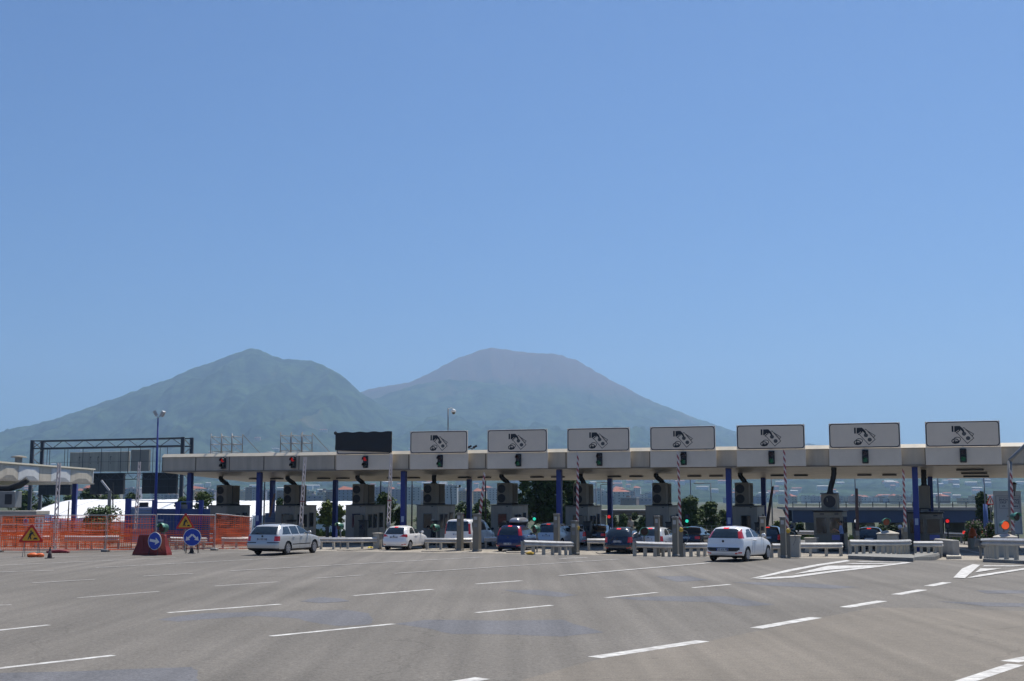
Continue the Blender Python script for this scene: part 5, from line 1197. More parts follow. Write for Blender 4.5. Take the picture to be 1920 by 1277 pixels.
# ------------------------------------------------------------------ LEFT: FENCES, NETS, ROADWORK SIGNS
random.seed(11)
def net(mb, a, b, z0, z1, cw=.11, ch=.09, sw=.024, wav=.05, sag=0, sd=0, fill=1.):
    """plastic mesh: real strips with gaps, wavy"""
    L = (b-a).length; d = (b-a).normalized(); n = Vector((-d.y, d.x, 0)); nu = int(L/cw); nv = int((z1-z0)/ch)
    def P(u, v):
        p = a+d*(L*u); k = noise.noise(Vector((u*L*1.1+sd, v*2.2, sd)))
        return p+n*(wav*k)+Vector((0, 0, z0+(z1-z0)*v+.05*noise.noise(Vector((u*L*.8, sd, v)))*(v)+sag*math.sin(math.pi*u)*-v))
    for j in range(nv+1):
        v = j/nv; hw = sw/(z1-z0)/2*(2.1 if j % 4 == 0 else 1)
        for i in range(nu): u0, u1 = i/nu, (i+1)/nu; mb.quad(P(u0, v-hw), P(u1, v-hw), P(u1, v+hw), P(u0, v+hw))
    for i in range(nu+1):
        u = i/nu; hw = sw/L/2
        for j in range(nv): v0, v1 = j/nv, (j+1)/nv; mb.quad(P(u-hw, v0), P(u+hw, v0), P(u+hw, v1), P(u-hw, v1))
FP = [(-55,1034.5), (-2,1035), (103,1035), (198,1034.5), (291,1033.5), (402,1032), (467,1031)]
FL = ['cut by the left picture edge', 'behind the left roadworks triangle', 'left of the leaning lattice arm and hose', 'between the grey post and the blue enclosure', 'behind the two blue arrow signs', 'at the tail of the silver estate car']
for k in range(len(FP)-1):
    a, b = G(*FP[k]), G(*FP[k+1]); hh = PV(FP[k][0], FP[k][1]-69, a.y).z-a.z
    r = empty('fence_panel', tuple(a), 0, 'steel framed site fence panel with orange netting '+FL[k], 'fence', 'site fence panels with orange netting'); d = (b-a).normalized(); n = Vector((d.y, -d.x, 0))
    a2, b2 = a+d*.04, b-d*.04
    mb = MB(); q = [a2, a2+Vector((0,0,hh)), b2+Vector((0,0,hh)), b2]; mb.tube([q[0], q[1]], .022, 6); mb.tube([q[3], q[2]], .022, 6); mb.tube([q[1], q[2]], .022, 6); mb.tube([q[0]+Vector((0,0,.12)), q[3]+Vector((0,0,.12))], .018, 6); mb.build('frame', M_galv, r, world=True)
    mb = MB()
    for i in range(1, int((b2-a2).length/.2)): p = a2+d*(.2*i); mb.bar(p+Vector((0,0,.12)), p+Vector((0,0,hh)), .007)
    for j in range(1, 5): mb.bar(a2+Vector((0,0,hh*j/5)), b2+Vector((0,0,hh*j/5)), .007)
    mb.build('wire_mesh', M_galvd, r, world=True)
    mb = MB(); net(mb, a2+n*.03, b2+n*.03, .10, hh*.60 if k != 4 else hh*.55, .10, .085, .022, .06, 0, k*3.3); mb.build('lower_net', M_net, r, world=True)
    if k not in (4,):
        mb = MB(); net(mb, a2+n*.05, b2+n*.05, hh*.5, hh*.97, .14, .11, .016, .04, 0, k*5.1); mb.build('upper_net', M_net, r, world=True)
    else:
        mb = MB(); net(mb, a2+(b2-a2)*.45+n*.05, b2+n*.05, hh*.5, hh*.97, .14, .11, .016, .04, 0, k*5.1); mb.build('upper_net', M_net, r, world=True)
    mb = MB(); mb.bbox(-.16, .16, -.3, .3, 0, .12, .03); mb.v = [(x+a.x, y+a.y, z+a.z) for x, y, z in mb.v]; mb.build('foot_block', M_concd, r, world=True)
# second rows of netting and barrier boards inside the closed lanes
for k, (x0, x1, yb, h, lab) in enumerate([(-40, 96, 1027, 1.5, 'inner run of orange netting behind the left roadworks triangle'), (112, 246, 1027, 1.55, 'inner run of orange netting in front of the oleander bush'), (300, 470, 1024, 1.9, 'inner run of orange netting before the dark blue panels'), (-40, 225, 1019, 1.9, 'rear run of orange netting before the white canvas hall')]):
    a, b = G(x0, yb), G(x1, yb); r = empty('orange_net', tuple(a), 0, lab, 'netting', 'loose runs of orange netting')
    mb = MB(); net(mb, a, b, .05, h*.62, .12, .10, .028, .16, .1, 20+k); net(mb, a, b, h*.5, h, .15, .12, .022, .16, .1, 40+k); mb.build('net', M_net, r, world=True)
    L = (b-a).length; n = max(2, int(L/2.2))
    for i in range(n+1):
        p = a.lerp(b, i/n); mb = MB(); mb.tube([p+Vector((0,0,-.05)), p+Vector((0,0,h+.1))], .02, 6); mb.build('stake', mat('rusty_stake', (.12, .05, .03), .8), r, world=True)
M_brick = mat('board_red', (.42, .10, .07), .7, 0, .25, 5)
for k, (x0, x1, y, lab) in enumerate([(120, 222, 1031, 'white topped low guard rail behind the netting with a dark stack at its left end'), (12, 90, 1026, 'low rail behind the left roadworks triangle'), (318, 386, 1029, 'low white barred barrier behind the right blue arrow sign'), (415, 470, 1029, 'low rail end just left of the silver estate car')]):
    guard_rail(lab, bull(x0, x1, y, .1), post=.8, group='rails inside the closed lanes')
for k, (x0, x1, y, zs, lab) in enumerate([(0, 92, 1024, (1.0, 1.45), 'long white railing bars behind the left netting'), (100, 205, 1023, (1.05, 1.5), 'long white railing bars right of the lattice arm'), (300, 400, 1026, (.3, .6, .9), 'white horizontal bars behind the blue arrow signs')]):
    a, b = G(x0, y), G(x1, y); r = empty('railing', tuple(a), 0, lab, 'railing', 'white barred railings in the closed lanes')
    for z in zs: mb = MB(); mb.bar(a+Vector((0,0,z)), b+Vector((0,0,z)), .06, .09); mb.build('bar', M_white, r, world=True)
    for i in range(4): p = a.lerp(b, i/3); mb = MB(); mb.bar(p, p+Vector((0,0,zs[-1]+.06)), .07); mb.build('post', M_brick, r, world=True)
def board_at(c, rz, tilt=0): return c
def tri_sign(px, py0, py1, yg, w_px, label, kind='works', yaw=8, legs=True):
    g = G(px, yg); Y = g.y; b = PV(px, py0, Y); t = PV(px, py1, Y); H = t.z-b.z; W = w_px/FE*Y; z0 = b.z-g.z
    r = empty('roadworks_sign' if kind == 'works' else 'warning_sign', tuple(g), rad(yaw), label, 'sign')
    def tri(m, y, nm, mt, par=r, th=.02):
        c = (0, z0+H/3); P = [(-W/2, z0), (W/2, z0), (0, z0+H)]; Q = []
        for i in range(3):
            p = P[i]; 
            for s_ in (-1, 1):
                q = P[(i+s_) % 3]; d = Vector((q[0]-p[0], q[1]-p[1])).normalized(); Q.append((i, s_, Vector(p)+d*W*.07))
        pts = []
        for i in range(3): pts += [Q[2*i][2], Q[2*i+1][2]]
        pts = [((x-c[0])*m+c[0], y, (z-c[1])*m+c[1]) for x, z in pts]
        mb = MB(); mb.prism(pts, (0, th, 0)); return mb.build(nm, mt, par)
    tri(1, 0, 'red_border', M_redsign); tri(.72 if kind == 'works' else .66, -.008, 'panel', M_yellow if kind == 'works' else M_white, r, .01)
    mb = MB(); P = lambda x, z: (x*W, -.014, z0+z*H); e = (0, -.004, 0)
    if kind == 'works':
        mb.prism([P(-.03,.52), P(.06,.55), P(.09,.48), P(.03,.44), P(.00,.36), P(-.02,.30), P(.02,.16), P(-.03,.15), P(-.06,.27), P(-.10,.15), P(-.14,.15), P(-.09,.34), P(-.08,.44)], e)
        mb.prism([P(-.02+.035*math.cos(q*.7), .58+.045*math.sin(q*.7)) for q in range(9)], e)
        mb.prism([P(.03,.45), P(.12,.32), P(.14,.33), P(.06,.47)], e); mb.prism([P(.06,.15), P(.26,.15), P(.20,.24), P(.13,.25)], e)
    else:
        mb.prism([P(-.03,.18), P(.03,.18), P(.05,.35), P(.02,.58), P(-.02,.58), P(-.05,.35)], e)
    mb.build('symbol', M_black, r)
    if legs:
        for sx in (-1, 1):
            for yy in (-.05, .45):
                mb = MB(); mb.tube([(sx*W*.25, .03, z0+.05), (sx*W*(.30), yy, 0)], .014, 6); mb.build('leg', M_galvd, r)
        mb = MB(); mb.bar((-W*.27, .02, z0*.5), (W*.27, .02, z0*.5), .02); mb.build('cross_bar', M_galvd, r)
    else:
        mb = MB(); mb.tube([(0, .04, 0), (0, .04, z0+H*.7)], .03, 8); mb.build('post', M_galvd, r)
    return r
tri_sign(57, 1017, 981, 1044, 47, 'roadworks triangle on a low stand at the far left, before the netting')
tri_sign(346, 991.5, 960.5, 1034, 36, 'roadworks triangle on a post above the two way blue arrow sign', legs=False)
def disc_sign(px, py, yg, rpx, label, kind, yaw, squash=1.0):
    g = G(px, yg); c = PV(px, py, g.y); R_ = rpx/FE*g.y; z = c.z-g.z; r = empty('arrow_sign', tuple(g), rad(yaw), label, 'sign')
    mb = MB(); mb.tube([(0, .0, z), (0, .02, z)], R_, 28); mb.build('rim', M_white, r); mb = MB(); mb.tube([(0, -.006, z), (0, .0, z)], R_*.93, 28); mb.build('blue_face', M_bsign, r)
    def arrow(ang, cx, cz, s_, y=-.009):
        pts = [(-.62,-.13), (.12,-.13), (.12,-.36), (.66,0), (.12,.36), (.12,.13), (-.62,.13)]; ca, sa = math.cos(rad(ang)), math.sin(rad(ang))
        return [(cx*R_+R_*s_*(x*ca-q*sa), y, z+cz*R_+R_*s_*(x*sa+q*ca)) for x, q in pts]
    mb = MB()
    if kind == 'right': mb.prism(arrow(-8, 0, 0, 1.15), (0, -.003, 0)); mb.build('arrow', M_white, r)
    else:
        for an, cx in ((-45, .36), (225, -.36)): mb = MB(); mb.prism(arrow(an, cx, -.02, .78, -.009-(.003 if cx > 0 else 0)), (0, -.0025, 0)); mb.build('arrow', M_white, r)
    for sx in (-1, 1):
        for yy in (-.1, .4): mb = MB(); mb.tube([(sx*R_*.5, .03, z-R_*.4), (sx*R_*.7, yy, 0)], .014, 6); mb.build('leg', M_dark, r)
    if kind != 'right': mb = MB(); mb.tube([(0, -.05, 0), (0, -.05, .06), (0, -.05, .28)], [.22, .12, .05], 10); mb.build('foot_weight', M_rubber, r)
    return r
disc_sign(289, 1014.5, 1041.5, 16.5, 'round blue sign with one white arrow to the right on the red water barrier', 'right', -28)
disc_sign(359.5, 1007.5, 1038, 16.5, 'round blue sign with two white arrows pointing down left and right', 'both', 8)
def water_barrier(px0, px1, py, label, rz):
    a, b = G(px0, py), G(px1, py); L = 1.75; c = (a+b)/2; r = empty('water_barrier', tuple(a), rz, label, 'barrier', 'red plastic water barriers'); 
    def ring(x0, x1, w_, z): return [(x0,-w_,z),(x1,-w_,z),(x1,w_,z),(x0,w_,z)]
    mb = MB(); stack(mb, [ring(0, L, .30, 0), ring(.02, L-.02, .30, .12), ring(.14, L-.14, .20, .45), ring(.22, L-.22, .12, .92), ring(.26, L-.26, .09, .97)]); mb.build('shell', M_red, r)
    for x in (.45, .90, 1.3): mb = MB(); mb.hexa([(x-.06,-.315,.02),(x+.06,-.315,.02),(x+.06,-.25,.02),(x-.06,-.25,.02),(x-.05,-.15,.85),(x+.05,-.15,.85),(x+.05,-.1,.85),(x-.05,-.1,.85)]); mb.build('rib', M_red, r)
    mb = MB(); mb.tube([(L/2,0,.96),(L/2,0,1.0)], .07, 10); mb.build('filler_cap', M_orange, r); return r
water_barrier(253, 318, 1040.5, 'red plastic water barrier carrying the blue right arrow sign', -rad(9)) 
p = G(93, 1047); r = empty('traffic_cone', tuple(p), 0, 'small dark traffic cone right of the left roadworks triangle', 'cone')
mb = MB(); mb.bbox(-.17, .17, -.17, .17, 0, .03, .01); mb.build('base', M_rubber, r)
mb = MB(); mb.tube([(0,0,.03),(0,0,.22)], [.11,.075], 12); mb.tube([(0,0,.34),(0,0,.5)], [.05,.025], 12); mb.build('cone_body', mat('cone_dark', (.05, .03, .03), .7), r)
mb = MB(); mb.tube([(0,0,.22),(0,0,.34)], [.076,.051], 12); mb.build('band', mat('cone_band', (.2, .15, .13), .5), r)
p = G(66, 1045); r = empty('sandbag', tuple(p), rad(10), 'bright orange sandbag lying under the left roadworks triangle', 'sandbag')
mb = MB(); mb.blob((-.12, 0, .1), .25, .18, .11, 12, 8, .35, 4); mb.blob((.2, .02, .09), .2, .16, .10, 12, 8, .35, 6); mb.build('bag', M_orange, r, smooth=True)
p = G(108, 1037); r = empty('hose', tuple(p), 0, 'flat dark red hose lying at the foot of the lattice arm', 'hose')
mb = MB(); mb.tube([(-.55,0,.05),(-.2,-.05,.07),(.1,0,.09),(.4,.05,.06),(.6,0,.05)], [.05,.09,.10,.08,.03], 10); mb.build('hose_body', mat('dark_red', (.25, .02, .03), .6), r, smooth=True)
barrier(102.5, 1028, 111, 868, 1031, 'grey lattice barrier arm leaning before the white canvas hall, left edge', 'lattice', .25, False)
barrier(254, 996, 261.5, 866, 80, 'pinkish lattice barrier arm leaning before the pale blue louvred wall', 'lattice', .22, False)
barrier(126, 995, 129, 940, 84, 'x', 'dull', .08, False)['label'] = 'thin dark upright rod behind the grey lattice arm'
p = G(82, 1027); r = empty('parking_notice', tuple(PV(30, 1010, p.y)), 0, 'small no parking plate with a blue disc hanging behind the netting', 'sign')
q = PV(48.5, 979, p.y); r.location = (q.x, q.y, gz(q.x, q.y)); z = q.z-r.location.z; Wn = 9.5/FE*q.y
mb = MB(); mb.bbox(-Wn/2, Wn/2, -.01, .01, z-.25, z+.2, .004); mb.build('plate', mat('plate_pale', (.6,.6,.66), .5), r); mb = MB(); mb.disc((0,-.011,z+.06), (0,-1,0), Wn*.38, 16, .004); mb.build('disc', M_bsign, r)
mb = MB(); mb.disc((0,-.016,z+.06), (0,-1,0), Wn*.25, 16, .003); mb.build('disc_centre', mat('muted_red', (.3,.04,.1), .5), r)
mb = MB(); mb.tube([(0,.03,0),(0,.03,z+.2)], .02, 6); mb.build('post', M_galvd, r)
# notice board
q = PV(72, 1005, G(72, 1027).y); r = empty('notice_board', (q.x, q.y, gz(q.x, q.y)), 0, 'white printed notice board standing behind the left roadworks triangle', 'notice board')
z0 = q.z-r.location.z; W = 16/FE*q.y; H = 1.05
mb = MB(); mb.bbox(-W/2, W/2, -.02, .02, z0-.1, z0+H, .005); mb.build('board', M_white, r)
for k in range(3):
    for j in range(2): mb = MB(); x = -W*.25+j*W*.5; zc = z0+.2+k*.3; mb.prism([(x-W*.14, -.021, zc), (x+W*.14, -.021, zc), (x, -.021, zc+.2)], (0, -.003, 0)); mb.build('printed_mark', mat('faded_red', (.4, .2, .15), .6), r)
mb = MB(); mb.bar((-W*.4, .04, 0), (-W*.4, .04, z0), .04); mb.build('leg', M_galvd, r); mb = MB(); mb.bar((W*.4, .04, 0), (W*.4, .04, z0), .04); mb.build('leg', M_galvd, r)
# lamp post
Yl = 78.; b = PV(291, 962, Yl); t = PV(296.5, 784, Yl); g = gz(b.x, b.y)
r = empty('lamp_post', (b.x, b.y, g), 0, 'slender blue lamp post with two pale floodlights above the blue enclosure', 'lamp post'); o_ = Vector(r.location)
mb = MB(); m_ = b.lerp(t, .3); mb.tube([(0, 0, 0), Vector((m_.x, m_.y, m_.z))-o_, t-o_], [.10, .08, .045], 10); mb.build('pole', M_blue, r, smooth=True)
for sx, px, py in ((-1, 291.5, 775), (1, 305, 776)):
    c = PV(px, py, Yl)-o_; tt = t-o_; mb = MB(); mb.bar(tt, c, .03); mb.build('bracket', M_galvd, r)
    mb = MB(); d = Vector((sx*.28, -.12, .52)).normalized(); mb.bar(c-d*.17, c+d*.17, .24, .16); mb.build('floodlight', mat('floodlight_grey', (.45, .46, .47), .4, .3), r)
# blue louvred enclosure
Yb = 84.
def upright(px0, px1, py0, py1, Y, name, m, par, dy=.12):
    a, b_ = PV(px0, py0, Y), PV(px1, py1, Y); mb = MB(); mb.box(min(a.x, b_.x), max(a.x, b_.x), Y, Y+dy, min(a.z, b_.z), max(a.z, b_.z)); return mb.build(name, m, par, world=True)
p = PV(265, 970, Yb); r = empty('louvred_enclosure', (p.x, Yb, gz(p.x, Yb)), 0, 'blue framed enclosure with a pale louvred wall and a dark blue wall', 'enclosure')
upright(242, 286, 952, 1016, Yb+.15, 'louvre_wall', M_ltblue, r, .06)
for k in range(9): mb = MB(); a = PV(242.5, 956+k*6, Yb+.08); c = PV(285, 956+k*6, Yb+.08); mb.bar(a, c, .10, .035); mb.build('louvre', mat('louvre_blue', (.17, .25, .42), .5), r, world=True)
upright(291, 392, 954, 1016, Yb+.15, 'panel_wall', M_blue2, r, .06)
for x0, x1, y0 in ((235, 242, 935), (285, 291, 937), (329, 335, 941), (373, 378, 938)): upright(x0, x1, y0, 1016, Yb, 'post', M_blue, r, .25)
for x0, x1, y in ((242, 286, 938), (242, 286, 951), (291, 330, 942), (336, 373, 941)): mb = MB(); mb.bar(PV(x0, y, Yb+.1), PV(x1, y, Yb+.1), .05); mb.build('rail', mat('rail_blue', (.1, .2, .42), .5), r, world=True)
upright(261, 276, 942, 950.5, Yb+.3, 'box', M_black, r, .3)
upright(337, 351, 946, 954, Yb+.32, 'grey_sheet', M_galvd, r, .03)
mb = MB(); a = PV(300, 976, Yb-.02); mb.box(a.x-.18, a.x+.18, Yb+.12, Yb+.14, a.z-.06, a.z+.06); mb.build('label_plate', mat('plate_light', (.35,.38,.5), .5), r, world=True)
# pale blue container behind the columns at the estate car
r = empty('storage_container', (PV(520, 975, 100).x, 100, gz(-17, 100)), 0, 'pale blue ribbed container between the two blue posts behind the estate car', 'container')
upright(497, 518, 962, 1003, 100, 'box_wall', M_ltblue, r, 2.2)
for k in range(6): mb = MB(); mb.bar(PV(497, 966+k*6, 99.97), PV(518, 966+k*6, 99.97), .05, .04); mb.build('rib', mat('louvre_blue', (.17, .25, .42), .5), r, world=True)

# ------------------------------------------------------------------ WHITE CANVAS HALL
def hall(px0, px1, Y0, Y1, ztop, zlow, label, step=4.2):
    a = PV(px0, 940, Y0); b = PV(px1, 940, Y0); gr = gz(0, Y0); r = empty('canvas_hall', (a.x, Y0, gr), 0, label, 'tent', 'white canvas halls'); n = max(1, round((b.x-a.x)/step)); W = (b.x-a.x)/n
    mb = MB(); nx = 10*n
    def zt(x): return .06*abs(math.sin(math.pi*x/W))
    rows = []
    for j in range(9):
        v = j/8; y = Y0+(Y1-Y0)*v; zz = zlow+(ztop-zlow)*math.sin(v*math.pi/2)
        rows.append([(a.x+(b.x-a.x)*i/nx, y, zz+zt((b.x-a.x)*i/nx)*(.4+v)) for i in range(nx+1)])
    back = [[(x, Y1+(Y1-Y0)*.9, zlow) for x, y, z in rows[-1]]]
    front = [[(x, y, gr-.2) for x, y, z in rows[0]]]
    R_ = front+rows+back; base = 0
    for q in R_: mb.v += q
    for j in range(len(R_)-1):
        for i in range(nx): k = j*(nx+1)+i; mb.f.append((k, k+1, k+nx+2, k+nx+1))
    mb.poly([q[0] for q in R_]); mb.poly([q[-1] for q in reversed(R_)])
    mb.build('canvas', M_tent, r, smooth='edge', world=True)
    for i in range(n+1):
        x = a.x+W*i; mb = MB(); mb.tube([(x, Y0+(Y1-Y0)*j/8, zlow+(ztop-zlow)*math.sin(j/8*math.pi/2)+.03) for j in range(9)], .05, 6); mb.build('seam', mat('canvas_seam', (.5,.5,.52), .6), r, world=True)
hall(27, 262, 165, 190, 2.66, -.1, 'long white canvas hall behind the netting and the oleander bush')
hall(268, 470, 168, 190, 2.5, -.1, 'white canvas hall seen through the blue enclosure')
hall(474, 640, 170, 188, 2.4, .6, 'flat white roofed hall behind the silver estate car')
# ------------------------------------------------------------------ LEFT CANOPY
e0 = PV(0, 866, 118.); e1 = PV(175, 880, 138.); z1_ = 5.95
def atz(px, py, z): r_ = ray(px, py); k = (z-EYE)/r_.z; return Vector((r_.x*k, r_.y*k, z))
E0, E1 = atz(-130, 857, 6.1), atz(174, 880, 6.1); d = (E1-E0); d.z = 0; Ld = d.length; d.normalize(); n = Vector((-d.y, d.x, 0))
zt_, zb_ = 6.1, 6.1-(E1.y*27.5/FE)
r = empty('left_canopy', (E0.x, E0.y, -.5), 0, 'second toll canopy at the left edge with pyramid shaped fascia panels', 'canopy')
o3 = lambda s, t, z: tuple(E0+d*s+n*t+Vector((0, 0, z-6.1)))
mb = MB(); mb.prism([o3(0, .02, zb_), o3(0, 12, zb_-.2), o3(0, 12, zt_-.1), o3(0, .02, zt_-.1)], tuple(d*Ld)); mb.build('roof', M_soffit, r, world=True)
mb = MB(); mb.bar(E0+n*.1, E1+n*.1+d*.2, .7, .16); mb.build('coping', mat('coping_bright', (.66, .60, .46), .5), r, world=True)
mb = MB(); mb.bar(Vector(o3(0, -.06, zb_+.03)), Vector(o3(Ld, -.06, zb_+.03)), .34, .14); mb.build('bottom_flashing', mat('flashing_brown', (.22, .19, .15), .5), r, world=True)
def son(px):
    q = ray(px, 900); return (E0.y*q.x/q.y-E0.x)/(d.x-d.y*q.x/q.y)
PB = [(-130, -60, 'a'), (-60, -2, 'w'), (-2, 33, 'a'), (33, 73, 'w'), (73, 95, 'f'), (95, 132, 'w'), (132, 172, 'a')]
for pa, pb, ty in PB:
    s_, e = son(pa), son(pb); w_ = e-s_; kk = 0; m = M_panel if ty != 'w' else mat('panel_white', (.55, .56, .56), .5, 0, .1, 2)
    A = [o3(s_+.05, -.02, zb_+.08), o3(e-.05, -.02, zb_+.08), o3(e-.05, -.02, zt_-.18), o3(s_+.05, -.02, zt_-.18)]; f = .32; dz_ = zt_-zb_
    mb = MB(); B = [o3(s_+w_*f, -.13, zb_+dz_*f), o3(e-w_*f, -.13, zb_+dz_*f), o3(e-w_*f, -.13, zt_-dz_*f), o3(s_+w_*f, -.13, zt_-dz_*f)]
    if ty == 'f': mb.quad(*A)
    else:
        for i in range(4): mb.quad(A[i], A[(i+1) % 4], B[(i+1) % 4], B[i])
        mb.quad(*B)
    mb.build('pyramid_panel' if ty != 'f' else 'flat_panel', m, r, world=True)
mb = MB(); mb.hexa([o3(Ld-.0, -.03, zb_+.05), o3(Ld+.25, -.03, zb_+.05), o3(Ld+.25, 11.9, zb_+.0), o3(Ld, 11.9, zb_+.0), o3(Ld, -.03, zt_-.1), o3(Ld+.25, -.03, zt_-.1), o3(Ld+.25, 11.9, zt_-.1), o3(Ld, 11.9, zt_-.1)]); mb.build('end_panel', mat('panel_white', (.55,.56,.56), .5), r, world=True)
q = PV(138.5, 935, E1.y-6); mb = MB(); mb.box(q.x-.24, q.x+.24, q.y, q.y+.48, -1.6, zb_-.02); mb.build('post', M_blue, r, world=True)
q = PV(35, 862, 125); rv = empty('roof_vent', (q.x, q.y, 6.0), 0, 'flat capped metal vent on the left canopy roof', 'vent'); h = PV(35, 858, 125).z-6.0
mb = MB(); mb.tube([(0,0,-.1),(0,0,h)], .35, 12); mb.build('pipe', M_galvd, rv); mb = MB(); mb.tube([(0,0,h),(0,0,h+.1),(0,0,h+.2)], [.75,.7,.2], 14); mb.build('cap', M_acbox, rv)
# booth at the left edge
Yq = 104.; a, b = PV(-12, 952, Yq), PV(27, 952, Yq); r = empty('air_conditioner', ((a.x+b.x)/2, Yq, PV(0, 952, Yq).z), 0, 'grey cabinet with a dark grille on the booth cut by the left picture edge', 'air conditioner', 'air conditioners on the booth roofs')
W = b.x-a.x; H = PV(0, 921, Yq).z-a.z; mb = MB(); mb.bbox(-W/2, W/2, 0, 1.5, 0, H, .04); mb.build('cabinet', M_galvd, r); mb = MB(); mb.bbox(W*.02, W*.36, -.03, 0, H*.2, H*.82, .02); mb.build('grille', M_black, r)
duct_r = empty('duct', (a.x+W*.5, Yq+.8, a.z+H), 0, 'thick black duct bending up to the left canopy', 'duct', 'black ventilation ducts under the canopy')
mb = MB(); P = [(-1.6,0,.5),(-.8,0,.22),(0,0,.22),(.9,0,.5),(1.5,0,.95)]; mb.tube(P, [.26,.28,.27,.28,.26], 12); mb.build('hose', M_rubber, duct_r, smooth=True)
a, b = PV(-30, 958, 102.), PV(70, 958, 102.); r = empty('toll_booth', ((a.x+b.x)/2, 102., gz(a.x, 102)), 0, 'long dark grey toll booth roof at the left picture edge behind the netting', 'toll booth', 'toll booths under the canopy')
W = b.x-a.x; H = a.z-r.location.z; mb = MB(); mb.bbox(-W/2+.3, W/2-.3, 0, 2.6, 0, H-.3, .04); mb.build('wall', M_booth, r); mb = MB(); mb.bbox(-W/2, W/2, -.2, 2.8, H-.3, H, .03); mb.build('roof', M_booth, r)
for k in range(4): mb = MB(); x = -W/2+.6+k*.95; mb.bbox(x, x+.75, -.02, .0, .9, H-.45, .01); mb.build('window', M_glass, r)
# ------------------------------------------------------------------ SIGN GANTRY
GY0, GY1, GM = 172., 163., 167.5; gA, gB = PV(61, 830, GY0), PV(343, 822, GY1); gd = (gB-gA); gd.z = 0; GL = gd.length; gd.normalize(); gn = Vector((-gd.y, gd.x, 0))
ZT = PV(61, 827, GY0).z
g = gz(gA.x, gA.y); r = empty('sign_gantry', (gA.x, gA.y, g), 0, 'dark steel truss sign gantry behind the canopies at the left', 'gantry'); 
gp = lambda s, t, z: gA+gd*s+gn*t+Vector((0, 0, z-gA.z))
for s_ in (0, GL):
    for t_ in (0, 1.9): mb = MB(); mb.bar(gp(s_, t_, g), gp(s_, t_, ZT+.1), .42); mb.build('column', M_gantry, r, world=True)
    mb = MB(); z = g+.3; k = 0
    while z < ZT-1.: mb.bar(gp(s_, 0 if k % 2 else 1.9, z), gp(s_, 1.9 if k % 2 else 0, z+1.1), .10); z += 1.1; k += 1
    mb.build('column_lacing', M_galvd, r, world=True)
ZM = ZT-1.0; ZW = PV(200, 899, GM).z; ZW0 = PV(200, 888, GM).z
for z, ww in ((ZT, .14), (ZM, .17)):
    for t_ in (0, 1.9): mb = MB(); mb.bar(gp(0, t_, z), gp(GL, t_, z), ww); mb.build('chord', M_gantry, r, world=True)
mb = MB(); n = 14
for k in range(n): s0, s1 = GL*k/n, GL*(k+1)/n; mb.bar(gp(s0, 0, ZT if k % 2 else ZM), gp(s1, 0, ZM if k % 2 else ZT), .07); mb.bar(gp(s0, 0, ZT), gp(s0, 1.9, ZT), .05)
mb.build('truss_lacing', M_gantry, r, world=True)
for z in (ZW, ZW0): mb = MB(); mb.bar(gp(0, 0, z), gp(GL, 0, z), .10); mb.build('walkway_rail', M_gantry, r, world=True)
mb = MB(); n = 26
for k in range(n): s0, s1 = GL*k/n, GL*(k+1)/n; mb.bar(gp(s0, 0, ZW0 if k % 2 else ZW), gp(s1, 0, ZW if k % 2 else ZW0), .045)
mb.build('walkway_lacing', M_gantry, r, world=True)
for px in (92, 97, 126, 132, 161, 196, 232, 246, 268, 291, 304, 317): s_ = (px-61)/(343-61)*GL; mb = MB(); mb.bar(gp(s_, -.1, ZM), gp(s_, -.1, ZW0), .06); mb.build('hanger', M_gantry, r, world=True)
mb = MB(); mb.bar(gp(0, -.15, PV(200, 866, GM).z), gp(GL, -.15, PV(200, 866, GM).z), .03); mb.build('hand_rail', M_gantry, r, world=True)
def gbox(name, px0, px1, py0, py1, m, label, t0=.2, t1=.6, marks=False, lines=False):
    s0, s1 = (px0-61)/(343-61)*GL, (px1-61)/(343-61)*GL; z0, z1 = PV((px0+px1)/2, py1, GM).z, PV((px0+px1)/2, py0, GM).z
    c = gp(s0, t0, z0); q = empty(name, tuple(c), math.atan2(gd.y, gd.x), label, 'sign panel' if m == M_black2 else 'sign box', None)
    W = s1-s0; mb = MB(); mb.bbox(0, W, 0, t1-t0, 0, z1-z0, .03); mb.build('panel', m, q)
    if lines:
        for k in range(1, 4): mb = MB(); mb.bar((W*k/4, -.03, 0), (W*k/4, -.03, z1-z0), .03); mb.build('stiffener', M_gantry, q)
        mb = MB(); mb.bar((0, -.03, (z1-z0)*.35), (W, -.03, (z1-z0)*.35), .04); mb.build('stiffener', M_gantry, q)
    if marks:
        for x in (.17, .36, .49, .7): 
            mb = MB(); mb.box(W*x-.1, W*x+.12, -.01, 0, (z1-z0)*.72, (z1-z0)*.76); mb.box(W*x-.1, W*x-.04, -.01, 0, (z1-z0)*.55, (z1-z0)*.72); mb.build('bracket_mark', M_gantry, q)
            mb = MB(); mb.box(W*x-.08, W*x+.02, -.01, 0, (z1-z0)*.4, (z1-z0)*.45); mb.build('bolt_mark', M_gantry, q)
        for k in range(1, 6): mb = MB(); mb.box(W*k/6-.015, W*k/6+.015, -.006, 0, 0.02, z1-z0-.02); mb.build('seam', M_seam, q)
    return q
M_black2 = mat('panel_dark', (.012, .016, .022), .6); M_boxg = mat('sign_box_grey', (.46, .44, .38), .7, .1, .2, 1.5, streak=True)
gbox('message_sign_box', 133, 244, 847, 884, M_boxg, 'long grey back of a message sign on the gantry', marks=True)
gbox('message_sign_box', 248, 281, 844, 884, mat('sign_box_dark', (.30, .29, .26), .7), 'shorter darker grey box at the right end of the gantry sign')
gbox('hanging_sign_panel', 75, 136, 888, 928, M_black2, 'dark hanging gantry panel partly behind the left canopy', lines=True)
gbox('hanging_sign_panel', 174, 236, 887, 927, M_black2, 'dark hanging gantry panel above the oleander bush', lines=True)
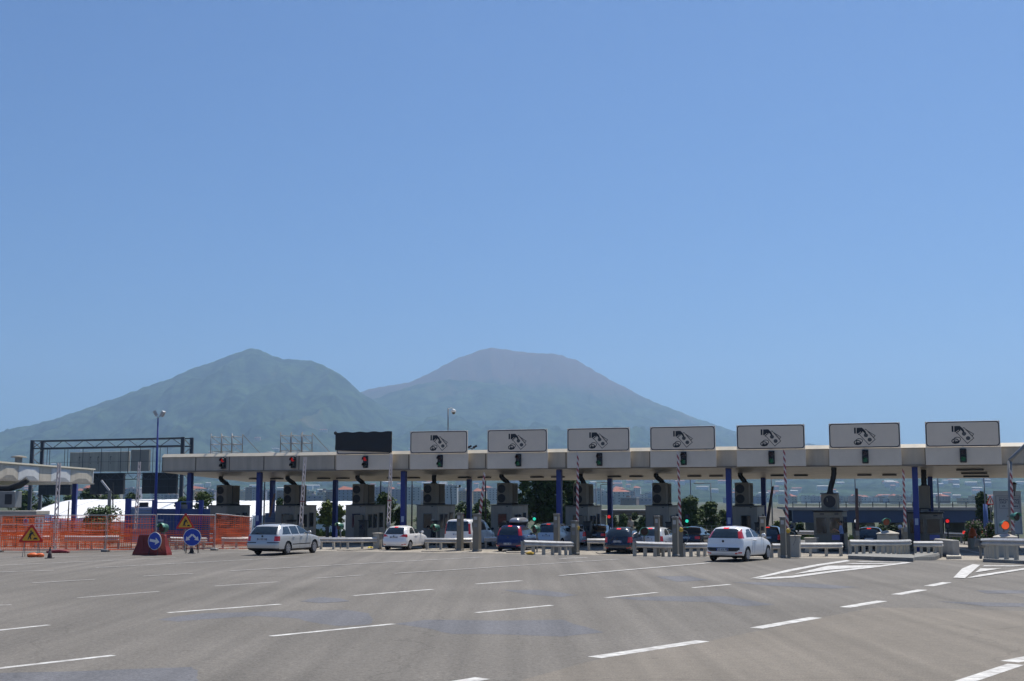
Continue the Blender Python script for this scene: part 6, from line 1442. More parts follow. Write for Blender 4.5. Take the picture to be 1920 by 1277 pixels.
gbox('hanging_sign_panel', 270, 332, 887, 926, M_black2, 'dark hanging gantry panel crossed by the blue lamp post', lines=True)
# grey post with sloping arm
Yp = 98.; a = PV(205, 945, Yp); r = empty('arm_post', (a.x, Yp, gz(a.x, Yp)), 0, 'grey post with a sloping upper arm under the middle gantry panel', 'post'); o_ = Vector(r.location)
mb = MB(); t = PV(205, 920, Yp); mb.bar((0,0,0), (0,0,t.z-o_.z), .22); mb.build('post', M_galvd, r); mb = MB(); mb.bar(PV(205, 920, Yp)-o_, PV(190, 901, Yp)-o_, .13); mb.build('arm', M_galv, r)
mb = MB(); mb.bar(PV(198, 923, Yp)-o_, PV(212, 923, Yp)-o_, .08); mb.build('cross_arm', M_galvd, r)
mb = MB(); mb.tube([PV(211.5, 960, Yp)-o_, PV(212, 905, Yp)-o_], .05, 6); mb.build('cable_rod', M_dark, r)

# ------------------------------------------------------------------ TREES AND SHRUBS
def leafmat(name, c, c2):
    m = mat(name, c, .75, 0, .0, 1, 0, spec=.2); t = m.node_tree; b = t.nodes['Principled BSDF']
    tc = t.nodes.new('ShaderNodeTexCoord'); n = t.nodes.new('ShaderNodeTexNoise'); n.inputs['Scale'].default_value = 1.3; n.inputs['Detail'].default_value = 3
    t.links.new(tc.outputs['Object'], n.inputs['Vector']); r = t.nodes.new('ShaderNodeValToRGB'); r.color_ramp.elements[0].position = .35; r.color_ramp.elements[1].position = .68
    r.color_ramp.elements[0].color = (*c, 1); r.color_ramp.elements[1].color = (*c2, 1); t.links.new(n.outputs['Fac'], r.inputs[0]); t.links.new(r.outputs[0], b.inputs['Base Color'])
    return m
LM = {'dark': leafmat('leaf_dark', (.022,.042,.014), (.050,.085,.022)), 'mid': leafmat('leaf_mid', (.035,.065,.018), (.085,.13,.030)), 'light': leafmat('leaf_light', (.07,.11,.025), (.15,.19,.05)), 'pine': leafmat('leaf_pine', (.030,.060,.014), (.085,.125,.028)),
      'ole': leafmat('leaf_oleander', (.045,.085,.03), (.13,.19,.07))}
M_bark = mat('bark', (.075,.055,.04), .9, 0, .3, 6, .4); M_petal = mat('petals', (.55,.35,.36), .7)
def tree(name, px, pytop, Y, Wpx, label, kind='mid', leaves=2600, leaf=.22, squash=1., trunk=True, cat='tree', sd=0, group=None, umbrella=False, pyg=None, petals=0):
    c = PV(px, 950, Y); g = gz(c.x, Y); H = PV(px, pytop, Y).z-g; W = Wpx/FE*Y; r = empty(name, (c.x, Y, g), 0, label, cat, group)
    rnd = random.Random(sd*7+int(px)); blobs = []
    z0 = H*(.42 if umbrella else (.18 if trunk else .0))
    nb = 16 if not umbrella else 14
    for k in range(nb):
        a = rnd.uniform(0, 2*math.pi); rr = (rnd.random()**.5)*W/2*.68; v = rnd.random(); zz = z0+(H-z0)*(.15+.72*v); env = math.sin(math.pi*min(1, max(.12, .25+.65*v)))**.7 if not umbrella else 1
        s = rnd.uniform(.17, .30)*W*(1 if W < H*1.5 else H*1.4/W+.2); blobs.append((Vector((rr*math.cos(a)*env, rr*math.sin(a)*env*.8, min(zz, H-s*.7*squash))), s))
    blobs.append((Vector((0, 0, H-.24*min(W, H)*squash)), .25*min(W, H)))
    mb = MB()
    per = leaves//len(blobs)
    for bc, s in blobs:
        for _ in range(per):
            d_ = Vector((rnd.gauss(0, 1), rnd.gauss(0, 1), rnd.gauss(0, 1))); d_.normalize(); q = s*(rnd.random()**.33)*(1+.22*noise.noise(d_*2.5+bc)); p = bc+Vector((d_.x*q, d_.y*q, d_.z*q*squash*.85))
            if p.z < .02: p.z = .05+rnd.random()*.2
            u_ = Vector((rnd.gauss(0, 1), rnd.gauss(0, 1), rnd.gauss(0, .6))).normalized(); v_ = u_.cross(d_+Vector((.1, .2, .9))*.8)
            if v_.length < .05: continue
            v_.normalize(); l = leaf*rnd.uniform(.6, 1.4); u_ *= l; v_ *= l*.6
            mb.poly([p-u_*.5, p-v_*.5+u_*.05, p+u_*.5, p+v_*.5+u_*.05])
    mb.build('crown', LM[kind], r)
    if petals:
        mb = MB()
        for _ in range(petals):
            bc, s = rnd.choice(blobs); d_ = Vector((rnd.gauss(0, 1), -abs(rnd.gauss(0, 1)), rnd.gauss(.4, 1))).normalized(); p = bc+d_*s*.95; u_ = Vector((.06, 0, 0)); v_ = Vector((0, .02, .06)); mb.quad(p-u_, p-v_, p+u_, p+v_)
        mb.build('blossoms', M_petal, r)
    if trunk:
        mb = MB(); tr = max(.06, W*.035); lean = rnd.uniform(-.2, .2); top = Vector((lean, 0, z0+(H-z0)*.45)); mb.tube([(0, 0, -.1), (lean*.3, 0, z0*.6), tuple(top)], [tr*1.25, tr, tr*.5], 8)
        for bc, s in blobs[:7]: mb.tube([tuple(Vector((lean*.4, 0, z0*.8))), tuple((Vector((lean*.4, 0, z0*.9))+bc)/2+Vector((0, 0, -.05*H))), tuple(bc)], [tr*.55, tr*.35, tr*.12], 6)
        mb.build('trunk', M_bark, r, smooth=True)
    return r
tree('oleander_bush', 194, 944, 92, 82, 'pale green oleander bush before the white canvas hall', 'ole', 4200, .20, .8, False, 'bush', 1)
G1 = 'dark trees standing behind the canopy'
tree('evergreen_tree', 983, 893, 118, 34, 'light green tree edge right of the booth behind the roof box car', 'mid', 3000, .3, 1, True, sd=2, group=G1)
tree('evergreen_tree', 1022, 884, 112, 92, 'big dark tree behind the green light and the pale silver blue car', 'dark', 10500, .30, 1, True, sd=3, group=G1)
tree('evergreen_tree', 1064, 888, 120, 66, 'dark tree behind the blue post left of the lilac striped barrier arm', 'dark', 8000, .30, 1, True, sd=4, group=G1)
tree('evergreen_tree', 722, 924, 112, 56, 'dark rounded tree behind the white hatchback and the lattice barrier arm', 'mid', 4500, .26, 1, True, sd=5, group=G1)
tree('evergreen_tree', 749, 950, 108, 26, 'dark bush like tree touching the blue post left of the person with the pale cap', 'dark', 2000, .24, 1, True, sd=6, group=G1)
tree('young_tree', 613, 938, 110, 38, 'fresh green young tree between the second and third grey booths', 'light', 2400, .24, 1, True, sd=7)
tree('young_tree', 637, 945, 114, 26, 'fresh green young tree right of a dark blue post, behind the green hooded lamp', 'light', 1600, .24, 1, True, sd=8)
tree('young_tree', 868, 938, 135, 46, 'green hazy tree above the white van and its red light', 'mid', 2400, .3, 1, True, sd=9)
tree('young_tree', 905, 930, 150, 40, 'green hazy tree behind the short striped barrier arm', 'mid', 2000, .3, 1, True, sd=10)
G2 = 'umbrella pines beyond the booths'
tree('umbrella_pine', 1296, 927, 135, 62, 'roundest umbrella pine, directly right of the booth with the green light', 'pine', 6000, .26, .8, True, sd=11, group=G2)
tree('umbrella_pine', 1332, 938, 138, 44, 'middle umbrella pine crossed by a thin street lamp', 'pine', 4000, .26, .8, True, sd=12, group=G2)
tree('umbrella_pine', 1356, 955, 140, 34, 'lowest umbrella pine touching the blue post with a sticker', 'pine', 2600, .26, .8, True, sd=13, group=G2)
tree('tall_tree', 1842, 920, 118, 36, 'dark upright tree behind the blue lamp post at the right', 'dark', 5000, .24, 1.1, True, sd=14)
tree('oleander_bush', 1826, 975, 92, 46, 'oleander with pinkish blossoms below the dark tree at the right', 'ole', 2600, .16, .8, False, 'bush', 15, petals=60)
tree('oleander_bush', 1855, 979, 88, 34, 'oleander with white blossoms beside the white notice board at the right', 'ole', 2000, .16, .8, False, 'bush', 16, petals=50)
tree('bush', 1457, 975, 108, 22, 'light green bush between terminal and striped arm right of the white hatchback', 'light', 1200, .18, .8, False, 'bush', 17)
tree('pine_tree', 381, 919, 140, 46, 'green tree in front of hazy flats left of the first air conditioner', 'pine', 3000, .28, .9, True, sd=18)
tree('pine_tree', 345, 930, 150, 40, 'lower green tree behind the gantry foot', 'mid', 2200, .3, .9, True, sd=19)
tree('pine_tree', 526, 932, 150, 24, 'small green tree top between the blue posts behind the estate car', 'mid', 1400, .3, .9, True, sd=20)
k = 0
for px, y, w_, Y in ((45,918,60,210),(90,915,60,215),(130,922,50,205),(168,914,46,210),(206,918,50,215),(248,922,46,205),(1168,962,26,135),(1190,960,24,138),(1204,968,22,130),(1150,966,20,140)):
    k += 1; tree('distant_tree' if k < 7 else 'verge_bush', px, y, Y, w_, ('hazy tree behind the white canvas hall, number' if k < 7 else 'x'), 'mid' if k % 2 else 'dark', 1500, .5 if k < 7 else .22, .8, k < 7, 'tree' if k < 7 else 'bush', 30+k, group='hazy trees behind the white canvas hall' if k < 7 else 'bushes on the verge by the far bridge')['label'] = \
      ['hazy tree behind the left booth roof cabinet', 'hazy tree behind the left gantry column', 'hazy tree left of the blue post of the left canopy', 'hazy tree just right of the left canopy blue post', 'hazy tree behind the grey arm post', 'hazy tree left of the louvred enclosure',
       'rounded verge bush in the middle under the grey bridge', 'darkest verge bush under the grey bridge', 'rightmost verge bush under the grey bridge', 'leftmost verge bush beside the blue post under the grey bridge'][k-1]
HB = [(1108,960,134,30),(1215,965,130,26),(1385,962,128,30),(1412,966,124,26),(1432,972,120,22),(1474,976,118,22),(1500,979,116,24),(1620,984,116,26),(1650,982,118,24),(1675,985,116,24),(560,955,112,30),(586,950,116,30),(690,955,118,34),(800,950,116,40),(838,955,112,30),(930,955,116,40),(950,945,118,36)]
HL = ['under the left lamp pair beside the sixth booth', 'left of the seventh booth at its foot', 'right of the blue post by the pines', 'in front of the eighth booth gap, left one', 'in front of the eighth booth gap, right one', 'behind the striped arm of the right hatchback', 'left of the wide booth under the bridge', 'right of the wide booth under the bridge, left one',
 'right of the wide booth under the bridge, middle one', 'right of the wide booth under the bridge, right one', 'left of the second booth roof', 'right of the second booth roof', 'above the third booth roof edge', 'left of the fourth booth roof', 'right of the fourth booth roof', 'left of the fifth booth roof', 'touching the fifth booth at its left']
for k, (px, y, Y, w_) in enumerate(HB): tree('verge_shrub', px, y, Y, w_, 'dark green shrub '+HL[k], ('dark', 'mid', 'pine')[k % 3], 1500, .24, .8, False, 'shrub', 60+k, 'shrubs on the verge beyond the booths')
def grassy(name, px0, px1, Y0, Y1, label, n, col):
    mb = MB(); rnd = random.Random(5)
    for _ in range(n):
        Y = rnd.uniform(Y0, Y1); px = rnd.uniform(px0, px1); x = (px-CX)/FE*Y; z = gz(x, Y); h = rnd.uniform(.1, .35)*(2 if rnd.random() < .06 else 1); a = rnd.uniform(0, 3.1); dx, dy = math.cos(a)*h*.5, math.sin(a)*h*.5
        mb.poly([(x-dx, Y-dy, z-.05), (x+dx, Y+dy, z-.05), (x+dx*.5, Y+dy*.5, z+h), (x-dx*.6, Y-dy*.6, z+h*.8)])
    return tag(mb.build(name, col), kind='stuff')
grassy('grass', 1100, 1900, 112, 150, '', 9000, LM['light'])
grassy('grass', 560, 980, 112, 160, '', 8000, LM['mid'])

# ------------------------------------------------------------------ BRIDGES, RAILS, ROAD BEYOND
M_girder = mat('bridge_girder', (.035, .065, .14), .5, 0, .2, .6); M_bridgec = mat('bridge_concrete', (.30, .29, .27), .9, 0, .25, .6, streak=True)
def bridge(px0, px1, Y, yt, yp, yg0, yg1, label, gm, piers, name='road_bridge', rail=True):
    a, b = PV(px0, 950, Y), PV(px1, 950, Y); r = empty(name, (a.x, Y, gz(a.x, Y)), 0, label, 'bridge'); Z = lambda py: PV(px0, py, Y).z; D = 9.
    mb = MB(); mb.box(a.x, b.x, Y, Y+D, Z(yg0)+.02, Z(yp)); mb.build('deck', M_bridgec, r, world=True)
    for y_ in (Y+.3, Y+D-.9): mb = MB(); mb.box(a.x, b.x, y_, y_+.5, Z(yg1), Z(yg0)+.015); mb.build('girder', gm, r, world=True)
    if rail:
        n = max(2, int((b.x-a.x)/1.5)); 
        for k in range(n+1): mb = MB(); x = a.x+(b.x-a.x)*k/n; mb.bar((x, Y+.1, Z(yp)), (x, Y+.1, Z(yt)), .08); mb.build('rail_post', M_gantry, r, world=True)
        for py in (yt, (yt+yp)/2, (yt*.25+yp*.75)): mb = MB(); mb.bar((a.x, Y+.1, Z(py)), (b.x, Y+.1, Z(py)), .045); mb.build('rail_bar', M_gantry, r, world=True)
    for px in piers: x = PV(px, 950, Y).x; mb = MB(); mb.bbox(x-.45, x+.45, Y+1, Y+D-1, gz(x, Y)-.2, Z(yg1), .1); mb.build('pier', M_bridgec, r, world=True)
    return r
bridge(1487, 1862, 150, 941, 951, 957, 980, 'far road bridge with dark blue girder and railing behind the right booths', M_girder, (1489, 1545, 1637, 1690, 1755, 1820))
bridge(1120, 1232, 146, 955, 956, 959, 966, 'thin grey road bridge with reddish top between two booths', mat('bridge_grey', (.16,.15,.14), .8), (1130, 1178, 1225), 'road_bridge', False)
r = empty('retaining_slope', tuple(G(1455, 1000)), 0, 'grey paved slope rising to the left end of the far bridge', 'embankment')
mb = MB(); A = PV(1436, 985, 128); B = PV(1492, 985, 128); mb.hexa([(A.x, 126, -2.4), (B.x, 126, -2.4), (B.x, 150, -2.4), (A.x, 150, -2.4), (A.x+1, 134, PV(1440, 950, 134).z), (B.x, 134, PV(1490, 955, 134).z), (B.x, 150, PV(1490, 950, 150).z), (A.x+1, 150, PV(1440, 948, 150).z)])
mb.build('slope_paving', mat('slope_grey', (.17,.16,.14), .9, 0, .3, .8), r, world=True)
for k in range(5): mb = MB(); z = .1+k*.38-1.2; mb.bar((A.x+.3, 126+k*1.6, z), (B.x, 126+k*1.6, z), .08, .06); mb.build('ledge', M_conc, r, world=True)
def far_rail(px0, py0, px1, py1, label, H=.8, m=M_galv): return guard_rail(label, [G(px0, py0), G(px1, py1)], H=H, post=2.6, m=m, mp=M_galvd, group='guard rails beyond the booths', pw=.1)
far_rail(1480, 1006, 1540, 1006, 'upper far rail left of the wide booth'); far_rail(1478, 1014, 1545, 1015, 'lower far rail left of the wide booth'); far_rail(1606, 1005, 1650, 1006, 'upper far rail left of the concrete block'); far_rail(1606, 1012, 1652, 1012, 'lower far rail left of the concrete block')
far_rail(1768, 1017, 1868, 1022, 'far rail with red reflectors across the right opening', .75, M_galvd); far_rail(1764, 1008, 1812, 1008, 'more distant far rail across the right opening', .75)
far_rail(1286, 1004, 1372, 1006, 'far rail in front of the pine trees'); far_rail(1147, 1001, 1216, 1006, 'pale curved far rail under the grey bridge')
for px in (1805.5, 1837.5): p = G(px, 1020); r = empty('reflector', (p.x, p.y-.3, p.z), 0, 'small red reflector on the far rail, '+('left one' if px < 1810 else 'right one'), 'reflector', 'red reflectors'); mb = MB(); mb.bar((0,0,0), (0,0,.75), .05); mb.build('stem', M_galvd, r); mb = MB(); mb.bbox(-.09, .09, -.03, .03, .72, .92, .01); mb.build('lens', M_redlit, r)  # reflector holds no lamp, its brightness is put in as a glowing lens
M_wall = mat('jersey', (.42,.40,.36), .9, 0, .3, 2)
r = empty('concrete_wall', tuple(G(1794, 1044)), 0, 'stained concrete wall end right of the rightmost booth', 'wall'); a = G(1786, 1046); b = G(1800, 1046); mb = MB(); mb.bbox(a.x, b.x, a.y, a.y+3, gz(a.x, a.y), gz(a.x, a.y)+.95, .04); mb.build('wall', M_wall, r, world=True)
# wire fence beyond
for px0, px1, py, lab in ((1296, 1372, 1000, 'pale low wall and wire fence below the pine trees'),):
    a, b = G(px0, 985), G(px1, 985); a = PV(px0, 985, 132); b = PV(px1, 985, 132); a.z = gz(a.x, 132); b.z = a.z; r = empty('wire_fence', tuple(a), 0, lab, 'fence')
    for k in range(9): mb = MB(); p = a.lerp(b, k/8); mb.bar(p, p+Vector((0,0,1.5)), .05); mb.build('post', M_galvd, r, world=True)
    for z in (.4, .8, 1.2, 1.5): mb = MB(); mb.bar(a+Vector((0,0,z)), b+Vector((0,0,z)), .025); mb.build('wire', M_galvd, r, world=True)
    mb = MB(); mb.box(a.x, b.x, 132.2, 132.4, a.z, a.z+.5); mb.build('wall', M_conc, r, world=True)
# street lamps
def street(px, pyt, Y, label, arm=0, m=M_galvd, rr=.07, mlow=None):
    a = PV(px, pyt, Y); g = gz(a.x, Y); r = empty('street_lamp', (a.x, Y, g), 0, label, 'street lamp', 'thin street lamps beyond the canopy'); h = a.z-g
    mb = MB(); mb.tube([(0,0,0),(0,0,h*.5),(0,0,h)], [rr*1.2, rr, rr*.7], 8); mb.build('pole', m, r, smooth=True)
    if arm: mb = MB(); mb.tube([(0,0,h-.03),(arm*.6,0,h+.02),(arm*1.0,0,h)], .04, 6); mb.build('arm', m, r); mb = MB(); mb.bbox(min(arm, arm*.4), max(arm, arm*.4), -.12, .12, h-.08, h+.04, .02); mb.build('lamp_head', M_galvd, r)
    else: mb = MB(); mb.tube([(0,0,h),(0,0,h+.05)], .05, 6); mb.build('cap', m, r)
    return r
for a in ((1117.5, 904.5, 150, 'left of the two lamps between the striped arm and the blue post', 1.6), (1126.5, 908, 150, 'right of the two lamps between the striped arm and the blue post', 1.6), (1294, 870, 140, 'tall pole rising behind the roundest pine', 0), (1332.5, 906, 140, 'lamp with a left pointing head above the middle pine', -1.8),
          (1446, 885, 130, 'tall pole left of the far bridge', 0), (1602, 870, 130, 'tall pole behind the dull barrier arm right of the wide booth', 0), (1757, 870, 125, 'tall pole right of the plain beige case', 0), (714.5, 860, 120, 'tall pole beside the dark rounded tree', 0), (773, 880, 130, 'tall pole left of the booth beside the white van', 0),
          (497, 880, 120, 'thin pole between the blue posts behind the estate car', 0), (910.5, 870, 115, 'thin pole right of the short striped barrier arm', 0)):
    street(a[0], a[1], a[2], a[3], a[4], M_dark if a[0] < 1000 else M_galvd)
r = street(1843.5, 868, 105, 'tall lamp pole with a thick blue foot at the right', 0, M_galvd, .06); mb = MB(); mb.tube([(0,0,0),(0,0,PV(1843,945,105).z-r.location.z)], [.22,.16], 10); mb.build('blue_foot', mat('faded_blue', (.06,.11,.28), .5), r, smooth=True)
# camera pole beyond the third booth
p = PV(862, 914, 100); r = empty('camera_pole', (PV(850, 914, 100).x, 100, gz(-4.5, 100)), 0, 'thin horizontal arm with a small ball camera above the white van', 'camera'); o_ = Vector(r.location); mb = MB(); mb.tube([(0,0,0), PV(845, 914, 100)-o_, PV(862, 914, 100)-o_], .03, 6); mb.build('arm', M_dark, r); mb = MB(); mb.blob(PV(862, 911.5, 100)-o_, .09, .09, .09, 8, 6); mb.build('ball', M_black, r)
# right hand mast with sloping arm
g = G(1892, 1042); Y = 69.; a = PV(1896, 1000, Y); g = gz(a.x, Y); r = empty('steel_mast', (a.x, Y, g), 0, 'grey steel mast with an arm sloping up out of the picture at the right', 'mast'); o_ = Vector(r.location)
t = PV(1893, 864, Y); mb = MB(); mb.tube([(0, 0, 0), t-o_], [.145, .12], 12); mb.build('mast', M_galvd, r, smooth=True)
e = PV(1990, 768, Y-1); mb = MB(); mb.tube([t-o_-Vector((0,0,.02)), (t-o_)*.93+(e-o_)*.07, e-o_], [.12, .11, .10], 12); mb.build('arm', M_galvd, r, smooth=True)
mb = MB(); z = PV(1895, 968, Y).z-g; mb.tube([(0, 0, z-.03), (0, 0, z+.03)], .175, 12); mb.build('band', M_galvd, r)
# white notice board with blue text
Y = 80.; a, b = PV(1866, 1002, Y), PV(1914, 920.5, Y); r = empty('information_board', ((a.x+b.x)/2, Y, gz(a.x, Y)), 0, 'tall white information board with navy lettering behind the steel mast', 'sign'); o_ = Vector(r.location); W = b.x-a.x; z0, z1 = a.z-o_.z, b.z-o_.z
mb = MB(); mb.bbox(-W/2, W/2, 0, .06, z0, z1, .01); mb.build('board', mat('board_white', (.55,.57,.58), .5, 0, .06, 2), r)
for x in (-W*.35, W*.35): mb = MB(); mb.bar((x, .1, 0), (x, .1, z1-.2), .08); mb.build('leg', M_galvd, r)
M_navy = mat('navy_ink', (.02, .03, .10), .5); sc_ = Y/FE
def frame_(x0, x1, za, zb2, th, nm): 
    mb = MB(); 
    for A_, B_ in (((x0, za), (x1, za)), ((x0, zb2), (x1, zb2)), ((x0, za), (x0, zb2)), ((x1, za), (x1, zb2))): mb.bar((A_[0], -.004, A_[1]), (B_[0], -.004, B_[1]), .006 if A_[0] != B_[0] else th, th if A_[0] != B_[0] else .006)
    mb = MB(); q = [(x0, za), (x1, za), (x1, zb2), (x0, zb2)]; i = [(x0+th, za+th), (x1-th, za+th), (x1-th, zb2-th), (x0+th, zb2-th)]
    for k in range(4): j = (k+1) % 4; mb.prism([(q[k][0], -.001, q[k][1]), (q[j][0], -.001, q[j][1]), (i[j][0], -.001, i[j][1]), (i[k][0], -.001, i[k][1])], (0, -.004, 0))
    mb.build(nm, M_navy, r)
zp = lambda py: PV(1890, py, Y).z-o_.z; xp = lambda px: PV(px, 950, Y).x-o_.x
frame_(xp(1867.5), xp(1913), z0+.05, zp(929.5), .02, 'outer_border'); frame_(xp(1874), xp(1911), zp(953.5), zp(932.5), .014, 'inner_border')
for tx, px, py in (('ANCH', 1882, 937.2), ('ARNA', 1903.5, 937.2), ('DELF', 1881.5, 942.3), ('IDOLZ', 1903.5, 942.3)): text_mesh(tx, .18, 'lettering', M_navy, r, (xp(px), -.004, zp(py)), (math.pi/2, 0, 0))
mb = MB(); ringm(mb, xp(1882), zp(949), .10, .06, .025, -.002, 12); mb.build('coin_mark', M_navy, r)
for k in range(4): mb = MB(); x = xp(1899+k*2.8); mb.prism([(x-.03, -.001, zp(951)), (x+.03, -.001, zp(951)), (x+.03, -.001, zp(948)), (x-.03, -.001, zp(948))], (0, -.003, 0)); mb.build('small_mark', M_navy, r)
tri_sign(1860.5, 946.5, 928, 1020, 16, 'small warning triangle on a thin pole left of the white information board', 'warn', 0, False)
tri_sign(1802, 986.5, 974, 1008, 17, 'small distant warning triangle in the right opening', 'warn', 0, False)
# lantern, planter, orange hump, green signs
Y = 79; a = PV(1905.5, 921, Y); r = empty('lantern', (a.x, Y+.3, PV(1905, 921, Y).z), 0, 'old style black lantern above the white information board', 'lantern'); mb = MB(); mb.tube([(0,0,-.3),(0,0,0)], .03, 6); mb.build('stem', M_black, r)
mb = MB(); mb.tube([(0,0,0),(0,0,.42)], [.08,.13], 6); mb.build('glass_body', mat('lantern_glass', (.10,.11,.12), .2), r); mb = MB(); mb.tube([(0,0,.42),(0,0,.5),(0,0,.56)], [.19,.12,.03], 6); mb.build('roof', M_black, r)
a = G(1855, 1019); r = empty('planter', tuple(a), 0, 'dark planter box left of the right concrete block', 'planter'); W = 34/FE*a.y; mb = MB(); mb.bbox(-W/2, W/2, 0, 1, 0, .85, .03); mb.build('box', mat('planter_dark', (.035,.04,.032), .8), r)
mb = MB(); mb.bbox(-W/2-.04, W/2+.04, -.04, 1.04, .85, .92, .01); mb.build('rim', M_galvd, r)
a = PV(1824, 1009, 84); r = empty('orange_hump', (a.x, 84, gz(a.x, 84)), 0, 'orange and white dome shaped marker before the dark planter', 'marker'); mb = MB(); n = 12
mb.tube([(0,0,0),(0,0,.25),(0,0,.48),(0,0,.62),(0,0,.68)], [.26,.25,.19,.10,.02], 14); mb.build('dome', M_orange, r, smooth=True); r.location.z = a.z; mb = MB(); mb.prism([(-.03,-.27,.02),(.12,-.27,.02),(.05,-.14,.5),(-.02,-.14,.5)], (0,.03,0)); mb.build('white_band', M_white, r); mb = MB(); mb.bar((0,0,-1.2),(0,0,0), .5); mb.build('plinth', M_conc, r)
for px, py, w_, h_, lab in ((1818, 988, 10, 12, 'small green sign below the far bridge at the right'), (1830, 998, 16, 5, 'flat green panel in front of the oleanders')):
    a = PV(px, py, 96); r = empty('green_sign', (a.x, 96, gz(a.x, 96)), 0, lab, 'sign'); W = w_/FE*96; H = h_/FE*96; z = a.z-r.location.z; mb = MB(); mb.bbox(-W/2, W/2, -.02, .02, z-H/2, z+H/2, .004); mb.build('panel', mat('sign_green', (.01,.12,.07), .5), r); mb = MB(); mb.bar((0,.03,0),(0,.03,z), .05); mb.build('post', M_galvd, r)
p = G(1800, 1007); s3 = scooter(1797, 1006, 'distant dark scooter on the road in the right opening', mat('scooter_dark', (.02,.03,.05), .3), screen=False)
person('person', tuple(s3.location), -rad(19), 'distant rider in dark blue on the scooter in the right opening', seated(), mat('blue_jacket', (.02,.04,.12), .8), M_jeans, None, False, helmet=mat('helmet_dark', (.03,.04,.06), .25), sleeve='long')
place_car('hatchback', 1664, 1004, 'distant dark car above the rail left of the concrete block', 'car', P_black, hatch(3.8, 1.66, 1.46, 'low', 2.4, .8, False, '', .08), 40)
# ------------------------------------------------------------------ TOWN AND HILLSIDE HOUSES
random.seed(42)
WALLS = {'cream': (.42,.37,.28), 'white': (.52,.52,.50), 'lilac grey': (.30,.29,.34), 'pink': (.38,.26,.22), 'brown': (.20,.13,.10), 'pale grey': (.38,.38,.37), 'blue grey': (.20,.25,.34), 'ochre': (.42,.29,.15)}
def wallmat(n):
    m = mat('facade_'+n.replace(' ', '_'), WALLS[n], .85, 0, .12, .3)
    return m
M_tile = mat('roof_tile_red', (.30, .09, .05), .85, 0, .25, .5); M_flat = mat('flat_roof_pale', (.42, .40, .37), .9, 0, .2, .3); M_win = mat('far_window', (.035, .04, .05), .3)
LMK = [(30,'the left canopy'),(105,'the grey lattice arm'),(138,'the left blue post'),(205,'the grey arm post'),(240,'the louvred enclosure'),(296,'the blue lamp post'),(356,'the first front post'),(427,'the first booth'),(486,'the tall blue post by the estate car'),(556,'the second booth'),(570,'the lattice arm above the estate car'),
  (629,'the dark post by the third booth'),(690,'the third booth'),(731,'the lattice arm above the white hatchback'),(757,'the blue post by the white hatchback'),(818,'the fourth booth'),(880,'the rear blue post above the white van'),(905,'the short striped arm'),(955,'the fifth booth'),(1050,'the blue post by the dark trees'),(1098,'the sixth booth'),
  (1144,'the rear post with the red light'),(1245,'the seventh booth'),(1367,'the blue post by the pines'),(1400,'the eighth booth'),(1445,'the dull arm by the bridge'),(1473,'the striped arm over the white hatchback'),(1560,'the wide booth'),(1606,'the dull arm by the wide booth'),(1694,'the striped arm by the rightmost booth'),(1735,'the rightmost booth'),(1843,'the blue footed lamp pole'),(1893,'the steel mast')]
used = {}; WINP = []
def where(px):
    L = [l for l in LMK if l[0] <= px]; R_ = [l for l in LMK if l[0] > px]
    if L and R_ : return 'right of '+L[-1][1] if px-L[-1][0] < R_[0][0]-px else 'left of '+R_[0][1]
    return 'right of '+L[-1][1] if L else 'left of '+R_[0][1]
def lab(base, px):
    s = base+' '+where(px)
    if s in used:
        for ad in ('lower ', 'narrower ', 'farther ', 'taller ', 'wider ', 'nearer ', 'partly hidden ', 'plainer ', 'fainter ', 'paler ', 'dimmer '):
            if ad+s not in used: s = ad+s; break
    used[s] = 1; return ' '.join(s.split()[:16])
def block_of_flats(px, pyt, Wpx, Y, col, floors, roof='flat', depth=20, nmax=6, vf=5):
    Y *= 3.1
    c = PV(px, 930, Y); g = -2.4; H = PV(px, pyt, Y).z-g; W = Wpx/FE*Y; r = empty('apartment_block', (c.x, Y, g), rad(random.uniform(-14, 14)), lab(col+' block of flats in the town', px), 'building', 'blocks of flats in the town')
    wm = wallmat(col); mb = MB(); mb.box(-W/2, W/2, 0, depth, 0, H); wl = mb.build('wall', wm, r)
    fh = 3.1; nf = max(1, int((H-1)/fh)); vis = [k for k in range(nf) if True]
    nb = min(nmax, max(2, int(W/4.2))); mb = MB()
    for f in vis[-vf:]:
        z = H-(nf-f)*fh+.6 if False else H-fh*(nf-f)+.55
        mb = MB()
        for k in range(nb):
            x = -W/2+W*(k+.5)/nb
            if not WINP: q = MB(); q.box(-.65, .65, -.06, 0, 0, 1.4); WINP.append(q.build('window', M_win, r))
            else: q = WINP[0].copy(); COL.objects.link(q); q.parent = r; WINP.append(q)
            WINP[-1].location = (x, 0, z+.35)
        if f % 2 == 0 or col in ('lilac grey', 'white'): mb = MB(); mb.box(-W*.42, W*.42, -1.1, -.07, z-.28, z+.18); mb.build('balcony', wm, r)
    if roof == 'red':
        mb = MB(); e = .5; mb.v = [(-W/2-e, -e, H), (W/2+e, -e, H), (W/2+e, depth+e, H), (-W/2-e, depth+e, H), (-W*.28, depth/2, H+4.0), (W*.28, depth/2, H+2.0)]; mb.f = [(0,1,5,4),(1,2,5),(2,3,4,5),(3,0,4),(3,2,1,0)]; mb.build('roof', M_tile, r)
    else:
        mb = MB(); mb.box(-W/2-.3, W/2+.3, -.3, depth+.3, H, H+.8); rf = mb.build('roof', M_flat, r)
        if Wpx > 14: mb = MB(); mb.box(-W*.2, W*.05, depth*.3, depth*.6, H+.5, H+2.4); mb.build('stair_tower', wm, rf)
    return r
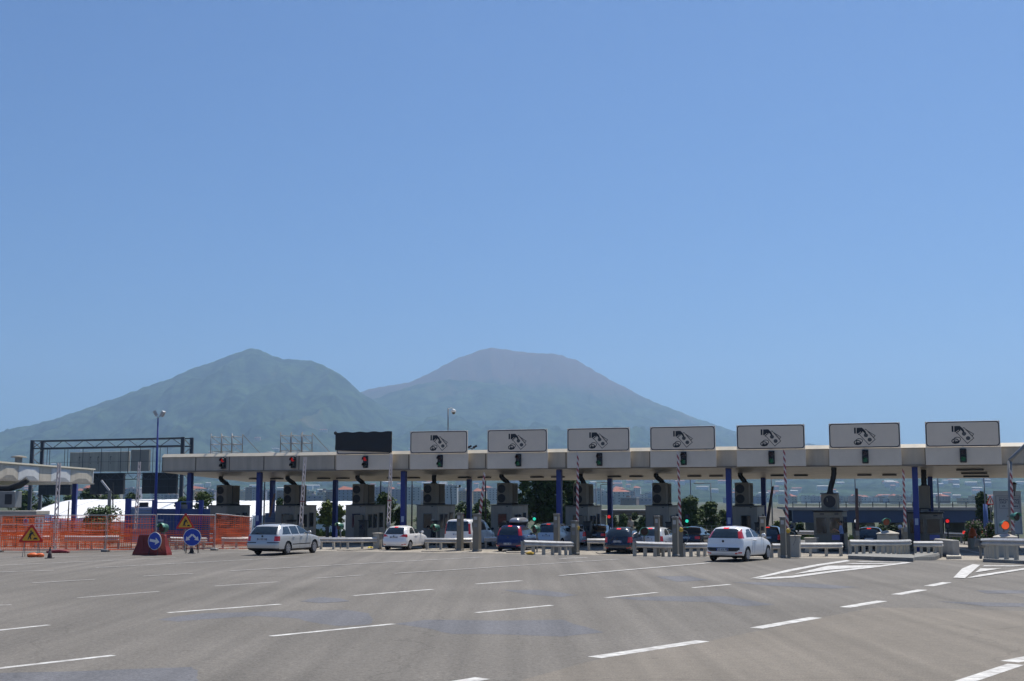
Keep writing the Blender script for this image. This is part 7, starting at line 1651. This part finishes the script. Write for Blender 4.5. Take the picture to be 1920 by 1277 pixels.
SPEC = [(578,922,22,520,'cream','flat'),(604,924,20,500,'cream','flat'),(621,922,20,480,'brown','flat'),(648,918,32,460,'blue grey','red'),(717,914,28,520,'lilac grey','flat'),(744,918,22,560,'lilac grey','flat'),(776,914,26,480,'pale grey','flat'),(790,922,18,540,'pink','flat'),
 (846,911,22,500,'pale grey','flat'),(870,921,22,560,'ochre','flat'),(898,921,22,520,'cream','red'),(922,917,24,560,'white','flat'),(938,923,16,600,'pink','flat'),(485,919,26,560,'lilac grey','flat'),(516,922,30,520,'lilac grey','flat'),(536,920,34,480,'brown','flat'),
 (1130,921,22,520,'white','flat'),(1165,922,34,470,'white','red'),(1200,935,46,440,'lilac grey','flat'),(1178,934,30,420,'brown','flat'),(1145,930,18,450,'pale grey','flat'),
 (246,917,30,520,'lilac grey','flat'),(168,915,26,560,'pink','red'),(214,916,24,600,'cream','red'),(300,922,30,540,'pale grey','flat'),(320,928,26,500,'lilac grey','flat'),(365,916,24,600,'cream','red'),(392,920,20,560,'lilac grey','flat'),(590,930,30,430,'lilac grey','flat'),(700,930,30,440,'pale grey','flat')]
for s_ in SPEC: block_of_flats(s_[0], s_[1], s_[2], s_[3], s_[4], 6, s_[5])
for k in range(70):
    px = random.uniform(150, 1240); 
    if 960 < px < 1080: continue
    Y = random.uniform(650, 1150); block_of_flats(px, random.uniform(914, 928), random.uniform(9, 24), Y*.85, random.choice(list(WALLS)), 4, random.choice(['flat', 'red', 'flat']), nmax=3, vf=3)
for k in range(44):
    px = random.uniform(1370, 1900); Y = random.uniform(700, 1200); block_of_flats(px, random.uniform(929, 935), random.uniform(9, 26), Y*.8, random.choice(list(WALLS)), 2, random.choice(['red', 'flat', 'flat']), nmax=3, vf=2)
def hz(px, Y): return mheight(px, Y)
for k in range(210):
    px = random.uniform(0, 1920); Y = random.choice([random.uniform(3400, 4600), random.uniform(4200, 6200)]); z = hz(px, Y); W = random.uniform(14, 40); H = random.uniform(8, 15); D = random.uniform(8, 14); x = (px-CX)/FE*Y
    col = random.choice(['white', 'white', 'cream', 'pink', 'pale grey']); r = empty('hillside_house', (x, Y, z-1.5), rad(random.uniform(-30, 30)), lab('tiny '+col+' house on the hazy hillside', px), 'house', 'small houses scattered over the lower mountain slope')
    mb = MB(); mb.box(-W/2, W/2, 0, D, 0, H+1.5); mb.build('wall', wallmat(col), r)
    mb = MB(); mb.v = [(-W/2-.4, -.4, H+1.5), (W/2+.4, -.4, H+1.5), (W/2+.4, D+.4, H+1.5), (-W/2-.4, D+.4, H+1.5), (-W/2, D/2, H+3.6), (W/2, D/2, H+3.6)]; mb.f = [(0,1,5,4),(1,2,5),(2,3,4,5),(3,0,4),(3,2,1,0)]; mb.build('roof', random.choice([M_tile, M_flat, M_flat]), r)
# long pale greenhouse roof high on the slope
for px, w_, Y in ((1207, 22, 5200), (1190, 12, 5250), (1500, 16, 5000)):
    z = hz(px, Y); x = (px-CX)/FE*Y; W = w_/FE*Y; r = empty('greenhouse', (x, Y, z-1), 0, lab('bright white greenhouse strip on the hazy hillside', px), 'greenhouse', 'greenhouses on the slope'); mb = MB(); mb.box(-W/2, W/2, 0, 14, 0, 4.5); mb.build('wall', M_tent, r); mb = MB(); mb.prism([(-W/2, -.3, 4.5), (-W/2, 14.3, 4.5), (-W/2, 7, 8)], (W, 0, 0)); mb.build('roof', M_tent, r)
